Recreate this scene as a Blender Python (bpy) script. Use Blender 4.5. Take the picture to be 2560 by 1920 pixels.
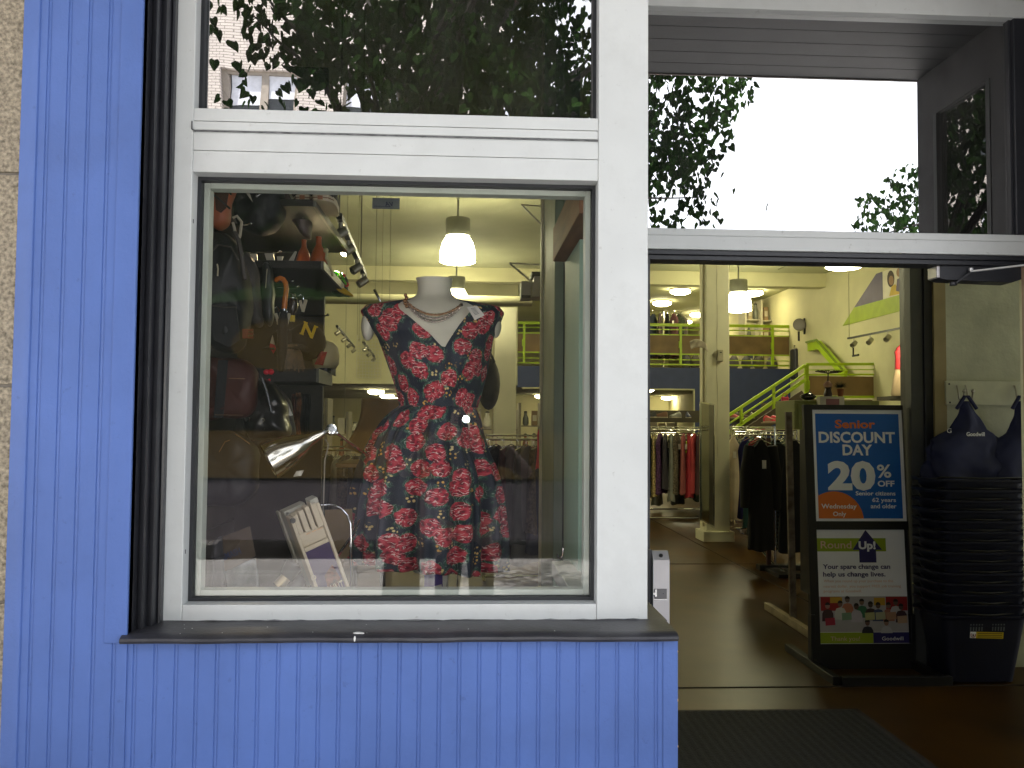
import bpy, bmesh, math, random
from mathutils import Vector, Matrix, noise
R = random.Random(7)
C = bpy.context.scene.collection
for o in list(bpy.data.objects):
    bpy.data.objects.remove(o)
sc = bpy.context.scene
# ------------------------------------------------------------------ camera
FOC, CAMD, EYE = 2200.0, 2.6, 1.6
_n = Vector(((1165 - 1280) / FOC, -(1055 - 960) / FOC, -1.0)).normalized()
_u = Vector((360.0, 45960.0, -FOC)).normalized()
_u = (_u - _n * _u.dot(_n)).normalized()
_x = _n.cross(_u)
CM = Matrix((_x, _n, _u))            # camera space -> world
cam = bpy.data.cameras.new('camera')
camo = bpy.data.objects.new('camera', cam)
C.objects.link(camo)
camo.matrix_world = Matrix.Translation((0, -CAMD, EYE)) @ CM.to_4x4()
cam.sensor_width = 36.0
cam.lens = FOC / 2560 * 36
cam.clip_start = 0.02
cam.clip_end = 600
sc.camera = camo
# ------------------------------------------------------------------ sky, sun, exposure
SUN_EL, SUN_AZ = math.radians(58), math.radians(-50)     # sun stands behind the shop, over its roof
w = bpy.data.worlds.new('World')
sc.world = w
w.use_nodes = True
nt = w.node_tree
nt.nodes.clear()
sky = nt.nodes.new('ShaderNodeTexSky')
sky.sky_type = 'NISHITA'
sky.sun_disc = False
sky.sun_elevation = SUN_EL
sky.sun_rotation = SUN_AZ
sky.dust_density = 3.0
tc = nt.nodes.new('ShaderNodeTexCoord')
mp = nt.nodes.new('ShaderNodeMapping')
mp.inputs['Scale'].default_value = (1.3, 1.3, 3.4)
ns = nt.nodes.new('ShaderNodeTexNoise')
ns.inputs['Scale'].default_value = 2.2
ns.inputs['Detail'].default_value = 8
rp = nt.nodes.new('ShaderNodeValToRGB')
rp.color_ramp.elements[0].position = 0.30
rp.color_ramp.elements[1].position = 0.52
mx = nt.nodes.new('ShaderNodeMixRGB')
mx.inputs["Color2"].default_value = (6.2, 6.4, 6.8, 1)
bg = nt.nodes.new('ShaderNodeBackground')
bg.inputs['Strength'].default_value = 0.12
ow = nt.nodes.new('ShaderNodeOutputWorld')
L = nt.links.new
L(tc.outputs['Generated'], mp.inputs['Vector'])
L(mp.outputs['Vector'], ns.inputs['Vector'])
L(ns.outputs['Fac'], rp.inputs['Fac'])
L(rp.outputs['Color'], mx.inputs['Fac'])
L(sky.outputs['Color'], mx.inputs['Color1'])
L(mx.outputs['Color'], bg.inputs['Color'])
L(bg.outputs['Background'], ow.inputs['Surface'])
sun = bpy.data.lights.new('sun', 'SUN')
sun.energy = 4.0
sun.angle = math.radians(0.5)
sun.color = (1, 0.95, 0.87)
suno = bpy.data.objects.new('sun', sun)
C.objects.link(suno)
sd = Vector((math.sin(SUN_AZ) * math.cos(SUN_EL), math.cos(SUN_AZ) * math.cos(SUN_EL), math.sin(SUN_EL)))
suno.location = sd * 40
suno.rotation_euler = sd.to_track_quat('Z', 'Y').to_euler()
vs = sc.view_settings
sc.display_settings.display_device = 'sRGB'
vs.view_transform = 'Standard'
vs.look = 'None'
vs.gamma = 1
vs.exposure = 1.9
sc.cycles.use_denoising = True
sc.cycles.max_bounces = 8
sc.cycles.transparent_max_bounces = 16
sc.cycles.glossy_bounces = 5
sc.cycles.diffuse_bounces = 4
sc.cycles.caustics_reflective = False
sc.cycles.caustics_refractive = False
sc.cycles.sample_clamp_indirect = 6

# ------------------------------------------------------------------ helpers
def P(u, v, y):
    """world point at depth plane y seen at photo pixel (u, v)"""
    d = CM @ Vector(((u - 1280) / FOC, -(v - 960) / FOC, -1.0))
    t = (y + CAMD) / d.y
    return Vector((d.x * t, y, EYE + d.z * t))

MATS = {}
def M(name, rgb=(.5, .5, .5), rough=.5, metal=0, var=.08, vs=6.0, bump=0.0, bs=60.0, coat=0, emit=0, ecol=None, vec=(1, 1, 1), spec=.5, dark=None, sheen=0, dirt=0, ds=40):
    """procedural material: base colour with noise variation, optional bump"""
    if name in MATS:
        return MATS[name]
    m = bpy.data.materials.new(name)
    m.use_nodes = True
    n = m.node_tree
    b = n.nodes['Principled BSDF']
    b.inputs['Roughness'].default_value = rough
    b.inputs['Metallic'].default_value = metal
    b.inputs['Specular IOR Level'].default_value = spec
    b.inputs['Coat Weight'].default_value = coat
    if sheen:
        b.inputs['Sheen Weight'].default_value = sheen
    t = n.nodes.new('ShaderNodeTexCoord')
    mp = n.nodes.new('ShaderNodeMapping')
    mp.inputs['Scale'].default_value = vec
    n.links.new(t.outputs['Object'], mp.inputs['Vector'])
    tx = n.nodes.new('ShaderNodeTexNoise')
    tx.inputs['Scale'].default_value = vs
    tx.inputs['Detail'].default_value = 6
    n.links.new(mp.outputs['Vector'], tx.inputs['Vector'])
    r = n.nodes.new('ShaderNodeValToRGB')
    a = dark if dark else [c * (1 - var * 2) for c in rgb]
    z = [min(1, c * (1 + var)) for c in rgb]
    r.color_ramp.elements[0].position = .3
    r.color_ramp.elements[1].position = .7
    r.color_ramp.elements[0].color = (*a, 1)
    r.color_ramp.elements[1].color = (*z, 1)
    n.links.new(tx.outputs['Fac'], r.inputs['Fac'])
    n.links.new(r.outputs['Color'], b.inputs['Base Color'])
    if dirt:                                   # specks, scuffs and faint stains with a shape of their own
        col = r.outputs['Color']
        for sc_, lo, hi, k_ in ((ds, .62, .70, dirt), (ds * .12, .50, .72, dirt * .45)):
            d1 = n.nodes.new('ShaderNodeTexNoise'); d1.inputs['Scale'].default_value = sc_; d1.inputs['Detail'].default_value = 9; d1.inputs['Roughness'].default_value = .7
            n.links.new(mp.outputs['Vector'], d1.inputs['Vector'])
            d2 = n.nodes.new('ShaderNodeMapRange'); d2.inputs['From Min'].default_value = lo; d2.inputs['From Max'].default_value = hi; d2.inputs['To Max'].default_value = k_
            n.links.new(d1.outputs['Fac'], d2.inputs['Value'])
            d3 = n.nodes.new('ShaderNodeMixRGB'); d3.blend_type = 'MULTIPLY'; d3.inputs['Color2'].default_value = (.35, .33, .30, 1)
            n.links.new(d2.outputs[0], d3.inputs['Fac']); n.links.new(col, d3.inputs['Color1']); col = d3.outputs['Color']
        n.links.new(col, b.inputs['Base Color'])
    if bump:
        t2 = n.nodes.new('ShaderNodeTexNoise')
        t2.inputs['Scale'].default_value = bs
        t2.inputs['Detail'].default_value = 4
        n.links.new(mp.outputs['Vector'], t2.inputs['Vector'])
        bp = n.nodes.new('ShaderNodeBump')
        bp.inputs['Strength'].default_value = bump
        bp.inputs['Distance'].default_value = .01
        n.links.new(t2.outputs['Fac'], bp.inputs['Height'])
        n.links.new(bp.outputs['Normal'], b.inputs['Normal'])
    if emit:
        b.inputs['Emission Color'].default_value = (*(ecol or rgb), 1)
        b.inputs['Emission Strength'].default_value = emit
    MATS[name] = m
    return m

def GLASS(name, refl, tint=(1, 1, 1), wob=0.0, dust=0.0):
    """window pane: clear, with a mirror reflection off its outer face; wob = slow waviness of the pane"""
    m = bpy.data.materials.new(name)
    m.use_nodes = True
    n = m.node_tree
    n.nodes.clear()
    out = n.nodes.new('ShaderNodeOutputMaterial')
    tr = n.nodes.new('ShaderNodeBsdfTransparent')
    tr.inputs['Color'].default_value = (*tint, 1)
    gl = n.nodes.new('ShaderNodeBsdfGlossy')
    gl.inputs['Roughness'].default_value = 0.0
    mix = n.nodes.new('ShaderNodeMixShader')
    lw = n.nodes.new('ShaderNodeLayerWeight')
    lw.inputs['Blend'].default_value = .12
    geo = n.nodes.new('ShaderNodeNewGeometry')
    inv = n.nodes.new('ShaderNodeMath'); inv.operation = 'SUBTRACT'; inv.inputs[0].default_value = 1
    n.links.new(geo.outputs['Backfacing'], inv.inputs[1])
    ad = n.nodes.new('ShaderNodeMath'); ad.operation = 'MULTIPLY_ADD'
    ad.inputs[1].default_value = .5; ad.inputs[2].default_value = refl
    n.links.new(lw.outputs['Facing'], ad.inputs[0])
    mu = n.nodes.new('ShaderNodeMath'); mu.operation = 'MULTIPLY'; mu.use_clamp = True
    n.links.new(ad.outputs[0], mu.inputs[0]); n.links.new(inv.outputs[0], mu.inputs[1])
    n.links.new(mu.outputs[0], mix.inputs['Fac'])
    n.links.new(tr.outputs[0], mix.inputs[1]); n.links.new(gl.outputs[0], mix.inputs[2])
    n.links.new(mix.outputs[0], out.inputs['Surface'])
    if dust:                                  # thin film of dust with wiped streaks
        td = n.nodes.new('ShaderNodeTexCoord'); md = n.nodes.new('ShaderNodeMapping'); md.inputs['Scale'].default_value = (3, 1, 1.2); md.inputs['Rotation'].default_value = (0, .5, 0)
        n.links.new(td.outputs['Object'], md.inputs['Vector'])
        nd = n.nodes.new('ShaderNodeTexNoise'); nd.inputs['Scale'].default_value = 3.2; nd.inputs['Detail'].default_value = 9; nd.inputs['Roughness'].default_value = .65
        n.links.new(md.outputs['Vector'], nd.inputs['Vector'])
        rd = n.nodes.new('ShaderNodeMapRange'); rd.inputs['From Min'].default_value = .35; rd.inputs['From Max'].default_value = .72; rd.inputs['To Min'].default_value = dust * .35; rd.inputs['To Max'].default_value = dust * 1.8
        n.links.new(nd.outputs['Fac'], rd.inputs['Value'])
        df = n.nodes.new('ShaderNodeBsdfDiffuse'); df.inputs['Color'].default_value = (.75, .74, .70, 1)
        m2 = n.nodes.new('ShaderNodeMixShader'); n.links.new(rd.outputs[0], m2.inputs['Fac']); n.links.new(mix.outputs[0], m2.inputs[1]); n.links.new(df.outputs[0], m2.inputs[2])
        n.links.new(m2.outputs[0], out.inputs['Surface'])
    if wob:
        t = n.nodes.new('ShaderNodeTexCoord')
        mp = n.nodes.new('ShaderNodeMapping'); mp.inputs['Scale'].default_value = (1, 1, .35)
        n.links.new(t.outputs['Object'], mp.inputs['Vector'])
        t2 = n.nodes.new('ShaderNodeTexNoise'); t2.inputs['Scale'].default_value = 7; t2.inputs['Detail'].default_value = 1
        n.links.new(mp.outputs['Vector'], t2.inputs['Vector'])
        bp = n.nodes.new('ShaderNodeBump'); bp.inputs['Strength'].default_value = wob; bp.inputs['Distance'].default_value = .01
        n.links.new(t2.outputs['Fac'], bp.inputs['Height'])
        n.links.new(bp.outputs['Normal'], gl.inputs['Normal'])
    MATS[name] = m
    return m

def EMIT(name, rgb, s):
    if name in MATS:
        return MATS[name]
    m = bpy.data.materials.new(name)
    m.use_nodes = True
    n = m.node_tree
    n.nodes.clear()
    out = n.nodes.new('ShaderNodeOutputMaterial')
    e = n.nodes.new('ShaderNodeEmission')
    e.inputs['Color'].default_value = (*rgb, 1)
    e.inputs['Strength'].default_value = s
    n.links.new(e.outputs[0], out.inputs['Surface'])
    MATS[name] = m
    return m

class MB:
    """collects shapes into ONE mesh"""
    def __init__(self):
        self.v = []; self.f = []; self.m = []; self.cur = 0
    def add(self, vs_, fs):
        b = len(self.v)
        self.v += [Vector(p) for p in vs_]
        for f in fs:
            self.f.append([i + b for i in f]); self.m.append(self.cur)
        return self
    def box(self, x0, x1, y0, y1, z0, z1, mat=None):
        p = [Vector((x, y, z)) for z in (z0, z1) for y in (y0, y1) for x in (x0, x1)]
        if mat is not None:
            p = [mat @ q for q in p]
        return self.add(p, [(0, 2, 3, 1), (4, 5, 7, 6), (0, 1, 5, 4), (1, 3, 7, 5), (3, 2, 6, 7), (2, 0, 4, 6)])
    def bar(self, a, b, w_, h_, up=(0, 0, 1)):
        """rectangular bar from a to b"""
        a = Vector(a); b = Vector(b); d = (b - a).normalized(); up = Vector(up)
        s = d.cross(up)
        if s.length < 1e-5: s = d.cross(Vector((1, 0, 0)))
        s.normalize(); t = s.cross(d)
        p = [q + s * i * w_ / 2 + t * j * h_ / 2 for q in (a, b) for i, j in ((-1, -1), (1, -1), (1, 1), (-1, 1))]
        return self.add(p, [(3, 2, 1, 0), (4, 5, 6, 7), (0, 1, 5, 4), (1, 2, 6, 5), (2, 3, 7, 6), (3, 0, 4, 7)])
    def tube(self, pts, r, seg=8, cap=True):
        pts = [Vector(p) for p in pts]
        n = len(pts)
        rr = r if isinstance(r, (list, tuple)) else [r] * n
        V = []; prev = None
        for i, p in enumerate(pts):
            d = (pts[min(i + 1, n - 1)] - pts[max(i - 1, 0)]).normalized()
            if prev is None:
                s = d.orthogonal().normalized()
            else:
                s = (prev - d * prev.dot(d))
                s = s.normalized() if s.length > 1e-6 else d.orthogonal().normalized()
            prev = s; t = d.cross(s)
            for k in range(seg):
                a = 2 * math.pi * k / seg
                V.append(p + (s * math.cos(a) + t * math.sin(a)) * rr[i])
        F_ = []
        for i in range(n - 1):
            for k in range(seg):
                k2 = (k + 1) % seg
                F_.append((i * seg + k, i * seg + k2, (i + 1) * seg + k2, (i + 1) * seg + k))
        if cap:
            F_.append(tuple(range(seg))[::-1]); F_.append(tuple((n - 1) * seg + k for k in range(seg)))
        return self.add(V, F_)
    def lathe(self, prof, o=(0, 0, 0), ax=(0, 0, 1), seg=20, caps=True):
        """prof: list of (radius, height)"""
        o = Vector(o); ax = Vector(ax).normalized(); s = ax.orthogonal().normalized(); t = ax.cross(s)
        V = []
        for r, h in prof:
            for k in range(seg):
                a = 2 * math.pi * k / seg
                V.append(o + ax * h + (s * math.cos(a) + t * math.sin(a)) * r)
        F_ = []
        for i in range(len(prof) - 1):
            for k in range(seg):
                k2 = (k + 1) % seg
                F_.append((i * seg + k, i * seg + k2, (i + 1) * seg + k2, (i + 1) * seg + k))
        if caps:
            F_.append(tuple(range(seg))[::-1]); F_.append(tuple((len(prof) - 1) * seg + k for k in range(seg)))
        return self.add(V, F_)
    def ball(self, c, r, seg=14, rings=9, mat=None):
        c = Vector(c)
        r = Vector(r) if isinstance(r, (tuple, list)) else Vector((r, r, r))
        V = []; F_ = []
        for i in range(rings + 1):
            th = math.pi * i / rings
            for k in range(seg):
                a = 2 * math.pi * k / seg
                q = Vector((math.sin(th) * math.cos(a) * r.x, math.sin(th) * math.sin(a) * r.y, math.cos(th) * r.z))
                if mat: q = mat @ q
                V.append(c + q)
        for i in range(rings):
            for k in range(seg):
                k2 = (k + 1) % seg
                F_.append((i * seg + k, (i + 1) * seg + k, (i + 1) * seg + k2, i * seg + k2))
        return self.add(V, F_)
    def prism(self, poly, d):
        """closed 3-D polygon extruded by vector d"""
        n = len(poly); d = Vector(d)
        V = [Vector(p) for p in poly] + [Vector(p) + d for p in poly]
        return self.add(V, [tuple(range(n))[::-1], tuple(range(n, 2 * n))] + [(i, (i + 1) % n, n + (i + 1) % n, n + i) for i in range(n)])
    def quad(self, a, b, c, d):
        return self.add([a, b, c, d], [(0, 1, 2, 3)])
    def grid(self, fn, nu, nv, close=False, th=0):
        V = [Vector(fn(i / nu, j / nv)) for j in range(nv + 1) for i in range(nu + 1)]
        F_ = [(j * (nu + 1) + i, j * (nu + 1) + i + 1, (j + 1) * (nu + 1) + i + 1, (j + 1) * (nu + 1) + i) for j in range(nv) for i in range(nu)]
        return self.add(V, F_)

def root_loc(o):
    while o is not None:
        if o.parent is None:
            return Vector(o.location)
        o = o.parent
    return Vector((0, 0, 0))

def obj(name, mb, mats, parent=None, bev=0, smooth=35, solid=0, sub=0):
    """one mesh object; coordinates in mb are world coordinates"""
    off = root_loc(parent) if parent is not None else Vector((0, 0, 0))
    me = bpy.data.meshes.new(name)
    me.from_pydata([tuple(p - off) for p in mb.v], [], mb.f)
    mats = mats if isinstance(mats, (list, tuple)) else [mats]
    for m in mats:
        me.materials.append(m)
    if len(mats) > 1:
        me.polygons.foreach_set('material_index', mb.m)
    me.update()
    bm = bmesh.new(); bm.from_mesh(me)
    bmesh.ops.recalc_face_normals(bm, faces=bm.faces)
    bm.to_mesh(me); bm.free()
    if smooth:
        me.polygons.foreach_set('use_smooth', [True] * len(me.polygons))
        me.set_sharp_from_angle(angle=math.radians(smooth))
    o = bpy.data.objects.new(name, me)
    C.objects.link(o)
    if parent is not None:
        o.parent = parent
    if solid:
        s = o.modifiers.new('thick', 'SOLIDIFY'); s.thickness = solid
    if sub:
        s = o.modifiers.new('sub', 'SUBSURF'); s.levels = sub; s.render_levels = sub
    if bev:
        b = o.modifiers.new('bevel', 'BEVEL'); b.width = bev; b.segments = 2; b.limit_method = 'ANGLE'; b.angle_limit = math.radians(50)
        b.harden_normals = True
    return o

def tag(o, label, cat, group=None):
    o['label'] = label; o['category'] = cat
    if group: o['group'] = group
    return o
def thing(name, loc, label, cat, group=None):
    o = bpy.data.objects.new(name, None)
    C.objects.link(o)
    o.location = loc; o.empty_display_size = .1
    return tag(o, label, cat, group)
def solo(name, mb, mats, label, cat, group=None, loc=None, **k):
    o = obj(name, mb, mats, None, **k)
    return tag(o, label, cat, group)
def struct(name, mb, mats, **k):
    o = obj(name, mb, mats, None, **k)
    o['kind'] = 'structure'
    return o
def dup(root, loc, rz=0, label=None, scale=None):
    c = root.copy(); C.objects.link(c)
    c.location = loc; c.rotation_euler = (0, 0, rz)
    if scale: c.scale = scale
    if label: c['label'] = label
    for ch in list(root.children):
        a = ch.copy(); C.objects.link(a); a.parent = c
        for g in list(ch.children):
            b = g.copy(); C.objects.link(b); b.parent = a
    return c
def text_mb(mb, s, o, right, up, w_=None, h_=None, align='L', bold=0.0, depth=.0006, shear=0, spacing=1):
    """lettering as thin solid letters: baseline origin o, axes right/up; fits width w_ or cap height h_"""
    cu = bpy.data.curves.new('t', 'FONT')
    cu.body = s; cu.extrude = 0.01; cu.offset = bold; cu.size = 1; cu.space_character = spacing
    cu.shear = shear; cu.resolution_u = 3
    to = bpy.data.objects.new('t', cu); C.objects.link(to)
    dg = bpy.context.evaluated_depsgraph_get(); dg.update()
    me = bpy.data.meshes.new_from_object(to.evaluated_get(dg))
    vs_ = [v.co.copy() for v in me.vertices]; fs = [tuple(p.vertices) for p in me.polygons]
    bpy.data.objects.remove(to); bpy.data.curves.remove(cu); bpy.data.meshes.remove(me)
    if not vs_: return mb
    x0 = min(v.x for v in vs_); x1 = max(v.x for v in vs_)
    k = (w_ / (x1 - x0)) if w_ else (h_ / .72)
    ky = (h_ / .72) if h_ else k
    W = (x1 - x0) * k
    sh = {'L': 0, 'C': -W / 2, 'R': -W}[align]
    right = Vector(right).normalized(); up = Vector(up).normalized(); nn = right.cross(up); o = Vector(o)
    return mb.add([o + right * ((v.x - x0) * k + sh) + up * (v.y * ky) + nn * (v.z / .01 * depth) for v in vs_], fs)
# ------------------------------------------------------------------ shop front
blue = M('blue_paint', (.076, .148, .425), .5, var=.09, vs=2.2, bump=.10, bs=90, dirt=.36, ds=30)
white = M('white_aluminium_paint', (.60, .62, .615), .42, var=.04, vs=3, bump=.03, bs=110, dirt=.36, ds=26)
blackp = M('black_gloss_paint', (.018, .019, .024), .38, var=.15, vs=9, bump=.06, bs=70)
sillp = M('worn_black_sill_paint', (.035, .035, .042), .42, var=.25, vs=14, bump=.12, bs=90, dark=(.02, .02, .025))
gasket = M('rubber_gasket', (.018, .02, .024), .55)
greenish = M('grey_green_frame', (.42, .46, .40), .5, var=.06)
stone = M('beige_stone', (.35, .30, .22), .9, var=.3, vs=90, bump=.7, bs=120, dirt=.8, ds=110)
concrete = M('sidewalk_concrete', (.42, .40, .37), .85, var=.1, vs=3, bump=.2, bs=80)
mortar = M('mortar', (.22, .20, .17), .9)

# bead board: profile swept vertically
def beadboard(x0, x1, y, z0, z1, first, step=.0546):
    prof = [(x0, y)]
    x = first
    while x < x1 - .012:
        if x - .012 > x0:
            for dx, dy in ((-.0062, 0), (-.0048, .0024), (-.0036, .0022), (-.002, .0008), (0, .0002), (.002, .0008), (.0036, .0022), (.0048, .0024), (.0062, 0)):
                prof.append((x + dx, y + dy))
        x += step
    prof.append((x1, y))
    mb = MB()
    n = len(prof)
    mb.add([(a, b, z) for z in (z0, z1) for a, b in prof], [(i, i + 1, n + i + 1, n + i) for i in range(n - 1)])
    mb.add([(x0, y, z0), (x0, y + .05, z0), (x0, y + .05, z1), (x0, y, z1)], [(0, 1, 2, 3)])
    mb.add([(x1, y, z0), (x1, y + .05, z0), (x1, y + .05, z1), (x1, y, z1)], [(3, 2, 1, 0)])
    return mb
YB = -.15
fx = P(68, 1900, YB).x
pil = thing('pilaster', (-1.07, YB, 0), 'tall blue bead board pilaster between the beige stone and the black window casing', 'pilaster')
mb = beadboard(-1.19, -.906, YB, -.02, 6.2, fx)
obj('bead_board', mb, blue, pil, smooth=25)
mb = MB()
mb.prism([(-1.192, YB - .004, -.02), (-1.186, YB - .004, -.02), (-1.183, YB, -.02), (-1.19, YB + .05, -.02), (-1.238, YB + .05, -.02), (-1.236, YB + .012, -.02), (-1.205, YB + .001, -.02)], (0, 0, 6.22))
obj('corner_trim', mb, blue, pil, smooth=50)
mb = MB(); mb.box(-.966, -.9055, YB - .0045, YB + .03, .998, 6.2)
obj('flat_trim_board', mb, blue, pil, bev=.002)
bk = thing('bulkhead', (-.15, YB, 0), 'blue bead board wall panel under the black window sill', 'wall panel')
mb = beadboard(-.906, .553, YB + .004, -.02, .997, fx)
obj('bead_board', mb, blue, bk, smooth=25)
mb = MB(); mb.box(.5535, .596, YB + .001, YB + .8, -.02, .997)
obj('corner_board', mb, blue, bk, bev=.003)
# peeling chips on the corner edge
chip = M('raw_wood_chip', (.55, .36, .2), .8)
for z, s in ((.83, .006), (.705, .004), (.965, .003), (.60, .004)):
    mb = MB(); mb.box(.5945, .5966, YB + .0002, YB + .006, z, z + s)
    obj('paint_chip', mb, chip, bk)

# stone pier at far left
mb = MB()
z = -.02
hs = [.42, .46, .46, .465, .46, .47, .46, .46, .46, .46, .46]
st = P(20, 437, -.12).z
zs = [st - 3 * .585, st - 2 * .585, st - .585, st, st + .585, st + 2 * .585, st + 3 * .585, st + 4 * .585]
sp = thing('stone_pier', (-1.6, -.1, 0), 'rough beige stone block pier beside the blue pilaster', 'pier')
lo = -.02
for zz in zs:
    mb.box(-3.4, -1.232, -.135, .4, lo, zz - .004); lo = zz + .004
obj('block', mb, stone, sp, bev=.003)
mb = MB(); mb.box(-3.39, -1.234, -.126, .4, -.02, zs[-1])
obj('mortar_joint', mb, mortar, sp)

# black stepped casing
pr = [(-.9055, YB + .004), (-.9055, -.088), (-.898, -.094), (-.890, -.094), (-.888, -.088), (-.888, -.058), (-.881, -.062), (-.874, -.062), (-.872, -.056), (-.872, -.022), (-.868, -.026), (-.862, -.024), (-.862, .05), (-.92, .05), (-.92, YB + .004)]
mb = MB(); mb.prism([(a, b, 1.02) for a, b in pr], (0, 0, 5.2))
solo('window_casing', mb, blackp, 'black stepped moulding running up the left side of the shop window', 'casing', smooth=40)

# sill
pr = [(-.002, 1.0225), (-.13, 1.021), (-.160, 1.0195), (-.171, 1.013), (-.173, 1.007), (-.168, .9995), (-.15, .998), (-.002, .998)]
def warp(x): return .0012 * math.sin(x * 9) + .0008 * math.sin(x * 23 + 1)
mb = MB()
nx = 60
xs = [-.918 + (.592 + .918) * i / nx for i in range(nx + 1)]
k = len(pr)
V = [(x, a - (.003 if i == nx else 0) * 0 + warp(x) * (1 if a < -.1 else 0), b + warp(x * 1.3) * .6) for i, x in enumerate(xs) for a, b in pr]
F_ = [(i * k + j, i * k + (j + 1) % k, (i + 1) * k + (j + 1) % k, (i + 1) * k + j) for i in range(nx) for j in range(k)]
F_ += [tuple(range(k)), tuple(nx * k + j for j in range(k))[::-1]]
mb.add(V, F_)
mb.box(.5, .598, -.004, .80, .998, 1.021)
sl = thing('window_sill', (-.15, -.1, 1.0), 'thick glossy black painted sill under the display window', 'sill')
obj('sill_board', mb, sillp, sl, smooth=40)
mb = MB()
pc = P(896, 1577, -.14)
mb.ball((pc.x, -.148, 1.0215), (.014, .009, .0025)); mb.ball((pc.x + .01, -.152, 1.0215), (.008, .006, .002)); mb.ball((pc.x - .006, -.171, 1.011), (.003, .004, .008))
for i in range(12):
    mb.ball((R.uniform(-.85, .5), R.uniform(-.16, -.03), 1.0225), (R.uniform(.001, .0025), .0015, .0006), 6, 4)
obj('bird_dropping', mb, M('white_splash', (.8, .8, .78), .6), sl)

# white window frame: one thing, with the rails and stiles as parts
wf = thing('window_frame', (-.2, 0, 1.02), 'white aluminium frame around the display window and the pane above it', 'window frame')
X0, X1 = -.81, .389
ZB, ZM0, ZM1, ZT = 1.068, 2.328, 2.518, 3.75
def ring_box(mb, x0, x1, z0, z1, t, y0, y1):
    mb.box(x0, x0 + t, y0, y1, z0, z1); mb.box(x1 - t, x1, y0, y1, z0, z1)
    mb.box(x0 + t, x1 - t, y0, y1, z0, z0 + t); mb.box(x0 + t, x1 - t, y0, y1, z1 - t, z1)
mb = MB(); mb.box(-.882, X0, 0, .12, 1.022, 5.0)
obj('stile', mb, white, wf, bev=.0025)
mb = MB(); mb.box(.3895, .541, -.001, .14, 1.022, 5.0)
obj('post', mb, white, wf, bev=.003)
mb = MB(); mb.box(X0 + .0006, .3888, .0008, .12, 1.021, ZB)
obj('bottom_rail', mb, white, wf, bev=.002)
mb = MB()
mb.box(X0 + .0006, .3888, .0012, .12, ZM0, 2.3915)
mb.box(X0 + .0006, .3888, .0002, .12, 2.393, 2.445)
mb.box(X0 + .0006, .3888, .0022, .12, 2.4545, 2.4795)
mb.box(X0 + .0006, .3888, .0005, .12, 2.481, ZM1)
mb.box(X0 + .0006, .3888, .008, .12, 2.446, 2.454)
obj('transom_rail', mb, white, wf, bev=.0012)
# dried caulk in the groove and along the joints
caulk = M('grey_caulk', (.16, .165, .17), .7, var=.3, vs=40)
mb = MB()
mb.tube([(X0 - .004, -.0006, 2.478), (X0 - .004, -.0006, 2.455), (X0 + .004, -.0006, 2.4495), (-.4, 0, 2.45), (0, .0004, 2.4495), (.2, .0004, 2.449), (.3886, .0006, 2.4495)], .0026, 6)
pts = []
for i in range(60):
    x = -.885 + i * (1.43 / 59)
    pts.append((x, -.0012, 1.0225 + R.uniform(-.0008, .0022)))
mb.tube(pts, [R.uniform(.0009, .0028) for _ in pts], 5)
pts = [(-.8815, -.0012, 1.03 + i * .06 + R.uniform(-.01, .01)) for i in range(40)]
mb.tube([(p[0] + R.uniform(-.0012, .0012), p[1], p[2]) for p in pts], [R.uniform(.0008, .0024) for _ in pts], 5)
obj('caulk_bead', mb, caulk, wf)
mb = MB()
ring_box(mb, X0 + .0007, .3887, ZB + .0004, ZM0 - .0004, .010, .052, .11)
ring_box(mb, X0 + .0007, .3887, ZM1 + .0004, ZT, .010, .045, .11)
obj('gasket', mb, gasket, wf)
mb = MB()
ring_box(mb, X0 + .0107, .3787, ZB + .0104, ZM0 - .0104, .017, .082, .13)
obj('inner_bead', mb, greenish, wf, bev=.002)
mb = MB(); mb.box(X0 + .0107, .3787, .068, .076, ZB + .0104, ZM0 - .0104)
obj('window_pane', mb, GLASS('display_window_glass', .085, wob=.006, dust=.0042), wf, smooth=0)
mb = MB(); mb.box(X0 + .0107, .3787, .068, .076, ZM1 + .0104, ZT - .0104)
obj('window_pane', mb, GLASS('upper_window_glass', .46, (.45, .47, .46), wob=.045, dust=.012), wf, smooth=0)
mb = MB(); mb.box(X0 + .0006, .3888, .0, .12, ZT + .0005, 5.0)
obj('head_rail', mb, white, wf, bev=.002)
# small dents and screws
mb = MB()
for u_, v_, yy in ((481, 553, .02), (448, 1379, .02), (478, 430, .03)):
    p = P(u_, v_, yy); mb.box(X0 - .0002, X0 + .0006, yy - .003, yy + .003, p.z - .006, p.z + .006)
obj('dent', mb, gasket, wf)

# entrance alcove: transom window, header, jambs, soffit
YD = .78
dk = M('dark_bronze_frame', (.022, .023, .028), .4, var=.1)
ef = thing('entrance_surround', (1.45, YD, 2.3), 'white entrance frame with a mirror like transom pane above the open doorway', 'door frame')
mb = MB(); mb.box(.60, 2.24, YD - .012, YD + .10, 2.281, 2.335); mb.box(.60, 2.24, YD - .006, YD + .10, 2.3365, 2.364)
obj('transom_bar', mb, white, ef, bev=.002)
mb = MB(); mb.box(.60, 2.24, YD + .0, YD + .11, 2.262, 2.2805); mb.box(.60, 2.24, YD + .012, YD + .11, 2.243, 2.2615)
obj('header_strip', mb, dk, ef, bev=.002)
mb = MB(); mb.box(.60, 2.24, YD - .01, YD + .10, 3.247, 3.32)
obj('top_rail', mb, white, ef, bev=.002)
mb = MB(); mb.box(.62, .712, YD, YD + .1, 0, 2.2425); mb.box(.62, .69, YD, YD + .1, 2.3645, 3.2465)
obj('jamb', mb, dk, ef, bev=.002)
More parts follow.
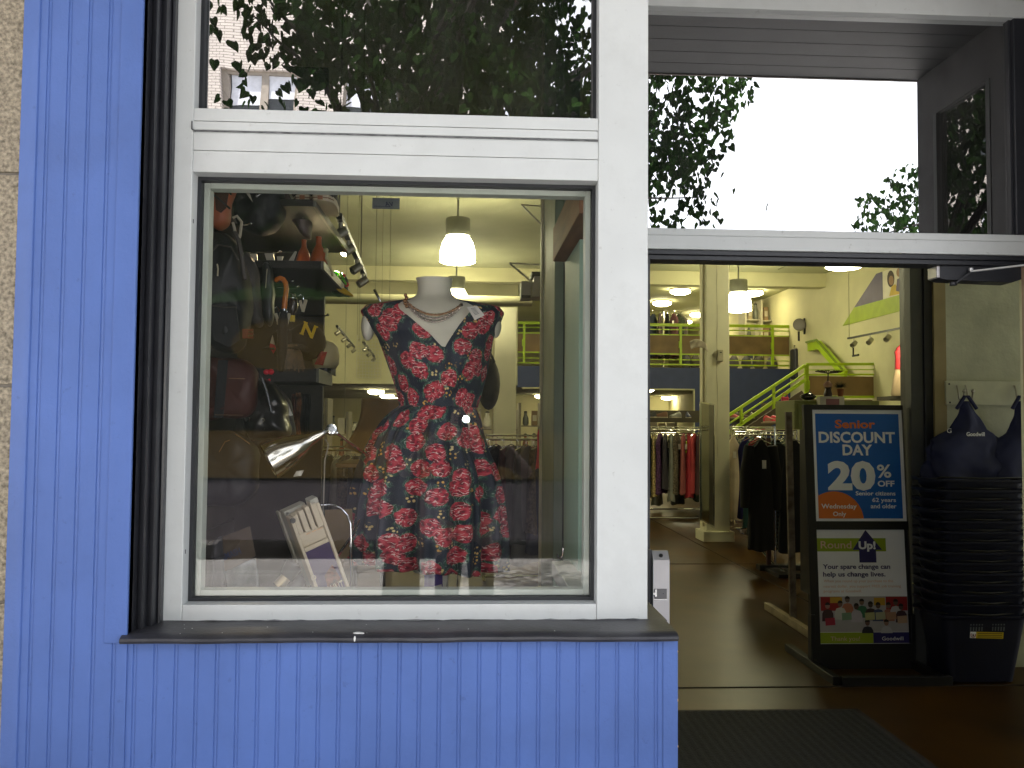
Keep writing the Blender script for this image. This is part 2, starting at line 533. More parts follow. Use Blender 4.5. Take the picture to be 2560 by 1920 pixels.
mb = MB(); mb.box(2.19, 2.24, YD - .006, YD + .1, 2.3645, 3.2465); mb.box(2.178, 2.19, YD + .012, YD + .1, 2.3645, 3.2465)
obj('side_rail', mb, dk, ef, bev=.002)
tan = M('tan_wood_jamb', (.30, .20, .13), .55, var=.15, vs=3, vec=(6, 6, .6))
mb = MB(); mb.box(2.226, 2.24, YD + .01, YD + .03, 0, 2.2425)
obj('jamb', mb, tan, ef, bev=.002)
mb = MB(); mb.box(.6905, 2.1775, YD + .03, YD + .038, 2.3645, 3.2465)
obj('window_pane', mb, GLASS('transom_glass', .78, (.06, .065, .06), wob=.012, dust=.02), ef, smooth=0)

# the alcove's own right-hand return with a narrow side window, and its soffit
pr_ = thing('entrance_pier', (2.6, .3, 0), 'dark right hand return of the entrance recess with a narrow side window', 'pier')
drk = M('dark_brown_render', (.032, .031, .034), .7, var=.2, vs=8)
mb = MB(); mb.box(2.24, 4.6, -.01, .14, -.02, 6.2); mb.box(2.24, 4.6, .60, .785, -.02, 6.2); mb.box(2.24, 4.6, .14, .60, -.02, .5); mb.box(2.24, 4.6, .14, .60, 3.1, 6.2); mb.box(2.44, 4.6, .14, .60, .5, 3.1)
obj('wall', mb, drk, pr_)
mb = MB(); mb.box(2.262, 2.27, .14, .60, .5, 3.1)
obj('window_pane', mb, GLASS('side_window_glass', .35, (.3, .3, .3)), pr_, smooth=0)
mb = MB(); mb.box(2.236, 2.28, .1405, .17, .5005, 3.0995); mb.box(2.236, 2.28, .57, .5995, .5005, 3.0995)
obj('window_frame', mb, dk, pr_)
sf = thing('soffit', (1.4, .35, 3.3), 'grey boarded soffit over the entrance recess', 'soffit')
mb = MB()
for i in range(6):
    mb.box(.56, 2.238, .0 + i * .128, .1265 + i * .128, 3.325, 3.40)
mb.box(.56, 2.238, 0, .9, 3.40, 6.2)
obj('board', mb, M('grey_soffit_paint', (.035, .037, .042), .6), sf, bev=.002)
mb = MB(); mb.box(.541, 4.6, -.012, -.001, 3.32, 6.2)
obj('fascia', mb, M('brown_fascia', (.30, .24, .21), .6), sf)

# door latch plate on the inner jamb, closer under the header
lt = thing('door_latch', (.75, YD, 1.0), 'satin steel door latch case with a key cylinder beside the white post', 'door latch')
steel = M('satin_steel', (.52, .50, .50), .42, metal=.55, var=.06)
a = P(1630, 1372, YD - .03); b = P(1671, 1560, YD - .03)
zt = 1.114; zb = .80
mb = MB(); mb.prism([(a.x, YD - .01, zb), (a.x, YD - .01, zt), (a.x, YD - .022, zt), (a.x, YD - .05, zt - .032), (a.x, YD - .05, zb)], (b.x - a.x, 0, 0))
obj('case', mb, steel, lt, bev=.0015)
mb = MB(); mb.box(a.x - .016, a.x - .0003, YD - .03, YD + .05, zb, zt + .004)
obj('backplate', mb, blackp, lt, bev=.001)
cx = (a.x + b.x) / 2 + .001; nz = Vector((0, -.032, .028)).normalized()
mb = MB(); mb.lathe([(.0001, .0), (.0075, 0), (.0075, .004), (.005, .0045), (.005, .003), (.0001, .003)], (cx, YD - .037, zt - .017), nz, 16)
obj('key_cylinder', mb, M('dark_cylinder', (.06, .06, .06), .3, metal=.8), lt)
zc = P(1650, 1485, YD - .05).z
mb = MB(); mb.box(a.x + .004, b.x - .011, YD - .0512, YD - .048, zc - .018, zc + .020)
obj('bolt_recess', mb, M('recess_grey', (.16, .15, .15), .5), lt)
mb = MB(); mb.box(a.x + .006, a.x + .013, YD - .058, YD - .0485, zc - .009, zc + .019); mb.box(a.x - .001, a.x + .007, YD - .056, YD - .05, zc - .002, zc + .006); mb.box(a.x + .004, b.x - .011, YD - .053, YD - .0513, zc - .021, zc - .0185)
obj('bolt', mb, M('bright_steel', (.8, .8, .8), .25, metal=.8), lt)
mb = MB(); mb.ball((cx + .006, YD - .0515, zc + .002), .002, 8, 6)
obj('screw', mb, gasket, lt)

dc = thing('door_closer', (1.9, YD + .1, 2.2), 'dark hydraulic door closer with a silver arm under the white header', 'door closer')
p0 = P(2318, 662, YD + .10); p1 = P(2532, 662, YD + .10)
zt = 2.242
mb = MB(); mb.prism([(p0.x + .015, YD + .03, 2.2425), (p0.x + .015, YD + .03, 2.19), (p0.x + .04, YD + .03, 2.185), (p1.x - .05, YD + .03, 2.178), (p1.x, YD + .03, 2.195), (p1.x, YD + .03, 2.2425)], (0, .08, 0))
obj('body', mb, dk, dc, bev=.003)
mb = MB(); mb.box(p0.x, p0.x + .0148, YD + .028, YD + .1, 2.193, 2.2415)
obj('end_cap', mb, steel, dc, bev=.004)
pv = P(2424, 655, YD + .02)
mb = MB(); mb.lathe([(.009, 0), (.009, .012)], (pv.x, YD + .01, 2.218), (0, 0, 1), 14)
mb.bar((pv.x - .004, YD + .01, 2.216), (2.35, YD - .16, 2.243), .02, .006)
obj('arm', mb, M('aluminium_arm', (.6, .6, .6), .35, metal=.7), dc)
mb = MB(); mb.bar((pv.x - .05, YD + .03, 2.174), (pv.x - .002, YD + .012, 2.212), .014, .006); mb.lathe([(.016, 0), (.016, .012)], (pv.x - .052, YD + .05, 2.166), (0, 0, 1), 14)
obj('pivot', mb, dk, dc)
# upper storey and shop box
wl = M('upper_wall_render', (.35, .31, .26), .9, bump=.2)
bd = thing('shop_building', (1, .5, 5), 'tall masonry storey above the blue and white shop front', 'building')
mb = MB(); mb.box(-14, -3.4, -.05, .4, -.02, 6.2); mb.box(-14, 14, -.02, .4, 6.2, 8.3); mb.box(4.6, 14, 0, .4, -.02, 6.2)
mb.box(-3.4, .541, .14, .4, 5.0, 6.2)
obj('wall', mb, wl, bd)
mb = MB(); mb.box(-14, 14, -2.3, -.03, 4.6, 4.75)  # added unseen overhang, keeps sky light off the upper shop front
obj('canopy', mb, dk, bd)
# ------------------------------------------------------------------ street behind the camera (seen in the panes)
asph = M('asphalt', (.68, .66, .65), .85, var=.12, vs=2, bump=.15, bs=60)
mb = MB(); mb.box(-60, 60, -4.3, -.0, -.12, -.02)
mb2 = MB()
struct('sidewalk', mb, concrete, smooth=0)
mb = MB(); mb.box(-60, 60, -4.45, -4.302, -.16, -.015); struct('kerb', mb, M('kerb_stone', (.45, .44, .42), .8, bump=.1), bev=.01)
mb = MB(); mb.box(-200, 200, -200, -4.2, -.6, -.15); struct('road', mb, asph, smooth=0)
line = M('road_line_paint', (.8, .8, .78), .6, var=.1, vs=20)
mb = MB()
mb.box(-9, 6, -7.72, -7.6, -.15, -.144); mb.box(-9, 6, -7.45, -7.36, -.15, -.144); mb.box(-.78, -.66, -7.3, -4.9, -.15, -.144); mb.box(-1.4, -.1, -7.22, -7.05, -.15, -.1445)
o = struct('road_markings', mb, line, smooth=0)
mb = MB(); mb.box(-60, 60, -22, -16.6, -.16, -.01); struct('pavement', mb, concrete, smooth=0)

def BRICK(name, c1, c2, mor):
    m = bpy.data.materials.new(name); m.use_nodes = True
    n = m.node_tree; b = n.nodes['Principled BSDF']; b.inputs['Roughness'].default_value = .8
    t = n.nodes.new('ShaderNodeTexCoord'); mp = n.nodes.new('ShaderNodeMapping')
    mp.inputs['Rotation'].default_value = (math.radians(90), 0, 0)
    k = n.nodes.new('ShaderNodeTexBrick')
    k.inputs['Color1'].default_value = (*c1, 1); k.inputs['Color2'].default_value = (*c2, 1); k.inputs['Mortar'].default_value = (*mor, 1)
    k.inputs['Scale'].default_value = 1; k.inputs['Brick Width'].default_value = .25; k.inputs['Row Height'].default_value = .085; k.inputs['Mortar Size'].default_value = .010
    n.links.new(t.outputs['Object'], mp.inputs['Vector']); n.links.new(mp.outputs['Vector'], k.inputs['Vector']); n.links.new(k.outputs['Color'], b.inputs['Base Color'])
    MATS[name] = m; return m
wb = BRICK('white_brick', (.66, .60, .55), (.58, .52, .48), (.25, .22, .2))
bb = thing('brick_building', (-12, -24, 0), 'white painted brick building across the street mirrored in the upper pane', 'building')
wins = []
for r_ in range(4):
    for c_ in range(5):
        wins.append((-7.35 - 3.6 * c_ + 3.6, 10.35 - 3.1 * r_))
WX, WZ = 2.3, 1.75
mb = MB()
BX0, BX1, BH, BY = -24, 1.0, 18.5, -23.5
cols = sorted(set(round(a, 3) for a, _ in wins)); rows = sorted(set(round(b, 3) for _, b in wins))
x = BX0
for c_ in cols + [None]:
    x1 = c_ if c_ is not None else BX1
    mb.box(x, x1, BY - 8, BY, -.1, BH)
    if c_ is not None:
        z = -.1
        for rr in rows + [None]:
            z1 = rr if rr is not None else BH
            mb.box(c_, c_ + WX, BY - 8, BY - .0001, z, z1)
            if rr is not None:
                mb.box(c_, c_ + WX, BY - 8, BY - .35, rr, rr + WZ); z = rr + WZ
        x = c_ + WX
obj('wall', mb, wb, bb, smooth=0)
wfm = M('tan_window_frame', (.38, .33, .28), .6); bl = M('white_roller_blind', (.8, .82, .9), .8)
gd = M('dark_window_glass', (.03, .035, .04), .05)
for a, b in wins:
    mb = MB(); ring_box(mb, a + .004, a + WX - .004, b + .004, b + WZ - .004, .10, BY - .28, BY - .16); mb.box(a + WX / 2 - .12, a + WX / 2 + .12, BY - .28, BY - .165, b + .1, b + WZ - .1)
    mb.box(a - .05, a + WX + .05, BY + .0, BY + .06, b - .12, b - .002)
    f = obj('window', mb, wfm, bb)
    mb = MB(); mb.box(a + .1, a + WX / 2 - .12, BY - .26, BY - .25, b + .1, b + WZ - .1); mb.box(a + WX / 2 + .12, a + WX - .1, BY - .26, BY - .25, b + .1, b + WZ - .1)
    obj('pane', mb, gd, f)
    k_ = R.choice((.35, .5, .9))
    mb = MB(); mb.box(a + .12, a + WX / 2 - .13, BY - .245, BY - .235, b + WZ - .1 - k_, b + WZ - .11); mb.box(a + WX / 2 + .13, a + WX - .12, BY - .245, BY - .235, b + WZ - .1 - k_ * .8, b + WZ - .11)
    obj('blind', mb, bl, f)

def LEAF(name, a, b):
    m = bpy.data.materials.new(name); m.use_nodes = True
    n = m.node_tree; n.nodes.clear()
    out = n.nodes.new('ShaderNodeOutputMaterial'); d = n.nodes.new('ShaderNodeBsdfDiffuse'); t = n.nodes.new('ShaderNodeBsdfTranslucent'); mi = n.nodes.new('ShaderNodeMixShader')
    tc_ = n.nodes.new('ShaderNodeTexCoord'); ns_ = n.nodes.new('ShaderNodeTexNoise'); ns_.inputs['Scale'].default_value = 1.6; ns_.inputs['Detail'].default_value = 5
    r = n.nodes.new('ShaderNodeValToRGB'); r.color_ramp.elements[0].position = .35; r.color_ramp.elements[1].position = .65
    r.color_ramp.elements[0].color = (*a, 1); r.color_ramp.elements[1].color = (*b, 1)
    n.links.new(tc_.outputs['Object'], ns_.inputs['Vector']); n.links.new(ns_.outputs['Fac'], r.inputs['Fac'])
    n.links.new(r.outputs['Color'], d.inputs['Color']); n.links.new(r.outputs['Color'], t.inputs['Color'])
    mi.inputs['Fac'].default_value = .3
    n.links.new(d.outputs[0], mi.inputs[1]); n.links.new(t.outputs[0], mi.inputs[2]); n.links.new(mi.outputs[0], out.inputs['Surface'])
    return m
leafm = LEAF('linden_leaf', (.006, .015, .005), (.019, .044, .010))
bark = M('bark', (.022, .019, .016), .9, var=.3, vs=4, bump=.5, bs=20, vec=(4, 4, .7))
SH = [(0, -.12), (.28, -.3), (.48, -.12), (.46, .16), (.24, .5), (0, .82), (-.24, .5), (-.46, .16), (-.48, -.12), (-.28, -.3)]
def leaf(mb, c, s, rn):
    d = Vector((rn.gauss(0, .5), rn.gauss(0, .5), -1)).normalized()
    nrm = Vector((rn.gauss(0, 1), rn.gauss(0, 1), rn.gauss(.5, .6))); r_ = d.cross(nrm)
    if r_.length < 1e-3: r_ = Vector((1, 0, 0))
    r_.normalize(); q = r_.cross(d)
    mb.add([c + r_ * a * s + d * b * s + q * (abs(a) * .35 * s) for a, b in SH], [(0, 1, 2, 3, 4, 5), (0, 5, 6, 7, 8, 9)])
def tree(x, y, cx, cy, cz, rx, ry, rz_, nleaf, size, label, seed, hole=.47, extra=()):
    rn = random.Random(seed)
    t = thing('street_tree', (x, y, 0), label, 'tree', 'street trees along the kerb')
    mb = MB(); cr = Vector((cx, cy, cz))
    mb.tube([(x, y, -.16), (x + .02, y, 1.2), (x - .03, y, 2.6), (x + .4 * (cx - x), y + .4 * (cy - y), cz - .2 * rz_), (cx, cy, cz + .6 * rz_)], [.17, .14, .12, .09, .03], 12)
    tips = []
    for i in range(16):
        a = rn.uniform(0, 6.28); e = rn.uniform(-.25, .8)
        d = Vector((math.cos(a) * math.cos(e) * rx, math.sin(a) * math.cos(e) * ry, math.sin(e) * rz_)) * rn.uniform(.7, .95)
        s = Vector((x, y, rn.uniform(2.3, cz)))
        p = cr + d
        mb.tube([s, s.lerp(p, .5) + Vector((0, 0, .25)), p], [.05, .03, .008], 7)
        tips.append(p)
    for e_ in extra:
        p = Vector(e_[0]); s = Vector((x, y, 3.2)); mb.tube([s, s.lerp(p, .6) + Vector((0, 0, .3)), p], [.04, .02, .006], 7)
    obj('trunk', mb, bark, t)
    mb = MB(); n = 0; off = Vector((seed * 3.1, 0, 0))
    while n < nleaf:
        q = Vector((rn.uniform(-1, 1), rn.uniform(-1, 1), rn.uniform(-1, 1)))
        l = q.length
        if l > 1 or rn.random() > .25 + .75 * l: continue
        p = cr + Vector((q.x * rx, q.y * ry, q.z * rz_))
        dens = noise.noise(p * .75 + off) * .5 + .5 + (.22 - l * .38) * .6
        if dens < hole: continue
        leaf(mb, p, size * rn.uniform(.65, 1.15), rn); n += 1
    for (px, py, pz), rr, k_ in extra:
        for i in range(k_):
            q = Vector((rn.gauss(0, .5), rn.gauss(0, .4), rn.gauss(0, .35))) * rr
            leaf(mb, Vector((px, py, pz)) + q, size * rn.uniform(.75, 1.15), rn)
    obj('crown', mb, leafm, t, smooth=0)
tree(-.55, -5.0, .75, -5.7, 5.75, 2.55, 2.0, 2.3, 12500, .09, 'leafy linden tree right behind the photographer, mirrored in the panes', 3,
     extra=[((-2.6, -6.2, 3.95), .6, 170), ((-1.9, -6.0, 3.6), .6, 190), ((-1.3, -5.9, 4.0), .6, 190), ((-2.2, -6.1, 4.45), .5, 130), ((-.8, -5.6, 3.5), .6, 190), ((-1.75, -4.3, 4.85), .55, 130), ((-1.2, -4.4, 4.75), .5, 120), ((-1.0, -4.5, 4.5), .6, 260), ((-.55, -4.4, 5.1), .6, 240), ((-1.15, -4.6, 5.25), .55, 200), ((-1.9, -4.3, 5.3), .45, 110), ((-.2, -4.5, 4.6), .6, 240), ((2.55, -5.5, 4.15), .5, 90), ((2.1, -5.4, 3.75), .35, 50), ((.2, -4.6, 4.0), .6, 260), ((1.1, -4.7, 4.1), .6, 260), ((-.4, -4.6, 4.1), .5, 200)])
tree(8.9, -8.5, 9.0, -9, 4.85, 2.9, 2.2, 1.7, 4500, .11, 'smaller street tree farther along the kerb at the edge of the transom', 9)

# delivery truck parked on the far side of the road
tk = thing('delivery_truck', (-1.6, -9.6, -.15), 'dark delivery truck with an ochre stripe mirrored in the display window', 'truck')
tky = -8.5
mb = MB(); mb.box(-5.6, 2.0, tky - 2.2, tky, .86, 4.6)
obj('cargo_box', mb, M('dark_green_truck_paint', (.010, .015, .010), .8, spec=.1), tk, bev=.04)
mb = MB(); mb.box(-5.58, 1.98, tky + .0, tky + .008, .88, 1.47)
obj('stripe', mb, M('ochre_stripe', (.10, .062, .003), .5, var=.12, vs=2), tk)
def oval(cx, cz, a, b, y): return [(cx + a * math.cos(t * math.pi / 16), y, cz + b * math.sin(t * math.pi / 16)) for t in range(32)]
mb = MB(); mb.prism(oval(-2.25, 2.55, .72, .33, tky), (0, .008, 0))
obj('oval_panel', mb, M('olive_panel', (.09, .06, .004), .5, var=.15, vs=2), tk)
mb = MB(); mb.prism([(-4, tky, 3.0), (-2.4, tky, 3.35), (-1.0, tky, 3.1), (-2.4, tky, 3.15)], (0, .009, 0))
obj('leaf_panel', mb, M('green_panel', (.02, .07, .008), .5), tk)
mb = MB(); mb.box(-5.6, 2.0, tky - 2.1, tky - .02, .10, .855)
obj('side_skirt', mb, M('grey_skirt', (.10, .09, .11), .6), tk, bev=.02)
mb = MB(); mb.prism([(2.05, tky - 2.1, .5), (4.1, tky - 2.1, .5), (4.1, tky - 2.1, 1.25), (3.4, tky - 2.1, 1.35), (2.9, tky - 2.1, 2.3), (2.05, tky - 2.1, 2.35)], (0, 2.05, 0))
obj('cab', mb, M('dark_green_truck_paint'), tk, bev=.05)
mb = MB(); mb.prism([(2.25, tky - .05, 1.4), (3.25, tky - .05, 1.42), (2.82, tky - .05, 2.15), (2.25, tky - .05, 2.2)], (0, .012, 0))
obj('cab_window', mb, gd, tk)
for wx in (-4.3, -3.2, 3.2):
    for wy in (tky - .16, tky - 1.95):
        mb = MB(); mb.lathe([(.2, -.1), (.36, -.12), (.38, -.08), (.38, .08), (.36, .12), (.2, .1)], (wx, wy, .23), (0, 1, 0), 24)
        wh = obj('wheel', mb, M('tyre_rubber', (.015, .015, .015), .8), tk)
        mb = MB(); mb.lathe([(.05, .125), (.2, .105), (.2, -.105), (.05, -.125)], (wx, wy, .23), (0, 1, 0), 20)
        obj('rim', mb, steel, wh)

# the photographer, seen as a reflection only
pn = thing('person', (0, -2.8, -.02), 'person in a dark shirt holding up a phone, mirrored in the display window', 'person')
skin = M('skin', (.52, .33, .25), .5, var=.05); cloth = M('dark_shirt', (.02, .02, .024), .85, bump=.1); jeans = M('dark_trousers', (.02, .022, .035), .85, bump=.1)
def skinfig(name, chains, mat, parent, joints):
    """skin-modifier figure: joints {name: (pos, radius)}, chains of joint names"""
    names = list(joints); me = bpy.data.meshes.new(name)
    off = root_loc(parent)
    ed = set()
    for c_ in chains:
        for a, b in zip(c_, c_[1:]): ed.add((names.index(a), names.index(b)))
    me.from_pydata([tuple(Vector(joints[k_][0]) - off) for k_ in names], list(ed), [])
    me.materials.append(mat)
    o = bpy.data.objects.new(name, me); C.objects.link(o); o.parent = parent
    sk = o.modifiers.new('skin', 'SKIN'); sk.use_smooth_shade = True
    for i, k_ in enumerate(names):
        r = joints[k_][1]; r = r if isinstance(r, tuple) else (r, r)
        me.skin_vertices[0].data[i].radius = r
    me.skin_vertices[0].data[0].use_root = True
    s = o.modifiers.new('sub', 'SUBSURF'); s.levels = 2; s.render_levels = 2
    return o
by = -2.86
J = {'pelvis': ((0, by - .02, .95), (.16, .11)), 'belly': ((0, by, 1.08), (.15, .105)), 'chest': ((0, by, 1.30), (.165, .115)), 'neckb': ((0, by + .0, 1.46), (.07, .065)), 'neck': ((0, by + .02, 1.53), .055),
     'head': ((0, by + .05, 1.63), (.075, .09)), 'top': ((0, by + .04, 1.74), (.07, .085))}
ch = [['pelvis', 'belly', 'chest', 'neckb', 'neck', 'head', 'top']]
for s, n_ in ((-1, 'l'), (1, 'r')):
    J.update({n_ + 'sh': ((s * .19, by, 1.43), .06), n_ + 'el': ((s * .40, by + .10, 1.27), .042), n_ + 'fa': ((s * .26, by + .16, 1.43), .038), n_ + 'wr': ((s * .115, by + .2, 1.56), .026), n_ + 'pa': ((s * .085, by + .21, 1.59), (.032, .018)),
              n_ + 'hip': ((s * .1, by - .02, .88), .095), n_ + 'kn': ((s * .11, by, .48), .062), n_ + 'an': ((s * .12, by - .03, .09), .042), n_ + 'toe': ((s * .14, by + .14, .03), .035)})
    ch += [['chest', n_ + 'sh', n_ + 'el', n_ + 'fa', n_ + 'wr', n_ + 'pa'], ['pelvis', n_ + 'hip', n_ + 'kn', n_ + 'an', n_ + 'toe']]
    for f in range(4):
        z = 1.555 + f * .02; L_ = (.9, 1, 1.05, .95)[f]
        J[n_ + 'f%da' % f] = ((s * .082, by + .235, z), .0088); J[n_ + 'f%db' % f] = ((s * .066, by + .262, z + .004), .0082); J[n_ + 'f%dc' % f] = ((s * (.066 - .018 * L_), by + .2615, z + .003), .007)
        ch.append([n_ + 'pa', n_ + 'f%da' % f, n_ + 'f%db' % f, n_ + 'f%dc' % f])
    J[n_ + 't1'] = ((s * .07, by + .19, 1.555), .010); J[n_ + 't2'] = ((s * .05, by + .215, 1.563), .008)
    ch.append([n_ + 'pa', n_ + 't1', n_ + 't2'])
body = skinfig('body', ch, skin, pn, J)
JS = {'a': ((0, by - .02, .90), (.19, .135)), 'b': ((0, by, 1.08), (.185, .13)), 'c': ((0, by, 1.30), (.19, .135)), 'd': ((0, by, 1.44), (.10, .085))}
cs = [['a', 'b', 'c', 'd']]
for s, n_ in ((-1, 'l'), (1, 'r')):
    JS.update({n_ + '1': ((s * .195, by, 1.42), .078), n_ + '2': ((s * .30, by + .05, 1.345), .068)}); cs.append(['c', n_ + '1', n_ + '2'])
skinfig('shirt', cs, cloth, pn, JS)
JT = {'a': ((0, by - .02, .95), (.17, .12)), 'b': ((0, by - .02, .9), (.175, .125))}
cs = [['a', 'b']]
for s, n_ in ((-1, 'l'), (1, 'r')):
    JT.update({n_ + '1': ((s * .1, by - .02, .82), .105), n_ + '2': ((s * .11, by, .48), .08), n_ + '3': ((s * .12, by - .03, .1), .07)}); cs.append(['b', n_ + '1', n_ + '2', n_ + '3'])
skinfig('trousers', cs, jeans, pn, JT)
hc = Vector((0, by + .045, 1.68))
mb = MB(); mb.ball(hc + Vector((0, -.03, .035)), (.09, .10, .085), 18, 12); obj('hair', mb, M('brown_hair', (.03, .02, .012), .7), pn)
mb = MB()
mb.ball((-.03, by + .128, 1.655), .012); obj('eye', mb, M('eye_white', (.7, .7, .68), .3), pn); mb = MB(); mb.ball((.03, by + .128, 1.655), .012); obj('eye', mb, M('eye_white', (.7, .7, .68), .3), pn)
mb = MB(); mb.ball((0, by + .142, 1.625), (.013, .02, .022)); obj('nose', mb, skin, pn)
for s in (-1, 1):
    mb = MB(); mb.ball((s * .083, by + .04, 1.635), (.01, .02, .03)); obj('ear', mb, skin, pn)
mb = MB(); mb.ball((0, by + .132, 1.585), (.026, .008, .007)); obj('mouth', mb, M('lips', (.4, .17, .15), .5), pn)
ph = thing('phone', (0, -2.61, 1.6), 'black phone with its flash lit, held up in the window reflection', 'phone')
mb = MB(); mb.box(-.06, .075, -2.615, -2.606, 1.56, 1.63); obj('case', mb, M('black_plastic', (.012, .012, .014), .4), ph, bev=.004)
mb = MB(); mb.lathe([(.020, 0), (.020, .0012), (.018, .0015)], (.0, -2.606, 1.6165), (0, 1, 0), 18); obj('flash', mb, EMIT('flash_led', (1, .97, .9), 900), ph)
# ------------------------------------------------------------------ the store inside
def PX(u, v, x):
    d = CM @ Vector(((u - 1280) / FOC, -(v - 960) / FOC, -1.0)); t = x / d.x
    return Vector((x, d.y * t - CAMD, EYE + d.z * t))
cream = M('cream_wall_paint', (.58, .55, .34), .75, var=.06, vs=1.5, bump=.05, bs=30)
ceilm = M('ceiling_paint', (.46, .46, .30), .8, var=.08, vs=1)
floorm = M('polished_concrete_floor', (.060, .027, .0035), .38, var=.3, vs=1.3, dark=(.024, .011, .002), spec=.2, dirt=.6, ds=9)
navy = M('navy_wall_paint', (.035, .05, .14), .6, var=.06)
lime = M('lime_paint', (.38, .55, .01), .45, var=.05)
wood = M('brown_panel', (.20, .125, .05), .6, var=.15, vs=3)
blk = M('black_metal', (.012, .012, .013), .4)
chrome = M('chrome', (.75, .75, .75), .12, metal=1, var=.02)
blackpl = M('black_plastic')
XW, ZC = 7.1, 4.6
mb = MB(); mb.box(-9, XW, .1, 28, -.1, 0); struct('floor', mb, floorm, smooth=0)
mb = MB()
for yj in (2.74, 7.4, 12.1): mb.box(-9, XW, yj, yj + .012, .0002, .0042)
mb.box(3.1, 3.112, 3.0, 27, .0002, .004)
struct('floor_joint', mb, M('joint_dark', (.018, .011, .005), .8), smooth=0)
mb = MB(); mb.box(-9, XW + .3, .4, 28.2, ZC, ZC + .15); mb.box(-14, 14, .4, 28.2, 8.1, 8.3); struct('ceiling', mb, ceilm, smooth=0)
mb = MB(); mb.box(XW, XW + .2, 2.9, 28, 0, ZC); struct('wall_right', mb, cream, smooth=0)
mb = MB(); mb.box(-9.2, -9, .4, 28, 0, ZC); struct('wall_left', mb, cream, smooth=0)
mb = MB(); mb.box(-9.2, XW + .2, 28, 28.2, 0, ZC); struct('back_wall', mb, cream, smooth=0)
mb = MB(); mb.box(-9.2, -1.0, .4, .55, 0, ZC); mb.box(-14, 14, .4, .55, ZC + .0, 6.2); mb.box(2.34, 7.3, .9, 1.0, 0, ZC); mb.box(.46, 2.24, .885, 1.0, 3.33, ZC); mb.box(-1.0, .46, .4, .55, 3.9, ZC)
struct('front_wall', mb, cream, smooth=0)
mb = MB(); mb.box(-9, XW, 14.4, 14.7, 4.33, ZC); struct('ceiling_beam', mb, cream, smooth=0)
mb = MB(); mb.box(-9, XW - .02, 8.2, 8.24, ZC - .012, ZC - .002); mb.bar((2.6, 8.2, ZC - .006), (1.9, 14, ZC - .006), .03, .01); mb.bar((6.0, 8.2, ZC - .006), (6.0, 14, ZC - .006), .03, .01)
struct('ceiling_seam', mb, M('seam_dark', (.22, .22, .14), .8), smooth=0)  # darker olive strips along the ceiling seams
# mezzanine
MY = 16.4
mb = MB(); mb.box(1.1, XW - .003, MY, 27.9, 2.55, 2.82); struct('mezzanine_floor', mb, ceilm, smooth=0)
mb = MB(); mb.box(-8.9, 1.1, MY - .05, MY + .2, 2.4, ZC - .01); mb.box(1.02, 1.1, MY + .2, 27.9, 2.55, ZC - .01); struct('mezzanine_side_wall', mb, cream, smooth=0)
xo = P(1735, 1000, MY).x
mb = MB(); mb.box(1.1, XW - .003, MY - .06, MY, 2.36, 2.822); mb.box(xo, XW - .003, MY - .06, MY, 0, 2.36); struct('mezzanine_front_wall', mb, navy, smooth=0)
mb = MB(); mb.box(xo - .03, xo, MY - .08, MY + .02, 0, 2.36); mb.box(1.2, xo, MY - .08, MY + .02, 2.33, 2.36); struct('opening_trim', mb, cream)
mb = MB(); mb.box(-8.9, 1.0, MY + .25, 27.9, 2.38, 2.42); struct('lower_ceiling', mb, ceilm, smooth=0)

# mezzanine railing
rl = thing('mezzanine_railing', (4, MY, 2.82), 'long lime green railing with brown infill panels along the mezzanine edge', 'railing')
xr = P(1983, 860, MY).x
def zz(v): return P(1850, v, MY).z
mb = MB(); mb.box(1.1, xr, MY + .0, MY + .05, zz(818), zz(811)); obj('top_rail', mb, lime, rl, bev=.004)
for v, h in ((826, .02), (839, .025), (887, .028), (901, .018), (913, .03)):
    mb = MB(); z = zz(v); mb.box(1.1, xr, MY + .005, MY + .045, z - h / 2, z + h / 2); obj('rail', mb, lime, rl)
for u in (1702, 1932, 1979, 1560, 1400, 1310):
    x = P(u, 860, MY).x
    mb = MB(); mb.box(x - .025, x + .025, MY - .012, MY + .06, zz(914), zz(812)); mb.box(x - .045, x - .0, MY - .03, MY + .02, zz(872), zz(855)); obj('post', mb, lime, rl, bev=.003)
mb = MB(); mb.box(1.1, xr - .05, MY + .02, MY + .03, zz(885), zz(841)); obj('infill_panel', mb, wood, rl)

# stairs
stt = thing('staircase', (6, 13, 0), 'staircase with lime green handrails and a landing against the right wall', 'staircase')
LY = 12.4
def S(u, v, y=LY): return P(u, v, y)
for nm, a, b, w_ in (('handrail', (1700, 1118), (2012, 914), .05), ('rail', (1700, 1140), (2012, 934), .025), ('rail', (1740, 1138), (2012, 950), .06)):
    mb = MB(); mb.bar(S(*a), S(*b), .045, w_); obj(nm, mb, lime, stt, bev=.004)
for u, v0, v1 in ((1934, 966, 1030), (1853, 1020, 1060), (2014, 912, 1000), (2018, 912, 1000), (2216, 908, 1000)):
    mb = MB(); a = S(u, v0); b = S(u, v1); mb.bar(a, b, .045, .045, up=(0, 1, 0)); mb.bar(a.lerp(b, .45) + Vector((0, -.04, 0)), a.lerp(b, .7) + Vector((0, -.04, 0)), .05, .03, up=(0, 1, 0)); obj('post', mb, lime, stt, bev=.003)
for v, h in ((911, .045), (925, .014), (937, .03), (993, .04)):
    mb = MB(); mb.bar(S(2016, v), S(2217, v - 1), .045, h); obj('rail', mb, lime, stt)
mb = MB(); a = S(2017, 940); b = S(2215, 990); mb.box(a.x, b.x, LY + .0, LY + .012, b.z, a.z); obj('infill_panel', mb, wood, stt)
a = S(2016, 995); b = S(2217, 995); mb = MB(); mb.box(a.x, XW - .01, LY + .03, LY + 1.6, a.z - .2, a.z - .02); obj('landing', mb, wood, stt)
mb = MB()
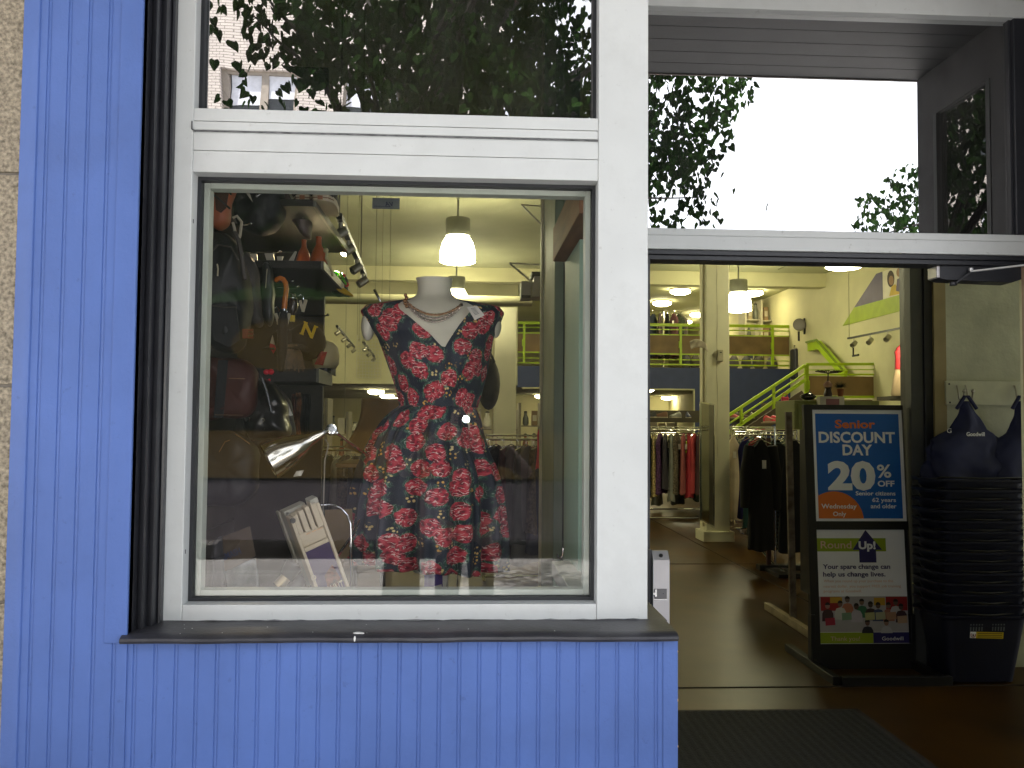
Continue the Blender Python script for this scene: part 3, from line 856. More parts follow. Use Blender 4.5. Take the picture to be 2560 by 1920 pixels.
for i in range(11):
    q = S(1990 - i * 27, 1000 + i * 18.5); mb.box(q.x - .1, q.x + .14, LY + .05, LY + 1.5, q.z - .16, q.z - .02)
mb.bar(S(1700, 1195), S(2012, 990), .05, .22)
obj('steps', mb, M('dark_stair', (.07, .05, .03), .6), stt)
mb = MB(); p0 = PX(2022, 868, 6.98); p1 = PX(2048, 862, 6.95); p2 = PX(2114, 938, 6.9)
mb.bar(p0, p1, .06, .17); mb.bar(p1, p2, .06, .17); obj('upper_stringer', mb, lime, stt, bev=.004)
mb = MB(); mb.bar(p0 + Vector((-.06, 0, .1)), p1 + Vector((-.06, 0, .1)), .03, .03); mb.bar(p1 + Vector((-.06, 0, .1)), p2 + Vector((-.06, 0, .1)), .03, .03); obj('upper_handrail', mb, M('dark_lime_paint', (.16, .25, .01), .5), stt)

# pendants and disc lamps: the lamps light the store
shadeE = EMIT('lit_lamp_shade', (1, .94, .58), 14)
discE = EMIT('lit_disc_lamp', (1, .88, .50), 11)
grey = M('grey_lamp_housing', (.25, .25, .2), .5)
def pendant(x, y, label):
    t = thing('pendant_lamp', (x, y, ZC), label, 'pendant lamp', 'dome pendant lamps hanging from the ceiling')
    zb = 3.80
    mb = MB(); mb.lathe([(.001, 0), (.10, 0), (.10, -.03), (.05, -.06), (.02, -.07), (.02, -.13)], (x, y, ZC - .001), seg=20); obj('canopy', mb, M('white_canopy', (.5, .5, .4), .5), t)
    mb = MB(); mb.lathe([(.014, 0), (.014, -.30)], (x, y, ZC - .1), seg=10); obj('rod', mb, grey, t)
    mb = MB(); mb.lathe([(.02, .43), (.155, .425), (.16, .40), (.16, .20), (.14, .19)], (x, y, zb - .085 + .085), seg=24); obj('housing', mb, grey, t)
    mb = MB(); mb.lathe([(.13, .19), (.165, .165), (.20, .10), (.225, .0), (.23, -.11), (.232, -.135), (.20, -.15), (.10, -.165), (.001, -.17)], (x, y, zb), seg=28); obj('shade', mb, shadeE, t)
    mb = MB(); mb.lathe([(.234, -.115), (.238, -.12), (.238, -.128), (.234, -.134)], (x, y, zb), seg=28, caps=False); obj('rim', mb, grey, t)
    return t
pa = pendant(-.13, 8.7, 'large lit dome pendant lamp hanging above the dress form')
la = ['lit dome pendant lamp half hidden behind the neck of the dress form', 'lit dome pendant lamp whose top is cut off by the white entrance header', 'lit dome pendant lamp right beside the square white column']
for (x, y), l_ in zip(((-.20, 13.3), (4.92, 8.6), (4.93, 13.1)), la):
    dup(pa, (x, y, ZC), 0, l_)
for (x, y) in ((-5.2, 8.7), (-5.2, 13.2)):
    dup(pa, (x, y, ZC), 0, 'lit dome pendant lamp over the hidden left half of the store')
def disc(p, r, label, grp):
    t = thing('ceiling_lamp', p, label, 'ceiling lamp', grp)
    x, y, z = p
    mb = MB(); mb.lathe([(r * .3, 0), (r * .9, -.001), (r, -.03), (r * .97, -.06), (r * .6, -.095), (.001, -.105)], (x, y, z - .03), seg=24); obj('diffuser', mb, discE, t)
    mb = MB(); mb.lathe([(r * .5, 0), (r * 1.02, -.002), (r * 1.02, -.028), (r * .5, -.029)], (x, y, z - .001), seg=24); obj('base', mb, M('lamp_base', (.3, .25, .15), .5), t)
    return t
def onceil(u, v, z):
    d = CM @ Vector(((u - 1280) / FOC, -(v - 960) / FOC, -1.0)); t = (z - EYE) / d.z
    return (d.x * t, d.y * t - CAMD, z)
for u, v, l_ in ((1701, 722, 'flat round lamp nearest on the mezzanine ceiling, just left of the column'), (1655, 752, 'flat round lamp over the packed clothes rail at the mezzanine left'), (1746, 781, 'flat round lamp partly hidden by the left side of the column'), (1710, 800, 'flat round lamp lowest in view, close above the lime railing'), (1882, 726, 'flat round lamp behind the small pendant next to the column')):
    disc(onceil(u, v, ZC), .225, l_, 'round lamps on the mezzanine ceiling')
for u, v, l_ in ((940, 988 - 15, 'round lamp under the low ceiling, leftmost beside the dress'), (968, 985, 'round lamp under the low ceiling, middle of three beside the dress'), (984, 993, 'round lamp under the low ceiling, touching the edge of the dress waist'),
                 (1310, 1001, 'oblong glowing lamp low behind the dress, lowest of its row'), (1330, 994, 'oblong glowing lamp low behind the dress, middle of its row'), (1352, 986, 'oblong glowing lamp low behind the dress, next to the green post'), (1616, 968, 'half hidden lamp under the mezzanine beside the white post'), (1668, 990, 'added lamp that brightens the opening under the mezzanine')):  # the last lamp is added to brighten the mezzanine opening
    disc(onceil(u, v, 2.38 if u < 1300 else 2.54), .2, l_, 'round lamps under the mezzanine')

# columns
colm = M('cream_column_paint', (.74, .71, .52), .6, var=.06, vs=2, bump=.08, bs=25)
def column(u0, u1, y, label, zt=4.599):
    x0 = P(u0, 1000, y).x; x1 = P(u1, 1000, y).x
    t = thing('column', ((x0 + x1) / 2, y, 0), label, 'column', 'square columns in the store')
    mb = MB(); mb.box(x0, x1, y, y + (x1 - x0), .13, zt); obj('shaft', mb, colm, t, bev=.01)
    mb = MB(); mb.box(x0 - .05, x1 + .05, y - .05, y + (x1 - x0) + .05, 0, .14); obj('base', mb, colm, t, bev=.008)
    mb = MB(); mb.tube([(x0 - .02, y + .06, .2), (x0 - .02, y + .06, zt - .01)], .014, 8); obj('conduit', mb, M('conduit_paint', (.42, .38, .25), .5), t)
    return t, x0, x1
CY = 9.3
ct, cx0, cx1 = column(1765, 1824, CY, 'square white column with a thermostat, standing in the doorway view')
mb = MB()
rr = random.Random(4)
pts = [(P(1792, 690, CY).x + rr.uniform(-.006, .006), CY - .0005, 3.9 - i * .12) for i in range(24)]
mb.tube(pts, [rr.uniform(.0006, .003) for _ in pts], 4); obj('crack', mb, M('crack_dark', (.3, .27, .18), .9), ct)
column(1236, 1290, 9.6, 'square greenish column seen past the shoulder of the dress', 3.2)
th = thing('thermostat', (0, 0, 0), 'small beige thermostat box on the white column', 'thermostat')
th.location = P(1802, 889, CY - .03)
a = P(1795, 874, CY - .04); b = P(1809, 903, CY - .04)
mb = MB(); mb.box(a.x, b.x, CY - .04, CY - .001, b.z, a.z); obj('cover', mb, M('beige_plastic', (.5, .46, .32), .5), th, bev=.006)
mb = MB(); mb.box(a.x + .025, b.x - .025, CY - .043, CY - .0405, a.z - .045, a.z - .032); obj('display', mb, blk, th)
mb = MB(); a = P(1726, 851, CY - .05)
mb.grid(lambda s, t_: P(1724 + 42 * s + 4 * t_, 853 - 9 * math.sin(s * 3) + 20 * t_ + 8 * s, CY - .05 + .03 * math.sin(s * 7 + t_ * 3)), 10, 5)
solo('paper_notice', mb, M('off_white_paper', (.52, .46, .36), .8), 'crumpled paper notice curling off the side of the white column', 'paper', solid=.002)
# mirror leaning on the column
mr = thing('mirror', (P(1768, 1150, CY).x, CY, 1), 'tall chrome framed mirror fixed to the left of the column', 'mirror')
a = P(1751, 1006, CY - .45); b = P(1784, 1012, CY - .06); c_ = P(1784, 1318, CY - .06); d_ = P(1751, 1298, CY - .45)
mb = MB(); mb.add([a, b, c_, d_] + [q + Vector((.012, .0, 0)) for q in (a, b, c_, d_)], [(0, 1, 2, 3), (7, 6, 5, 4), (0, 4, 5, 1), (1, 5, 6, 2), (2, 6, 7, 3), (3, 7, 4, 0)]); obj('glass', mb, M('dark_mirror', (.28, .28, .28), .08, metal=1, var=.02), mr)
mb = MB()
for p, q in ((a, b), (b, c_), (c_, d_), (d_, a)): mb.bar(p, q, .03, .02)
obj('frame', mb, chrome, mr)

# right wall: mural, track light, dressed figure, clock, shelf
mu = thing('wall_mural', PX(2200, 760, XW - .02), 'slanted purple and lime mural with pictured people high on the right wall', 'mural')
def wallpoly(pts, t, m, nm, par, xx=XW - .002):
    mb = MB(); mb.prism([PX(u, v, xx) for u, v in pts], (-t, 0, 0)); return obj(nm, mb, m, par, smooth=0)
wallpoly([(2107.6, 815), (2136.7, 769), (2300, 723), (2300, 765)], .012, M('mural_lime', (.30, .40, .01), .5), 'lime_band', mu)
wallpoly([(2136.7, 769), (2192, 684.5), (2207.6, 679), (2209, 749)], .012, M('mural_purple', (.10, .085, .16), .5), 'purple_panel', mu)
wallpoly([(2209, 749), (2207.6, 679), (2300, 645), (2300, 723)], .010, M('mural_white', (.62, .58, .48), .5), 'photo_panel', mu)
mskin = M('printed_skin', (.30, .17, .10), .6); mhair = M('printed_dark', (.05, .035, .03), .6); myel = M('printed_yellow', (.55, .38, .05), .6); mpur = M('printed_purple', (.10, .08, .16), .6)
def el(cu, cv, a, b, n=18): return [(cu + a * math.cos(6.2832 * i / n), cv + b * math.sin(6.2832 * i / n)) for i in range(n)]
xm = XW - .0125
for nm, pts, m in (('printed_person_hair', el(2227, 697, 9, 21), mhair), ('printed_person_face', el(2228, 701, 6, 12), mskin), ('printed_person_top', [(2223, 740), (2229, 716), (2238, 710), (2246, 722), (2250, 735)], myel),
                   ('printed_person_face', el(2247, 681, 6, 11), mskin), ('printed_person_top', [(2240, 735 - 8), (2243, 698), (2252, 694), (2256, 731)], mpur), ('printed_person_hair', [(2256, 728), (2258, 672), (2264, 664), (2266, 725)], mhair), ('printed_person_top', [(2266, 727), (2264, 664), (2300, 652), (2300, 717)], mpur)):
    xm -= .0015
    wallpoly(pts, .001, m, nm, mu, xm)
def lamp_light(p, watts, parent, aim=None):
    l = bpy.data.lights.new('bulb_light', 'SPOT' if aim else 'POINT'); l.energy = watts; l.color = (1, .80, .45); l.shadow_soft_size = .03
    o = bpy.data.objects.new('bulb_light', l); C.objects.link(o); o.parent = parent; o.location = Vector(p) - root_loc(parent)
    if aim: l.spot_size = math.radians(48); l.spot_blend = .6; o.rotation_euler = (aim - Vector(p)).to_track_quat('-Z', 'Y').to_euler()
def track(name, label, a, b, heads, wires, lit=(), hs=.06):
    t = thing(name, a, label, 'track light', 'track lights on hanging rails')
    a = Vector(a); b = Vector(b)
    mb = MB(); mb.bar(a, b, .03, .03); obj('rail', mb, blk, t)
    mb = MB()
    for f in wires:
        p = a.lerp(b, f); mb.tube([p, (p.x, p.y, ZC)], .005, 5)
    if wires: obj('suspension_wire', mb, M('wire', (.25, .23, .15), .5), t)
    for i, f in enumerate(heads):
        p = a.lerp(b, f)
        mb = MB(); mb.lathe([(.012, 0), (.012, -hs)], p, seg=8)
        c_ = p + Vector((0, 0, -hs * 1.5)); ax = Vector((-.6, -.4, -.5)).normalized()
        mb.lathe([(.2 * hs, -hs * .8), (.55 * hs, -hs * .7), (.6 * hs, hs * .8), (.5 * hs, hs * .8), (.45 * hs, hs * .3)], c_, ax, 12)
        h = obj('spot_head', mb, M('brushed_steel', (.4, .38, .3), .35, metal=.7), t)
        if i in lit:
            mb = MB(); mb.ball(c_ + ax * hs * .62, .46 * hs, 12, 8); obj('bulb', mb, EMIT('spot_bulb', (1, .85, .45), 40), h); lamp_light(c_ + ax * hs * 1.6 + Vector((.06, -.12, -.03)), 85, h, Vector((-1.12, 1.1, 1.86)))
    return t
track('track_light', 'track light with three spots hanging under the mural', PX(2120, 846, 6.5), PX(2290, 813, 6.5), (.1, .36, .62), (.02, .82), (), .075)
sp_ = thing('wall_spot', PX(2137, 880, 6.6), 'small black spot bracket below the track light', 'spotlight')
mb = MB(); mb.bar(PX(2133, 868, 6.6), PX(2133, 890, 6.6), .02, .02); mb.bar(PX(2132, 890, 6.6), PX(2146, 887, 6.6), .03, .03); obj('bracket', mb, blk, sp_)
ck = thing('wall_clock', PX(2000, 815, XW - .1), 'round dark wall clock in a bracket beside the mezzanine', 'clock')
c0 = PX(1999, 812, XW - .12); mb = MB(); mb.lathe([(.001, 0), (.13, 0), (.13, .05), (.11, .055), (.001, .05)], c0, (-.5, -.87, 0), 20); obj('face', mb, M('clock_face', (.12, .1, .08), .4), ck)
mb = MB(); mb.bar(c0 + Vector((.1, 0, .14)), c0 + Vector((.1, 0, -.2)), .03, .03); mb.bar(c0 + Vector((-.02, 0, -.14)), c0 + Vector((-.02, 0, -.34)), .04, .03); obj('bracket', mb, blk, ck)
sk_ = thing('suitcase', P(1998, 900, 15.9), 'dark upright suitcase at the end of the lime railing', 'suitcase')
a = P(1986, 870, 15.9); b = P(2009, 948, 15.9); mb = MB(); mb.box(a.x, b.x, 15.9, 16.2, b.z, a.z); obj('shell', mb, M('dark_navy_shell', (.02, .02, .035), .4), sk_, bev=.05)
mb = MB(); mb.tube([(a.x + .05, 16.05, a.z), (a.x + .05, 16.05, a.z + .06), (b.x - .05, 16.05, a.z + .06), (b.x - .05, 16.05, a.z)], .012, 6); obj('handle', mb, blk, sk_)

# generic garment on a hanger: (x, y) on the rail, rail height zt
def gmat(name, rgb, kind=None):
    if kind == 'stripe':
        m = M(name, rgb, .85); n = m.node_tree; b = n.nodes['Principled BSDF']
        w_ = n.nodes.new('ShaderNodeTexWave'); w_.bands_direction = 'Z'; w_.inputs['Scale'].default_value = 7
        t = n.nodes.new('ShaderNodeTexCoord'); r = n.nodes.new('ShaderNodeValToRGB'); r.color_ramp.elements[0].position = .45; r.color_ramp.elements[1].position = .55
        r.color_ramp.elements[0].color = (*[c * .35 for c in rgb], 1); r.color_ramp.elements[1].color = (*[c * 1.8 for c in rgb], 1)
        n.links.new(t.outputs['Object'], w_.inputs['Vector']); n.links.new(w_.outputs['Fac'], r.inputs['Fac']); n.links.new(r.outputs['Color'], b.inputs['Base Color']); return m
    if kind == 'print':
        return M(name, rgb, .85, var=.9, vs=35, dark=[c * .15 for c in rgb])
    return M(name, rgb, .85, var=.12, vs=4, bump=.05)
def garment(x, y, zt, ln, wd, rz, m, label, grp, kind='dress', seed=0, depth=.05, nm='garment'):
    rn = random.Random(seed * 7 + int(x * 100))
    t = thing(nm, (x, y, zt), label, 'garment' if nm == 'garment' else 'coat', grp)
    ca, sa = math.cos(rz), math.sin(rz)
    def W(a, b, c): return Vector((x + a * ca - b * sa, y + a * sa + b * ca, zt - .07 + c))
    ph_ = rn.uniform(0, 6); nf = rn.randint(3, 5)
    NU, NV = 28, 14
    V = []
    for j in range(NV + 1):
        f = j / NV
        if f < .12: w_ = wd * (.28 + .72 * math.sqrt(f / .12))
        elif kind == 'coat': w_ = wd * (1 + .12 * (f - .12))
        else: w_ = wd * (1 - .18 * math.sin((f - .12) * 3.2) + .22 * max(0, f - .4))
        for i in range(NU):
            a = 2 * math.pi * i / NU
            fo = 1 + .22 * f * math.sin(a * nf + ph_) + .06 * math.sin(a * 9 + ph_ * 2 + f * 4)
            V.append(W(math.cos(a) * w_ * (1 + .03 * math.sin(f * 9 + ph_)), math.sin(a) * depth * (.5 + .8 * f) * fo, -f * ln - (.035 * (abs(math.cos(a)) ** 2) if f < .15 else 0) + (.012 * math.sin(a * 3 + ph_) if j == NV else 0)))
    mb = MB(); mb.add(V, [(j * NU + i, j * NU + (i + 1) % NU, (j + 1) * NU + (i + 1) % NU, (j + 1) * NU + i) for j in range(NV) for i in range(NU)] + [tuple(range(NU))])
    if kind == 'coat':
        for s in (-1, 1):
            mb.tube([W(s * wd * .92, 0, -.06), W(s * wd * 1.2, .01, -ln * .3), W(s * wd * 1.24, .02, -ln * .62)], [.055, .065, .055], 10)
    obj('cloth', mb, m, t, smooth=60)
    mb = MB(); mb.tube([W(0, 0, .0), W(0, 0, .05), W(.018, 0, .085), W(.03, 0, .075), W(.03, 0, .06)], .0035, 5); mb.tube([W(-wd * .85, 0, -.045), W(0, 0, .012), W(wd * .85, 0, -.045)], .006, 6)
    obj('hanger', mb, chrome, t)
    if rn.random() < .45:
        mb = MB(); q = W(rn.uniform(-.5, .5) * wd, -depth * 1.2, -ln * .22); mb.box(q.x - .022, q.x + .022, q.y - .004, q.y - .002, q.z - .045, q.z + .045); obj('price_tag', mb, M('white_tag', (.75, .72, .66), .7), t)
    return t
def rack(name, label, a, b, zt, legs=True, base=True):
    t = thing('clothes_rack', ((a[0] + b[0]) / 2, (a[1] + b[1]) / 2, 0), label, 'clothes rack', 'chrome clothes racks')
    mb = MB(); mb.tube([(a[0], a[1], zt), (b[0], b[1], zt)], .014, 8); mb.tube([(a[0], a[1] + .06, zt + .04), (b[0], b[1] + .06, zt + .04)], .01, 8); obj('rail', mb, chrome, t)
    for p in (a, b):
        mb = MB(); mb.tube([(p[0], p[1], .03), (p[0], p[1], zt + .06)], .016, 8); obj('upright', mb, chrome, t)
    mb = MB(); mb.tube([(a[0], a[1], .04), (b[0], b[1], .04)], .014, 8)
    for p in (a, b): mb.bar((p[0], p[1] - .3, .03), (p[0], p[1] + .3, .03), .03, .03, )
    obj('base', mb, chrome, t)
    return t
# rack in the doorway view, left of the column
RY = 11.9
xa = P(1560, 1072, RY).x; xb = P(1752, 1072, RY).x; zr = P(1700, 1074, RY).z
rack('r', 'clothes rack of dresses left of the white column', (xa, RY), (xb, RY), zr)
gl1 = [(1622, (.02, .02, .03), None, 1.02, 'black dress at the left end of the rack by the white post'), (1634, (.33, .26, .12), 'print', 1.05, 'tan patterned dress hanging beside the black dress'), (1650, (.08, .03, .10), 'print', 1.0, 'dark purple printed dress next to the tan one'),
       (1663, (.05, .045, .06), None, .92, 'charcoal top with a white tag between purple and grey dresses'), (1678, (.25, .26, .24), None, 1.12, 'pale grey dress in the middle of the rack'), (1692, (.12, .10, .07), 'print', 1.0, 'brown leopard print dress next to the red ones'),
       (1708, (.35, .10, .10), None, 1.0, 'dusty rose dress just left of the bright red dress'), (1722, (.42, .03, .05), None, 1.05, 'bright red dress on the rack'), (1735, (.48, .06, .07), None, .98, 'coral red dress hanging right of the bright red one'), (1746, (.07, .03, .04), None, 1.0, 'maroon dress beside the mirror edge')]
for i, (u, c_, k_, ln, l_) in enumerate(gl1):
    x = P(u, 1080, RY).x
    garment(x, RY, zr + .01, ln, .17, 1.15 + .2 * math.sin(i * 2.1), gmat('cloth_a%d' % i, c_, k_), l_, 'garments on the rack left of the column', seed=i)
# shelf boards above the racks with shoes and goods
sh = thing('shoe_shelf', (P(1690, 1035, 13).x, 13.0, 1.7), 'dark long shelf of shoes above the clothes racks', 'shelf')
a = P(1600, 1038, 13); b = P(1998, 1050, 13)
mb = MB(); mb.box(a.x, b.x, 13, 13.5, b.z - .06, b.z + .02); obj('board', mb, M('dark_shelf', (.06, .05, .035), .6), sh)
mb = MB(); mb.box(a.x, b.x, 13.48, 13.5, b.z + .02, b.z + .16); obj('back_panel', mb, M('dark_shelf'), sh)
shoec = [(.03, .03, .04), (.16, .08, .05), (.2, .2, .18), (.05, .06, .12), (.3, .05, .05), (.10, .07, .05), (.3, .28, .22), (.02, .02, .02)]
sl_ = ['black', 'brown', 'pale grey', 'navy', 'dark red', 'tan brown', 'cream', 'glossy black']
wh_ = ['at the left end of the long shelf', 'second along the long shelf', 'near the middle of the left half of the shelf', 'left of the mirror', 'right of the column on the shelf', 'beside the dark red shoe', 'farther right on the long shelf', 'at the right end of the long shelf']
def shoe(p, rz, m, label, s=1.0, grp='shoes on the long shelf'):
    t = thing('shoe', p, label, 'shoe', grp)
    ca, sa = math.cos(rz) * s, math.sin(rz) * s
    def W(a, b, c): return Vector((p[0] + a * ca - b * sa, p[1] + a * sa + b * ca, p[2] + c * s))
    prof = [(-.13, .032, .085), (-.10, .036, .10), (-.04, .034, .085), (.02, .038, .062), (.08, .044, .05), (.12, .035, .035), (.135, .012, .02)]
    V = []; n = 12
    for x, w_, h in prof:
        for i in range(n):
            a = math.pi * i / (n - 1)
            V.append(W(x, w_ * math.cos(a), .016 + h * math.sin(a)))
    mb = MB(); mb.add(V, [(j * n + i, j * n + i + 1, (j + 1) * n + i + 1, (j + 1) * n + i) for j in range(len(prof) - 1) for i in range(n - 1)] + [tuple(range(n)), tuple((len(prof) - 1) * n + i for i in range(n))])
    obj('upper', mb, m, t, smooth=60)
    mb = MB(); mb.prism([W(x, y, 0) for x, y in [(-.135, -.03), (-.13, .03), (-.03, .034), (.07, .046), (.12, .034), (.14, 0), (.12, -.034), (.07, -.046), (-.03, -.034)]], (0, 0, .018 * s)); obj('sole', mb, M('shoe_sole', (.45, .4, .3), .7), t)
    return t
for i, u in enumerate((1630, 1652, 1690, 1722, 1835, 1858, 1885, 1985)):
    q = P(u, 1040, 13.1); shoe((q.x, 13.15, b.z + .02), 1.9 + i * .9, M('shoe_leather%d' % i, shoec[i], .5), sl_[i] + ' shoe ' + wh_[i])
# wire basket with red shoes, pink card
bk_ = thing('wire_basket', P(1935, 1050, 11), 'small tan wire basket holding red shoes', 'basket')
a = P(1913, 1058, 11); b = P(1956, 1046, 11)
mb = MB(); mb.box(a.x, b.x, 11, 11.2, a.z, a.z + .012)
for i in range(12): mb.box(a.x + (b.x - a.x) * i / 12, a.x + (b.x - a.x) * i / 12 + .008, 10.995, 11.0, a.z, b.z)
mb.box(a.x, b.x, 10.99, 11.0, b.z - .012, b.z); obj('frame', mb, M('tan_wire', (.3, .22, .12), .5), bk_)
red = M('red_leather', (.5, .02, .04), .4)
for i, u in enumerate((1924, 1944)):
    q = P(u, 1048, 11.1); shoe((q.x, 11.1, a.z + .015), -1.3 + i * .2, red, ('red shoe on the left in the tan wire basket', 'red shoe on the right in the tan wire basket')[i], 1.0, 'pair of red shoes')
rb = thing('red_bag', P(1964, 1010, 9), 'small bright pink red bag standing beside the green cabinet', 'bag')
a = P(1955, 992, 9); b = P(1974, 1035, 9)
mb = MB(); mb.prism([(a.x, 9, b.z), (b.x, 9, b.z), (b.x - .01, 9, a.z), (a.x + .005, 9, a.z)], (0, .06, 0)); obj('body', mb, M('pink_red', (.55, .02, .06), .4), rb, bev=.008)
mb = MB(); mb.tube([(a.x + .02, 9.03, a.z), (a.x + .03, 9.03, a.z + .05), (b.x - .02, 9.03, a.z + .04), (b.x - .02, 9.03, a.z)], .005, 6); obj('handle', mb, red, rb)
# rack running into the store, right of the column
rk2 = rack('r', 'clothes rack of coats running back right of the column', (3.42, 7.0), (3.95, 9.6), 1.52)
gl2 = [(1833, 9.5, (.50, .42, .32), None, 1.15, .10, 'long cream dress at the far end of the coat rack'), (1866, 9.2, (.02, .02, .14), None, 1.1, .12, 'deep blue dress between the cream and teal dresses'), (1882, 8.9, (.03, .10, .10), None, 1.2, .14, 'teal dress hanging behind the black coat'),
       (1896, 8.6, (.25, .02, .03), None, .55, .15, 'short dark red top with a white tag on the coat rack'), (1906, 8.2, (.015, .02, .018), None, 1.2, .19, 'black dress tucked behind the striped one'), (1938, 7.3, (.022, .035, .034), 'stripe', 1.25, .21, 'dark striped dress with a white tag on the rack front'), (1902, 6.8, (.008, .008, .010), None, 1.18, .13, 'black coat sleeve side, left of the striped dress'), (1985, 6.9, (.008, .008, .011), None, 1.22, .17, 'long black coat at the front right of the rack')]
for i, (u, y, c_, k_, ln, wd, l_) in enumerate(gl2):
    x = P(u, 1100, y).x
    garment(x, y, 1.50, ln, wd, .15 * math.sin(i * 3), gmat('cloth_b%d' % i, c_, k_), l_, 'garments on the coat rack', 'coat' if c_[0] < .012 else 'dress', seed=i + 20, depth=.06)
hl = ['wire hanger farthest back on the bare rail', 'bare wire hanger beside the farthest one', 'bare wire hanger third from the back', 'bare wire hanger fourth from the back', 'bare wire hanger in the back half of the bare rail', 'bare wire hanger just behind the rail middle', 'bare wire hanger at the rail middle', 'bare wire hanger just past the rail middle', 'bare wire hanger in the front half of the rail', 'bare wire hanger fourth from the front', 'bare wire hanger third from the front', 'bare wire hanger second from the front', 'bare wire hanger nearest to the black coat']
rack('r', 'bare chrome rail of empty hangers behind the coat rack', (P(1828, 1074, 11.4).x, 11.4), (P(1992, 1074, 11.4).x, 11.4), P(1900, 1074, 11.4).z)
for i, l_ in enumerate(hl):
    q = P(1832 + i * 10.5, 1075, 11.4)
    t = thing('hanger', q, l_, 'hanger', 'empty hangers on the bare rail')
    ca, sa = math.cos(1.1 + .2 * math.sin(i * 5)), math.sin(1.1 + .2 * math.sin(i * 5))
    mb = MB(); z = q.z - .09
    mb.tube([(q.x, q.y, z), (q.x, q.y, z + .06), (q.x + .02 * ca, q.y + .02 * sa, z + .10), (q.x + .035 * ca, q.y + .035 * sa, z + .08)], .004, 5)
    mb.tube([(q.x - .2 * ca, q.y - .2 * sa, z - .1), (q.x, q.y, z), (q.x + .2 * ca, q.y + .2 * sa, z - .1), (q.x - .2 * ca, q.y - .2 * sa, z - .1)], .006, 6)
    obj('frame', mb, chrome, t)
# stands in front
rs = thing('display_stand', (P(1921, 1400, 6.9).x, 7, 0), 'black stand with a flat crossbar base under the coats', 'display stand')
mb = MB(); a = P(1921, 1330, 7); mb.box(a.x - .022, a.x + .022, 7 - .02, 7.02, 0, 1.45); obj('pole', mb, M('dark_red_pole', (.05, .012, .01), .5), rs)
mb = MB(); a = P(1896, 1408, 7); b = P(2020, 1408, 7); mb.box(a.x, b.x, 6.95, 7.08, .0, .06); mb.box(a.x + .15, b.x, 6.45, 6.56, 0, .05); mb.box(a.x + .05, a.x + .3, 6.5, 7, .0, .035); obj('base', mb, blk, rs, bev=.004)
gp = thing('rack_upright', (2.57, 4.4, 0), 'rusty grey metal rack upright on a pale floor bar beside the sign', 'rack')
mb = MB(); a = P(1971, 1030, 4.4); b = P(1983, 1570, 4.4); mb.bar((a.x, 4.4, a.z), (b.x, 4.4, .04), .05, .03, up=(0, 1, 0)); obj('post', mb, M('rusty_grey_metal', (.17, .14, .11), .6, var=.4, vs=14, dark=(.07, .045, .03)), gp)
mb = MB(); a = P(1923, 1535, 4.9); b = P(2030, 1606, 3.75); mb.bar((a.x, 4.95, .035), (b.x + .06, 3.62, .035), .05, .06); obj('floor_bar', mb, M('pale_worn_bar', (.35, .28, .18), .5, var=.2), gp, bev=.003)
# goods on the green cabinet
gc = thing('cabinet', P(2016, 1035, 5.4), 'olive green cabinet block behind the sign', 'cabinet')
a = P(1986, 1000, 5.4); b = P(2120, 1075, 5.4)
mb = MB(); mb.box(a.x, b.x + .3, 5.4, 5.9, b.z, a.z); obj('body', mb, M('olive_cabinet', (.22, .24, .07), .6), gc, bev=.006)
mb = MB(); mb.box(a.x + .22, b.x + .25, 5.5, 5.85, 0, b.z - .001); obj('pedestal', mb, blk, gc)
mb = MB(); mb.box(a.x + .03, b.x, 5.392, 5.3995, b.z + .02, a.z - .03); obj('door', mb, M('olive_cabinet'), gc, bev=.003)
bx = thing('card_box', P(2080, 1000, 5.35), 'white card box with a pink panel standing on the green cabinet', 'box')
a = P(2050, 991, 5.3); b = P(2111, 1016, 5.3)
mb = MB(); mb.box(a.x, b.x, 5.3, 5.38, b.z - .1, a.z); obj('carton', mb, M('white_card', (.6, .56, .48), .7), bx, bev=.002)
mb = MB(); c_ = P(2065, 997, 5.3); d_ = P(2098, 1014, 5.3); mb.box(c_.x, d_.x, 5.296, 5.2995, d_.z, c_.z); obj('panel', mb, M('mauve_panel', (.28, .12, .14), .6), bx)
gb = thing('handbag', P(2018, 990, 5.6), 'shiny black handbag lying on the olive green cabinet', 'bag')
mb = MB(); q = P(2020, 992, 5.6); mb.ball((q.x, 5.6, q.z), (.075, .05, .035), 16, 10); mb.tube([(q.x - .06, 5.58, q.z + .01), (q.x, 5.56, q.z + .045), (q.x + .07, 5.58, q.z)], .006, 6); obj('body', mb, M('black_patent', (.015, .012, .014), .15, coat=.5), gb)
vz = thing('vase', P(2070, 990, 5.5), 'dark vase with a pink neck holding a flat topped ornament tree', 'vase')
q = P(2070, 991, 5.5)
mb = MB(); mb.lathe([(.036, 0), (.04, .02), (.032, .05), (.026, .075), (.034, .085)], q, seg=18); obj('body', mb, M('dark_vase', (.03, .018, .015), .35), vz)
mb = MB(); mb.lathe([(.034, .085), (.04, .10), (.04, .115), (.02, .14), (.012, .145)], q, seg=18); obj('neck', mb, M('pink_vase', (.42, .24, .18), .5), vz)
mb = MB(); mb.tube([q + Vector((0, 0, .14)), q + Vector((.003, 0, .2)), q + Vector((.002, 0, .225))], [.007, .006, .008], 7)
rr = random.Random(2)
for i in range(26):
    a_ = rr.uniform(0, 6.28); r_ = rr.uniform(.04, .13); mb.tube([q + Vector((0, 0, .215)), q + Vector((math.cos(a_) * r_, math.sin(a_) * r_ * .6, .235 + rr.uniform(-.01, .012)))], .0035, 4)
    mb.ball(q + Vector((math.cos(a_) * r_, math.sin(a_) * r_ * .6, .238)), (.016, .012, .006), 6, 4)
obj('ornament_tree', mb, M('dark_ornament', (.04, .03, .02), .7), vz)
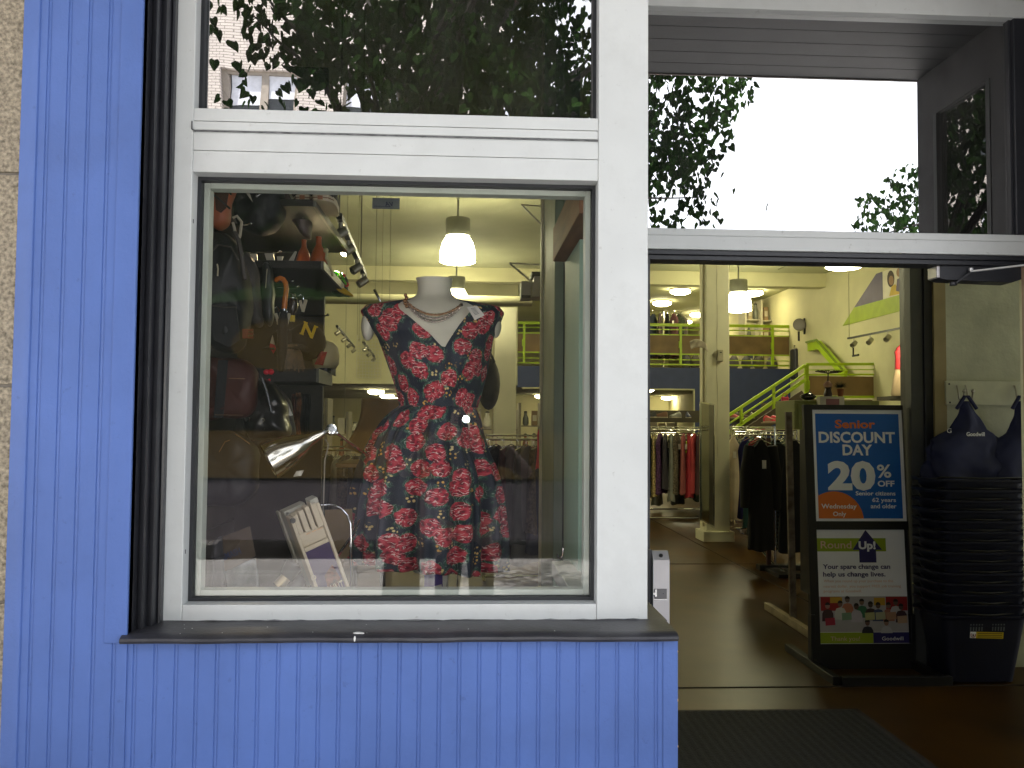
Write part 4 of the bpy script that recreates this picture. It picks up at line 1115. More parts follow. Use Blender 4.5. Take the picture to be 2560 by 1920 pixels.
pt = thing('potted_plant', P(2102, 990, 5.45), 'dark spiky grass plant in a terracotta pot beside the pink vase', 'plant')
q = P(2101, 991, 5.45)
mb = MB(); mb.lathe([(.022, 0), (.03, .06), (.033, .06), (.033, .07), (.027, .07), (.025, .06)], q, seg=16); obj('pot', mb, M('terracotta', (.25, .09, .04), .8), pt)
mb = MB()
for i in range(340):
    d = Vector((rr.gauss(0, 1), rr.gauss(0, 1), abs(rr.gauss(.4, .9)) - .3)).normalized(); e = q + Vector((0, 0, .10)) + d * rr.uniform(.05, .075)
    s = d.orthogonal().normalized() * .0016; c_ = q + Vector((0, 0, .085)); mb.add([c_ - s, c_ + s, e], [(0, 1, 2)])
obj('foliage', mb, M('dark_grass', (.02, .035, .012), .8), pt, smooth=0)
# wall figure in red top and tan skirt by the post
dm = thing('dressed_figure', PX(2262, 930, 6.2), 'headless display figure in a red top and tan skirt lit on the right wall', 'mannequin')
q = PX(2262, 930, 6.3); yy = q.y
def Z(v): return PX(2268, v, 6.3).z
sc_ = (yy + CAMD) / FOC
def loft(mb, rows, cx, cy, n=22, fold=0, k=6, dep=.6):
    V = []
    for z, w_, dx in rows:
        for i in range(n):
            a = 2 * math.pi * i / n; f = 1 + fold * math.sin(a * k)
            V.append((cx + dx + math.cos(a) * w_ * f, cy + math.sin(a) * w_ * dep * f, z))
    R_ = len(rows)
    return mb.add(V, [(j * n + i, j * n + (i + 1) % n, (j + 1) * n + (i + 1) % n, (j + 1) * n + i) for j in range(R_ - 1) for i in range(n)] + [tuple(range(n)), tuple((R_ - 1) * n + i for i in range(n))])
mb = MB(); loft(mb, [(Z(845), .03, .03), (Z(853), .045, .02), (Z(866), .10, .02), (Z(872), .06, .02)], q.x, yy); obj('torso', mb, M('bust_plastic', (.62, .5, .36), .5), dm)
mb = MB(); loft(mb, [(Z(858), .07, .02), (Z(868), .13, .015), (Z(880), .15, .0), (Z(895), .14, .0), (Z(923), .15, .0)], q.x, yy, fold=.03); obj('top', mb, M('dark_red_top', (.28, .01, .02), .7), dm, smooth=60)
mb = MB(); loft(mb, [(Z(922), .14, 0), (Z(945), .17, 0), (Z(985), .21, 0), (Z(990), .20, 0)], q.x, yy, fold=.06); obj('skirt', mb, M('tan_skirt', (.42, .33, .22), .8), dm, smooth=60)
mb = MB(); mb.tube([(q.x + .02, yy, Z(845)), (q.x + .02, yy, Z(838)), (q.x + .06, yy, Z(834))], .01, 6); obj('hook', mb, blk, dm)
lw_ = thing('wall_lamp', PX(2276, 838, 6.3), 'small spotlight shining on the dressed figure beside the dark post', 'spotlight')
lq = P(2264, 868, yy - .22)
mb = MB(); mb.lathe([(.03, 0), (.035, .1), (.025, .1)], lq + Vector((0, .0, .03)), (0, -.5, .8), 12); obj('housing', mb, blk, lw_)
mb = MB(); mb.ball(lq + Vector((0, .02, .02)), .028, 12, 8); obj('bulb', mb, EMIT('hot_bulb', (1, .82, .45), 90), lw_); lamp_light(lq + Vector((0, -.05, .05)), 12, lw_)
led = thing('wall_ledge', PX(2250, 1000, 6.4), 'dark wall ledge with stacked goods under the dressed figure', 'ledge')
a = PX(2215, 990, 6.2); mb = MB(); mb.box(a.x, XW - .003, a.y - .6, a.y + .3, a.z - .06, a.z - .005); obj('board', mb, M('dark_shelf'), led)
# packed goods on the mezzanine and along the wall
def shelfunit(p, w_, h, d, nsh, label, grp, seed, cols, fill=True, m=None):
    """open shelf unit; the goods stand on it as things"""
    rn = random.Random(seed)
    t = thing('shelf_unit', p, label, 'shelf unit', grp)
    x, y, z = p; m = m or M('white_shelf_metal', (.45, .42, .32), .5)
    mb = MB()
    for dx in (0, w_): mb.box(x + dx - .02, x + dx + .02, y, y + d, z, z + h)
    obj('side_panel', mb, m, t)
    for i in range(nsh):
        zz_ = z + h * (i + .15) / nsh
        mb = MB(); mb.box(x + .021, x + w_ - .021, y, y + d, zz_ - .012, zz_ + .012); obj('shelf_board', mb, m, t)
    return [(x, z + h * (i + .15) / nsh + .0125) for i in range(nsh)]
goods_n = [0]
def goods(x0, x1, y, z, hmax, seed, where, names, n):
    rn = random.Random(seed); w_ = (x1 - x0) / n
    for i in range(n):
        nm, rgb, adj = names[rn.randrange(len(names))]
        wi = w_ * rn.uniform(.55, .9); h = hmax * rn.uniform(.45, .95); x = x0 + w_ * i + (w_ - wi) / 2
        t = thing(nm, (x + wi / 2, y + .1, z), '%s %s %s' % (adj, nm.replace('_', ' '), where), nm.replace('_', ' '), 'goods ' + where)
        m = M('goods_%d_%d_%d' % tuple(int(c * 50) for c in rgb), rgb, .5, var=.1)
        if nm in ('box', 'book', 'basket'):
            mb = MB(); mb.box(x, x + wi, y + .03, y + .03 + min(.25, wi), z, z + h); obj('body', mb, m, t, bev=.006)
            mb = MB(); mb.box(x + wi * .15, x + wi * .85, y + .026, y + .0295, z + h * .3, z + h * .7); obj('label_panel', mb, M('pale_label', (.5, .46, .36), .7), t)
        else:
            r_ = min(wi / 2, .12)
            mb = MB(); mb.lathe([(r_ * .6, 0), (r_, h * .15), (r_ * .95, h * .55), (r_ * .45, h * .8), (r_ * .5, h)], (x + wi / 2, y + .12, z), seg=14); obj('body', mb, m, t)
            mb = MB(); mb.lathe([(r_ * .55, h), (r_ * .55, h * 1.06), (r_ * .2, h * 1.1)], (x + wi / 2, y + .12, z), seg=14); obj('lid', mb, blk, t)
GN = [('box', (.30, .24, .14), 'brown'), ('box', (.5, .46, .36), 'cream'), ('jar', (.16, .17, .14), 'grey glass'), ('vase', (.30, .12, .06), 'rust'), ('vase', (.05, .05, .06), 'black'), ('jar', (.45, .42, .34), 'pale'), ('book', (.06, .08, .16), 'blue'), ('basket', (.22, .14, .07), 'wicker')]
# shelves on the mezzanine behind the railing
for i, (u0, u1, lab) in enumerate(((1865, 1905, 'left'), (1905, 1945, 'middle'), (1950, 1990, 'right'))):
    y = 17.6 - i * .1
    a = P(u0, 840, y); b = P(u1, 840, y); h = P(u0, (748, 752, 738)[i], y).z - 2.83
    rows = shelfunit((a.x, y, 2.83), b.x - a.x, h, .5, 3, 'pale open shelf unit at the %s of the mezzanine behind the lime railing' % lab, 'shelf units on the mezzanine', i, None)
    for j, (x_, z_) in enumerate(rows):
        goods(a.x + .03, b.x - .03, y, z_, h / 3 * .8, i * 10 + j, 'on the %s mezzanine shelf, %s row' % (lab, ('bottom', 'middle', 'top')[j]), GN, 2)
# round clothing carousel at mezzanine left
ca_ = thing('clothes_carousel', (P(1665, 810, 18).x, 18, 2.82), 'packed round carousel of dark clothes at the left of the mezzanine', 'clothes rack')
cq = P(1658, 800, 18)
mb = MB(); mb.tube([(cq.x, 18, 2.82), (cq.x, 18, 4.25)], .03, 8); mb.lathe([(.42, 0), (.44, .0), (.44, .02), (.42, .02)], (cq.x, 18, 4.22), seg=24, caps=False); obj('stand', mb, chrome, ca_)
dkc = [(.03, .025, .04), (.10, .02, .03), (.02, .03, .05), (.07, .05, .05), (.015, .015, .018), (.12, .05, .06), (.04, .05, .03), (.18, .15, .13)]
dkn = ['black purple', 'dark red', 'navy', 'brown', 'black', 'dusty pink', 'dark olive', 'pale beige']
for i in range(16):
    a = i * 2 * math.pi / 16
    front = ['facing the railing', 'at the far side', 'on its left', 'on its right'][0 if math.sin(a) < -.5 else 1 if math.sin(a) > .5 else 2 if math.cos(a) < 0 else 3]
    garment(cq.x + .43 * math.cos(a), 18 + .43 * math.sin(a), 4.24, 1.0, .17, a, gmat('cloth_c%d' % (i % 8), dkc[i % 8], 'print' if i % 3 == 0 else None), '%s garment %s of the packed mezzanine carousel' % (dkn[i % 8], front + (', upper ring' if i > 7 else '')), 'garments on the mezzanine carousel', seed=i + 40)
# dark goods behind lower railing gap
for i in range(6):
    u = 1775 + i * 32 if i > 1 else 1720 + i * 22
    y = 17.0; q = P(u, 900, y)
    t = thing('storage_bag', (q.x, y, 2.82), ['dark rounded storage bag on the mezzanine floor left of the column', 'dark rounded storage bag close beside the column', 'dark storage bag first to the right of the column', 'dark storage bag second to the right of the column', 'dark storage bag under the middle of the railing', 'dark storage bag close to the last railing post'][i], 'bag', 'dark bags on the mezzanine floor')
    mb = MB(); mb.ball((q.x, y + .15, 2.99), (.12, .12, .17), 14, 8); obj('body', mb, M('dark_bag%d' % (i % 3), [(.03, .03, .035), (.05, .04, .03), (.06, .05, .07)][i % 3], .6), t)
    mb = MB(); mb.tube([(q.x - .06, y + .12, 3.12), (q.x, y + .1, 3.22), (q.x + .06, y + .12, 3.12)], .008, 6); obj('strap', mb, blk, t)

# ---- room under the mezzanine: shelves of household goods far back
for i, (u0, u1, y, z0, z1, lab) in enumerate(((772, 815, 9.2, 0, 1.9, 'nearest the window shelf wall'), (815, 868, 11.5, 0, 1.75, 'behind the chrome lamp'), (1622, 1690, 20, 0, 1.75, 'under the mezzanine left of the column'), (1300, 1352, 13.0, 0, 1.95, 'between the dress and the green post'), (1200, 1296, 14.5, 0, 1.85, 'directly behind the dress'), (985, 1100, 15.5, 0, 1.8, 'far behind the plywood back'), (868, 985, 15.2, 0, 1.75, 'left of the far lamps'))):
    a = P(u0, 1050, y); b = P(u1, 1050, y)
    rows = shelfunit((a.x, y, z0), b.x - a.x, z1, .45, 4, 'open shelf unit of household goods %s' % lab, 'shelf units of household goods', i + 5, None, m=M('grey_shelf', (.22, .2, .15), .5))
    for j, (x_, z_) in enumerate(rows):
        if j < 2: continue
        goods(a.x + .03, b.x - .03, y, z_, z1 / 4 * .8, i * 17 + j, 'on the %s board %s' % (('lowest', 'second', 'third', 'top')[j], lab), GN, max(2, min(5, int((b.x - a.x) / .22))))
# racks of dark clothes seen through the window
def winrack(u0, u1, v, y, cols, lab, ln, seed, n):
    a = P(u0, v, y); b = P(u1, v, y)
    rack('r', 'clothes rack ' + lab, (a.x, y), (b.x, y), a.z)
    for i in range(n):
        x = a.x + (b.x - a.x) * (i + .5) / n
        nm, rgb, k_ = cols[(i * 5 + seed) % len(cols)]
        pos = ('first', 'second', 'third', 'fourth', 'fifth', 'sixth', 'seventh', 'eighth', 'ninth')[i]
        garment(x, y, a.z + .01, ln * (.9 + .15 * math.sin(i * 4)), .2, 1.1 + .3 * math.sin(i * 3 + seed), gmat('cloth_' + nm.replace(' ', '_'), rgb, k_), '%s garment, %s from the left on the rack %s' % (nm, pos, lab), 'garments ' + lab, seed=seed + i, depth=.07)
DC = [('black', (.012, .012, .014), None), ('dark green', (.02, .035, .025), None), ('navy', (.015, .02, .05), None), ('charcoal', (.04, .04, .042), None), ('dark brown', (.05, .035, .02), 'print'), ('plum', (.06, .015, .03), None), ('grey', (.12, .12, .11), None)]
winrack(1212, 1362, 1098, 6.4, DC, 'right of the floral dress', 1.15, 2, 8)
winrack(770, 960, 1125, 8.0, DC, 'between lamp and floral dress', 1.1, 5, 9)
winrack(1600, 1755, 1088, 13.4, DC, 'behind the bright dresses', 1.15, 3, 9)
winrack(1836, 1985, 1086, 10.5, DC, 'behind the black coats', 1.2, 1, 9)
gq = P(1356, 1062, 6.0)
garment(gq.x, 6.05, gq.z + .06, .42, .055, .5, M('hot_pink_cloth', (.75, .05, .14), .7), 'hot pink garment hanging beside the green post', 'garments right of the floral dress', seed=3)

# ---- stub wall with hooks, dark post
sw = thing('partition_wall', (3.1, 3.2, 0), 'grey green plastered partition with a hook board right of the dark post', 'wall')
WY = 3.15
a = P(2361, 700, WY); b = P(2800, 700, WY); t0 = P(2331, 700, WY)
mb = MB(); mb.box(a.x, 5.2, WY, WY + .15, 0, 3.3); obj('plaster_panel', mb, M('grey_green_plaster', (.52, .54, .40), .85, var=.1, vs=4, bump=.5, bs=28), sw)
mb = MB(); mb.box(t0.x, a.x - .001, WY - .012, WY + .15, 0, 3.3); obj('edge_board', mb, M('tan_edge_board', (.33, .27, .13), .6), sw)
a = P(2365, 952, WY - .03); b = P(2548, 1013, WY - .03)
mb = MB(); mb.box(a.x, b.x + .06, WY - .028, WY - .001, b.z, a.z); obj('hook_board', mb, M('pale_green_board', (.60, .62, .46), .55, var=.08), sw, bev=.003)
hk = M('satin_hook', (.5, .48, .4), .3, metal=.8)
for u in (2392, 2414, 2536):
    q = P(u, 975, WY - .03)
    mb = MB(); mb.tube([(q.x, WY - .03, q.z + .03), (q.x, WY - .045, q.z), (q.x + .004, WY - .05, q.z - .06), (q.x, WY - .10, q.z - .07), (q.x - .002, WY - .12, q.z - .02)], .006, 7); mb.ball((q.x - .002, WY - .12, q.z - .01), .013, 10, 7); obj('hook', mb, hk, sw)
mb = MB()
for u, v in ((2373, 960), (2375, 1006)):
    q = P(u, v, WY - .029); mb.ball((q.x, q.y, q.z), .006, 8, 6)
obj('screw', mb, gasket, sw)
dp = thing('dark_post', (P(2300, 900, 3.3).x, 3.3, 0), 'tall dark doorway post left of the tan edged partition', 'post')
a = P(2279, 900, 3.6); c_ = P(2304, 900, 3.2); e_ = P(2333, 900, 3.2)
mb = MB(); mb.box(c_.x, e_.x - .004, 3.16, 3.5, 0, 3.3); obj('post', mb, blackp, dp, bev=.004)
mb = MB(); mb.box(c_.x - .085, c_.x - .001, 3.18, 3.26, 0, 3.3); obj('side_strip', mb, M('dark_grey_strip', (.07, .075, .075), .5), dp, bev=.002)

# ---- standing sign with two posters
SY = 3.2
sg = thing('sign_stand', (P(2150, 1680, SY).x, SY, 0), 'black poster stand with the blue discount poster above the round up poster', 'sign')
TLt, TRt = P(2014.7, 1013, SY + .07), P(2265, 1013, SY + .07); BLt, BRt = P(2031, 1655, SY - .05), P(2281, 1655, SY - .05)
UR = (TRt - TLt + BRt - BLt).normalized()
org = (BLt + BRt) / 2; top = (TLt + TRt) / 2
UU = (top - org); UU = (UU - UR * UU.dot(UR)).normalized(); NN = UR.cross(UU)
HW = ((TRt - TLt).length + (BRt - BLt).length) / 4; SHT = (top - org).length
def SG(s, t, d=0): return org + UR * s + UU * t + NN * d
def sbox(mb, s0, s1, t0, t1, d0, d1): mb.add([SG(s, t, d) for d in (d0, d1) for t in (t0, t1) for s in (s0, s1)], [(0, 2, 3, 1), (4, 5, 7, 6), (0, 1, 5, 4), (1, 3, 7, 5), (3, 2, 6, 7), (2, 0, 4, 6)])
def inv(u, v):
    """pixel -> (s,t) on the sign plane"""
    d = CM @ Vector(((u - 1280) / FOC, -(v - 960) / FOC, -1.0)); o = Vector((0, -CAMD, EYE)); k_ = (org - o).dot(NN) / d.dot(NN); q = o + d * k_ - org
    return q.dot(UR), q.dot(UU)
mb = MB(); p1a = inv(2026, 1024); p1b = inv(2262, 1303); p2a = inv(2036, 1324); p2b = inv(2271, 1608)
P1 = (p1a[0] + .005, inv(2254, 1024)[0], p1b[1], p1a[1]); P2 = (p2a[0], inv(2268, 1500)[0], p2b[1], p2a[1])
sbox(mb, -HW, P1[0], -.1, SHT, -.02, .02); sbox(mb, P1[1], HW, -.1, SHT, -.02, .02)
sbox(mb, P1[0], P1[1], P1[3], SHT, -.02, .02); sbox(mb, P1[0], P1[1], P2[3], P1[2], -.02, .019); sbox(mb, P1[0], P1[1], -.1, P2[2], -.02, .019)
obj('frame', mb, blk, sg, bev=.003)
mb = MB(); sbox(mb, P1[0], P1[1], P2[2], P1[3], -.018, -.006); obj('backing', mb, blk, sg)
mb = MB(); yb = SY
sx0, sx1 = BLt.x - .02, BRt.x + .03
mb.box(sx0, sx0 + .05, yb - .42, yb + .4, .0, .05); mb.box(sx1 - .05, sx1, yb - .42, yb + .4, 0, .05); mb.box(sx0 + .051, sx1 + .02, yb - .45, yb - .40, 0, .055)
mb.box(sx0 + .01, sx0 + .04, yb - .06, yb + .0, .051, .35); mb.box(sx1 - .04, sx1 - .01, yb - .06, yb + .0, .051, .35)
obj('base', mb, blk, sg, bev=.003)
pw = M('poster_white', (.86, .88, .90), .45, var=.02); pb = M('poster_blue', (.012, .13, .50), .45, var=.03); po = M('poster_orange', (.75, .19, .03), .45, var=.03); pl = M('poster_lime', (.30, .40, .02), .45, var=.03); pnv = M('poster_navy', (.025, .02, .12), .45, var=.03); pot = M('poster_peach', (.75, .50, .38), .45)
# poster 1 in its own 0..760 x 0..925 pixel frame
pA = thing('poster', SG(0, P1[2], .0), 'blue senior discount poster in the upper half of the black stand', 'poster', 'posters in the black stand')
w1 = P1[1] - P1[0]; h1 = P1[3] - P1[2]
def A(px, py, d=0): return SG(P1[0] + w1 * px / 760, P1[3] - h1 * py / 925, d)
def flat(pts, f, d0, d1):
    mb = MB(); mb.prism([f(x, y, d0) for x, y in pts], NN * (d1 - d0)); return mb
obj('paper', flat([(0, 0), (760, 0), (760, 925), (0, 925)], A, -.0055, .002), pw, pA, smooth=0)
obj('blue_field', flat([(30, 33), (728, 33), (728, 903), (30, 903)], A, .0022, .003), pb, pA, smooth=0)
pts = [(30, 903)] + [(30, 695)] + [(160 + 240 * math.cos(math.radians(a)), 915 - 235 * math.sin(math.radians(a))) for a in range(122, -1, -6) if 915 - 235 * math.sin(math.radians(a)) < 903] + [(400, 903)]
obj('orange_disc', flat(pts, A, .0032, .004), po, pA, smooth=0)
def tx(f, s, x0, x1, base, cap, m, par, nm, bold=.012, d=.0044, pxw=None):
    o = f(x0, base, d); mb = MB()
    wm = (f(x1, base, d) - f(x0, base, d)).length; hm = (f(x0, base - cap, d) - f(x0, base, d)).length
    text_mb(mb, s, o, UR, UU, w_=wm, h_=hm, bold=bold, depth=.0004)
    obj(nm, mb, m, par, smooth=0)
for s, x0, x1, b_, c_, m, bo in (('Senior', 192, 528, 152, 68, po, .03), ('DISCOUNT', 52, 690, 274, 90, pw, .03), ('DAY', 247, 495, 378, 88, pw, .03), ('20', 115, 512, 657, 224, pw, .045), ('%', 527, 645, 563, 108, pw, .02), ('OFF', 528, 668, 638, 48, pw, .03),
                                  ('Senior citizens', 342, 672, 712, 34, pw, .02), ('62 years', 477, 674, 766, 34, pw, .02), ('and older', 462, 676, 818, 36, pw, .02), ('Wednesday', 54, 346, 820, 38, pw, .02), ('Only', 148, 256, 882, 36, pw, .02)):
    tx(A, s, x0, x1, b_, c_, m, pA, 'lettering', bo)
pB = thing('poster', SG(0, P2[2], .0), 'white round up poster with a navy arrow, lower half of the black stand', 'poster', 'posters in the black stand')
w2 = P2[1] - P2[0]; h2 = P2[3] - P2[2]
def B(px, py, d=0): return SG(P2[0] + w2 * px / 527, P2[3] - h2 * py / 658, d)
obj('paper', flat([(0, 0), (527, 0), (527, 658), (0, 658)], B, -.0055, .002), pw, pB, smooth=0)
obj('lime_band', flat([(0, 50), (415, 50), (415, 127), (0, 127)], B, .0022, .003), pl, pB, smooth=0)
obj('arrow', flat([(298, 2), (392, 118), (355, 118), (355, 192), (256, 192), (256, 118), (218, 118)], B, .0032, .004), pnv, pB, smooth=0)
for s, x0, x1, b_, c_, m, bo in (('Round', 32, 212, 109, 44, pot, .008), ('Up!', 254, 354, 112, 44, pw, .04), ('Your spare change can', 40, 434, 228, 27, pnv, .022), ('help us change lives.', 40, 404, 272, 27, pnv, .022),
                                  ('When you round up your purchase to the', 42, 448, 306, 16, pot, 0), ('nearest dollar, you support FREE job training', 40, 492, 336, 16, pot, 0), ('programs at Goodwill.', 40, 262, 364, 16, pot, 0)):
    tx(B, s, x0, x1, b_, c_, m, pB, 'lettering', bo)
obj('photo_print', flat([(8, 388), (527, 388), (527, 592), (8, 592)], B, .0022, .003), M('print_grey_wall', (.42, .40, .40), .5), pB, smooth=0)
pr_red = M('print_red', (.32, .02, .02), .5); pr_yel = M('print_yellow', (.55, .32, .03), .5)
for x0, x1, y0, y1 in ((20, 135, 390, 470), (400, 525, 390, 470)):
    mb = MB(); mb.prism([B(x, y, .0032) for x, y in ((x0, y0), (x1, y0), (x1, y1), (x0, y1))], NN * .0003); obj('printed_red_board', mb, pr_red, pB, smooth=0)
for x0, x1, y0, y1 in ((75, 145, 392, 425), (330, 395, 395, 440)):
    mb = MB(); mb.prism([B(x, y, .0037) for x, y in ((x0, y0), (x1, y0), (x1, y1), (x0, y1))], NN * .0003); obj('printed_paper', mb, pr_yel, pB, smooth=0)
ppl = [(175, 405, (.16, .10, .08), (.45, .17, .10)), (258, 420, (.22, .13, .09), (.04, .16, .08)), (132, 430, (.2, .11, .08), (.55, .55, .48)), (58, 440, (.35, .2, .15), (.06, .03, .03)), (308, 435, (.07, .045, .035), (.05, .03, .03)), (352, 440, (.12, .07, .05), (.05, .07, .14)), (225, 445, (.09, .05, .04), (.5, .46, .5)),
       (412, 440, (.2, .12, .09), (.35, .15, .1)), (455, 422, (.12, .08, .06), (.5, .5, .5)), (485, 448, (.1, .06, .05), (.06, .03, .04)), (285, 538, (.16, .09, .07), (.02, .02, .03)), (395, 538, (.3, .17, .13), (.5, .5, .52))]
dz = .0042
for i, (x, y, hc_, bc) in enumerate(ppl):
    dz += .0004
    mb = MB(); hh = 70 if i < 10 else 40
    mb.prism([B(a_, b_, dz) for a_, b_ in ((x - 34, y + 20 + hh), (x - 32, y + 45), (x - 22, y + 26), (x, y + 20), (x + 22, y + 26), (x + 32, y + 45), (x + 34, y + 20 + hh))], NN * .0003)
    obj('printed_clothing', mb, M('print_cloth%d' % i, bc, .6), pB, smooth=0)
    mb = MB(); mb.prism([B(x + 14 * math.cos(a_ * .3927), y + 18 * math.sin(a_ * .3927), dz + .0001) for a_ in range(16)], -NN * -.0003)
    obj('printed_head', mb, M('print_skin%d' % i, hc_, .6), pB, smooth=0)
    mb = MB(); mb.prism([B(x + 15 * math.cos(a_ * .3927), y - 4 + 16 * math.sin(a_ * .3927), dz + .0006) for a_ in range(8, 17)], NN * .0002)
    obj('printed_hair', mb, M('print_hair', (.02, .014, .012), .6), pB, smooth=0)
dz += .001
for i, (x, y, c_) in enumerate(((68, 530, (.4, .03, .06)), (165, 500, (.2, .33, .2)), (300, 500, (.45, .45, .2)), (362, 498, (.42, .42, .25)), (425, 498, (.45, .25, .15)), (488, 520, (.48, .32, .2)))):
    mb = MB(); mb.prism([B(x + a_, y + b_, dz) for a_, b_ in ((-28, -18), (28, -22), (30, 20), (-26, 24))], NN * .0003); obj('printed_certificate', mb, M('print_cert%d' % i, c_, .6), pB, smooth=0)
obj('lime_footer', flat([(8, 594), (318, 594), (318, 656), (8, 656)], B, .0022, .0031), pl, pB, smooth=0)
obj('navy_footer', flat([(318.5, 594), (527, 594), (527, 656), (318.5, 656)], B, .0022, .0031), pnv, pB, smooth=0)
tx(B, 'Thank you!', 70, 240, 640, 24, pot, pB, 'lettering', 0)
tx(B, 'Goodwill', 368, 492, 640, 22, pw, pB, 'lettering', 0)

# ---- nested shopping baskets
bkm = M('navy_basket_plastic', (.004, .006, .020), .5, var=.1)
bq = (P(2430, 1700, 2.85)); bx0 = P(2350, 1700, 2.75).x; bx1 = bx0 + .60
def basket(z, flip, label, holes=False, hgt=.24):
    t = thing('shopping_basket', ((bx0 + bx1) / 2, 2.9, z), label, 'basket', 'nested navy shopping baskets')
    cx_, cy_ = (bx0 + bx1) / 2, 2.92
    def ring(w_, d_, zz_, r_=.07, n=6):
        pts = []
        for qx, qy, a0 in ((1, 1, 0), (-1, 1, 90), (-1, -1, 180), (1, -1, 270)):
            for i in range(n + 1):
                a = math.radians(a0 + 90 * i / n); pts.append((cx_ + qx * (w_ - r_) + r_ * math.cos(a), cy_ + qy * (d_ - r_) + r_ * math.sin(a), zz_))
        return pts
    rs_ = [ring(.21, .13, z, .05), ring(.27, .185, z + hgt - .02), ring(.295, .205, z + hgt - .02), ring(.30, .21, z + hgt - .012), ring(.30, .21, z + hgt), ring(.285, .195, z + hgt), ring(.265, .18, z + hgt - .01), ring(.20, .12, z + .008, .05)]
    V = [p for r_ in rs_ for p in r_]; k_ = len(rs_[0])
    mb = MB(); mb.add(V, [(j * k_ + i, j * k_ + (i + 1) % k_, (j + 1) * k_ + (i + 1) % k_, (j + 1) * k_ + i) for j in range(len(rs_) - 1) for i in range(k_)] + [tuple(range(k_))[::-1], tuple((len(rs_) - 1) * k_ + i for i in range(k_))])
    obj('shell', mb, bkm, t, smooth=50)
    for s in (-1, 1):
        mb = MB(); mb.tube([(cx_ - .285, cy_ + s * .03, z + hgt - .01), (cx_ - .25, cy_ + s * .15, z + hgt + .01), (cx_, cy_ + s * .216, z + hgt + .008), (cx_ + .25, cy_ + s * .15, z + hgt + .01), (cx_ + .285, cy_ + s * .03, z + hgt - .01)], .006, 6); obj('handle', mb, M('black_wire', (.02, .02, .02), .4), t)
    return t, cx_, cy_
bt, cx_, cy_ = basket(.01, False, 'lowest navy basket with a yellow warning sticker, on the floor under the stack', hgt=.42)
mb = MB()
def face(xo, zo):  # front wall point
    f = (zo - .01) / .40; return Vector((cx_ + xo, cy_ - (.13 + .055 * f) - .0025, zo))
for s in (-1, 1):
    for i in range(5):
        for j, (z0, z1) in enumerate(((.335, .36), (.37, .378))):
            x = s * .07 + (i - 2) * .018
            mb.add([face(x - .004, z0), face(x + .004, z0), face(x + .004, z1), face(x - .004, z1)], [(0, 1, 2, 3)])
obj('slot', mb, M('pale_slot', (.12, .14, .15), .6), bt, smooth=0, solid=.001)
mb = MB(); mb.add([face(-.07, .29), face(.105, .285), face(.105, .325), face(-.07, .33)], [(0, 1, 2, 3)]); obj('warning_sticker', mb, M('yellow_sticker', (.65, .48, .02), .5), bt, smooth=0, solid=.001)
mb = MB(); mb.add([face(-.108, .291), face(-.0705, .29), face(-.0705, .33), face(-.108, .331)], [(0, 1, 2, 3)]); obj('warning_symbol_field', mb, pw, bt, smooth=0, solid=.001)
mb = MB(); c_ = face(-.089, .31) + Vector((0, -.002, 0)); mb.lathe([(.016, 0), (.016, .001), (.012, .001), (.012, 0)], c_, (0, -1, .1), 20, caps=False); mb.bar(c_ + Vector((-.011, -.001, .011)), c_ + Vector((.011, -.001, -.011)), .003, .001); obj('prohibition_symbol', mb, pr_red, bt)
mb = MB(); mb.ball(c_ + Vector((0, -.0005, -.003)), (.005, .001, .007), 8, 6); mb.ball(c_ + Vector((0, -.0005, .006)), (.003, .001, .003), 8, 6); obj('child_symbol', mb, blk, bt)
mb = MB()
for i in range(3): mb.add([face(-.06, .318 - i * .011), face(.095, .316 - i * .011), face(.095, .3195 - i * .011), face(-.06, .3215 - i * .011)], [(0, 1, 2, 3)])
for p_ in range(len(mb.v)): mb.v[p_] += Vector((0, -.0018, 0))
obj('sticker_text_line', mb, blk, bt, smooth=0, solid=.0006)
words_ = ['second from the floor', 'third from the floor', 'fourth from the floor', 'fifth from the floor', 'sixth from the floor', 'in the middle of the stack', 'just above the middle of the stack', 'sixth from the top', 'fifth from the top', 'fourth from the top', 'third from the top', 'second from the top', 'topmost under the hanging tote bags']
for i in range(13):
    basket(.26 + i * .064, False, 'navy nested shopping basket, ' + words_[i])
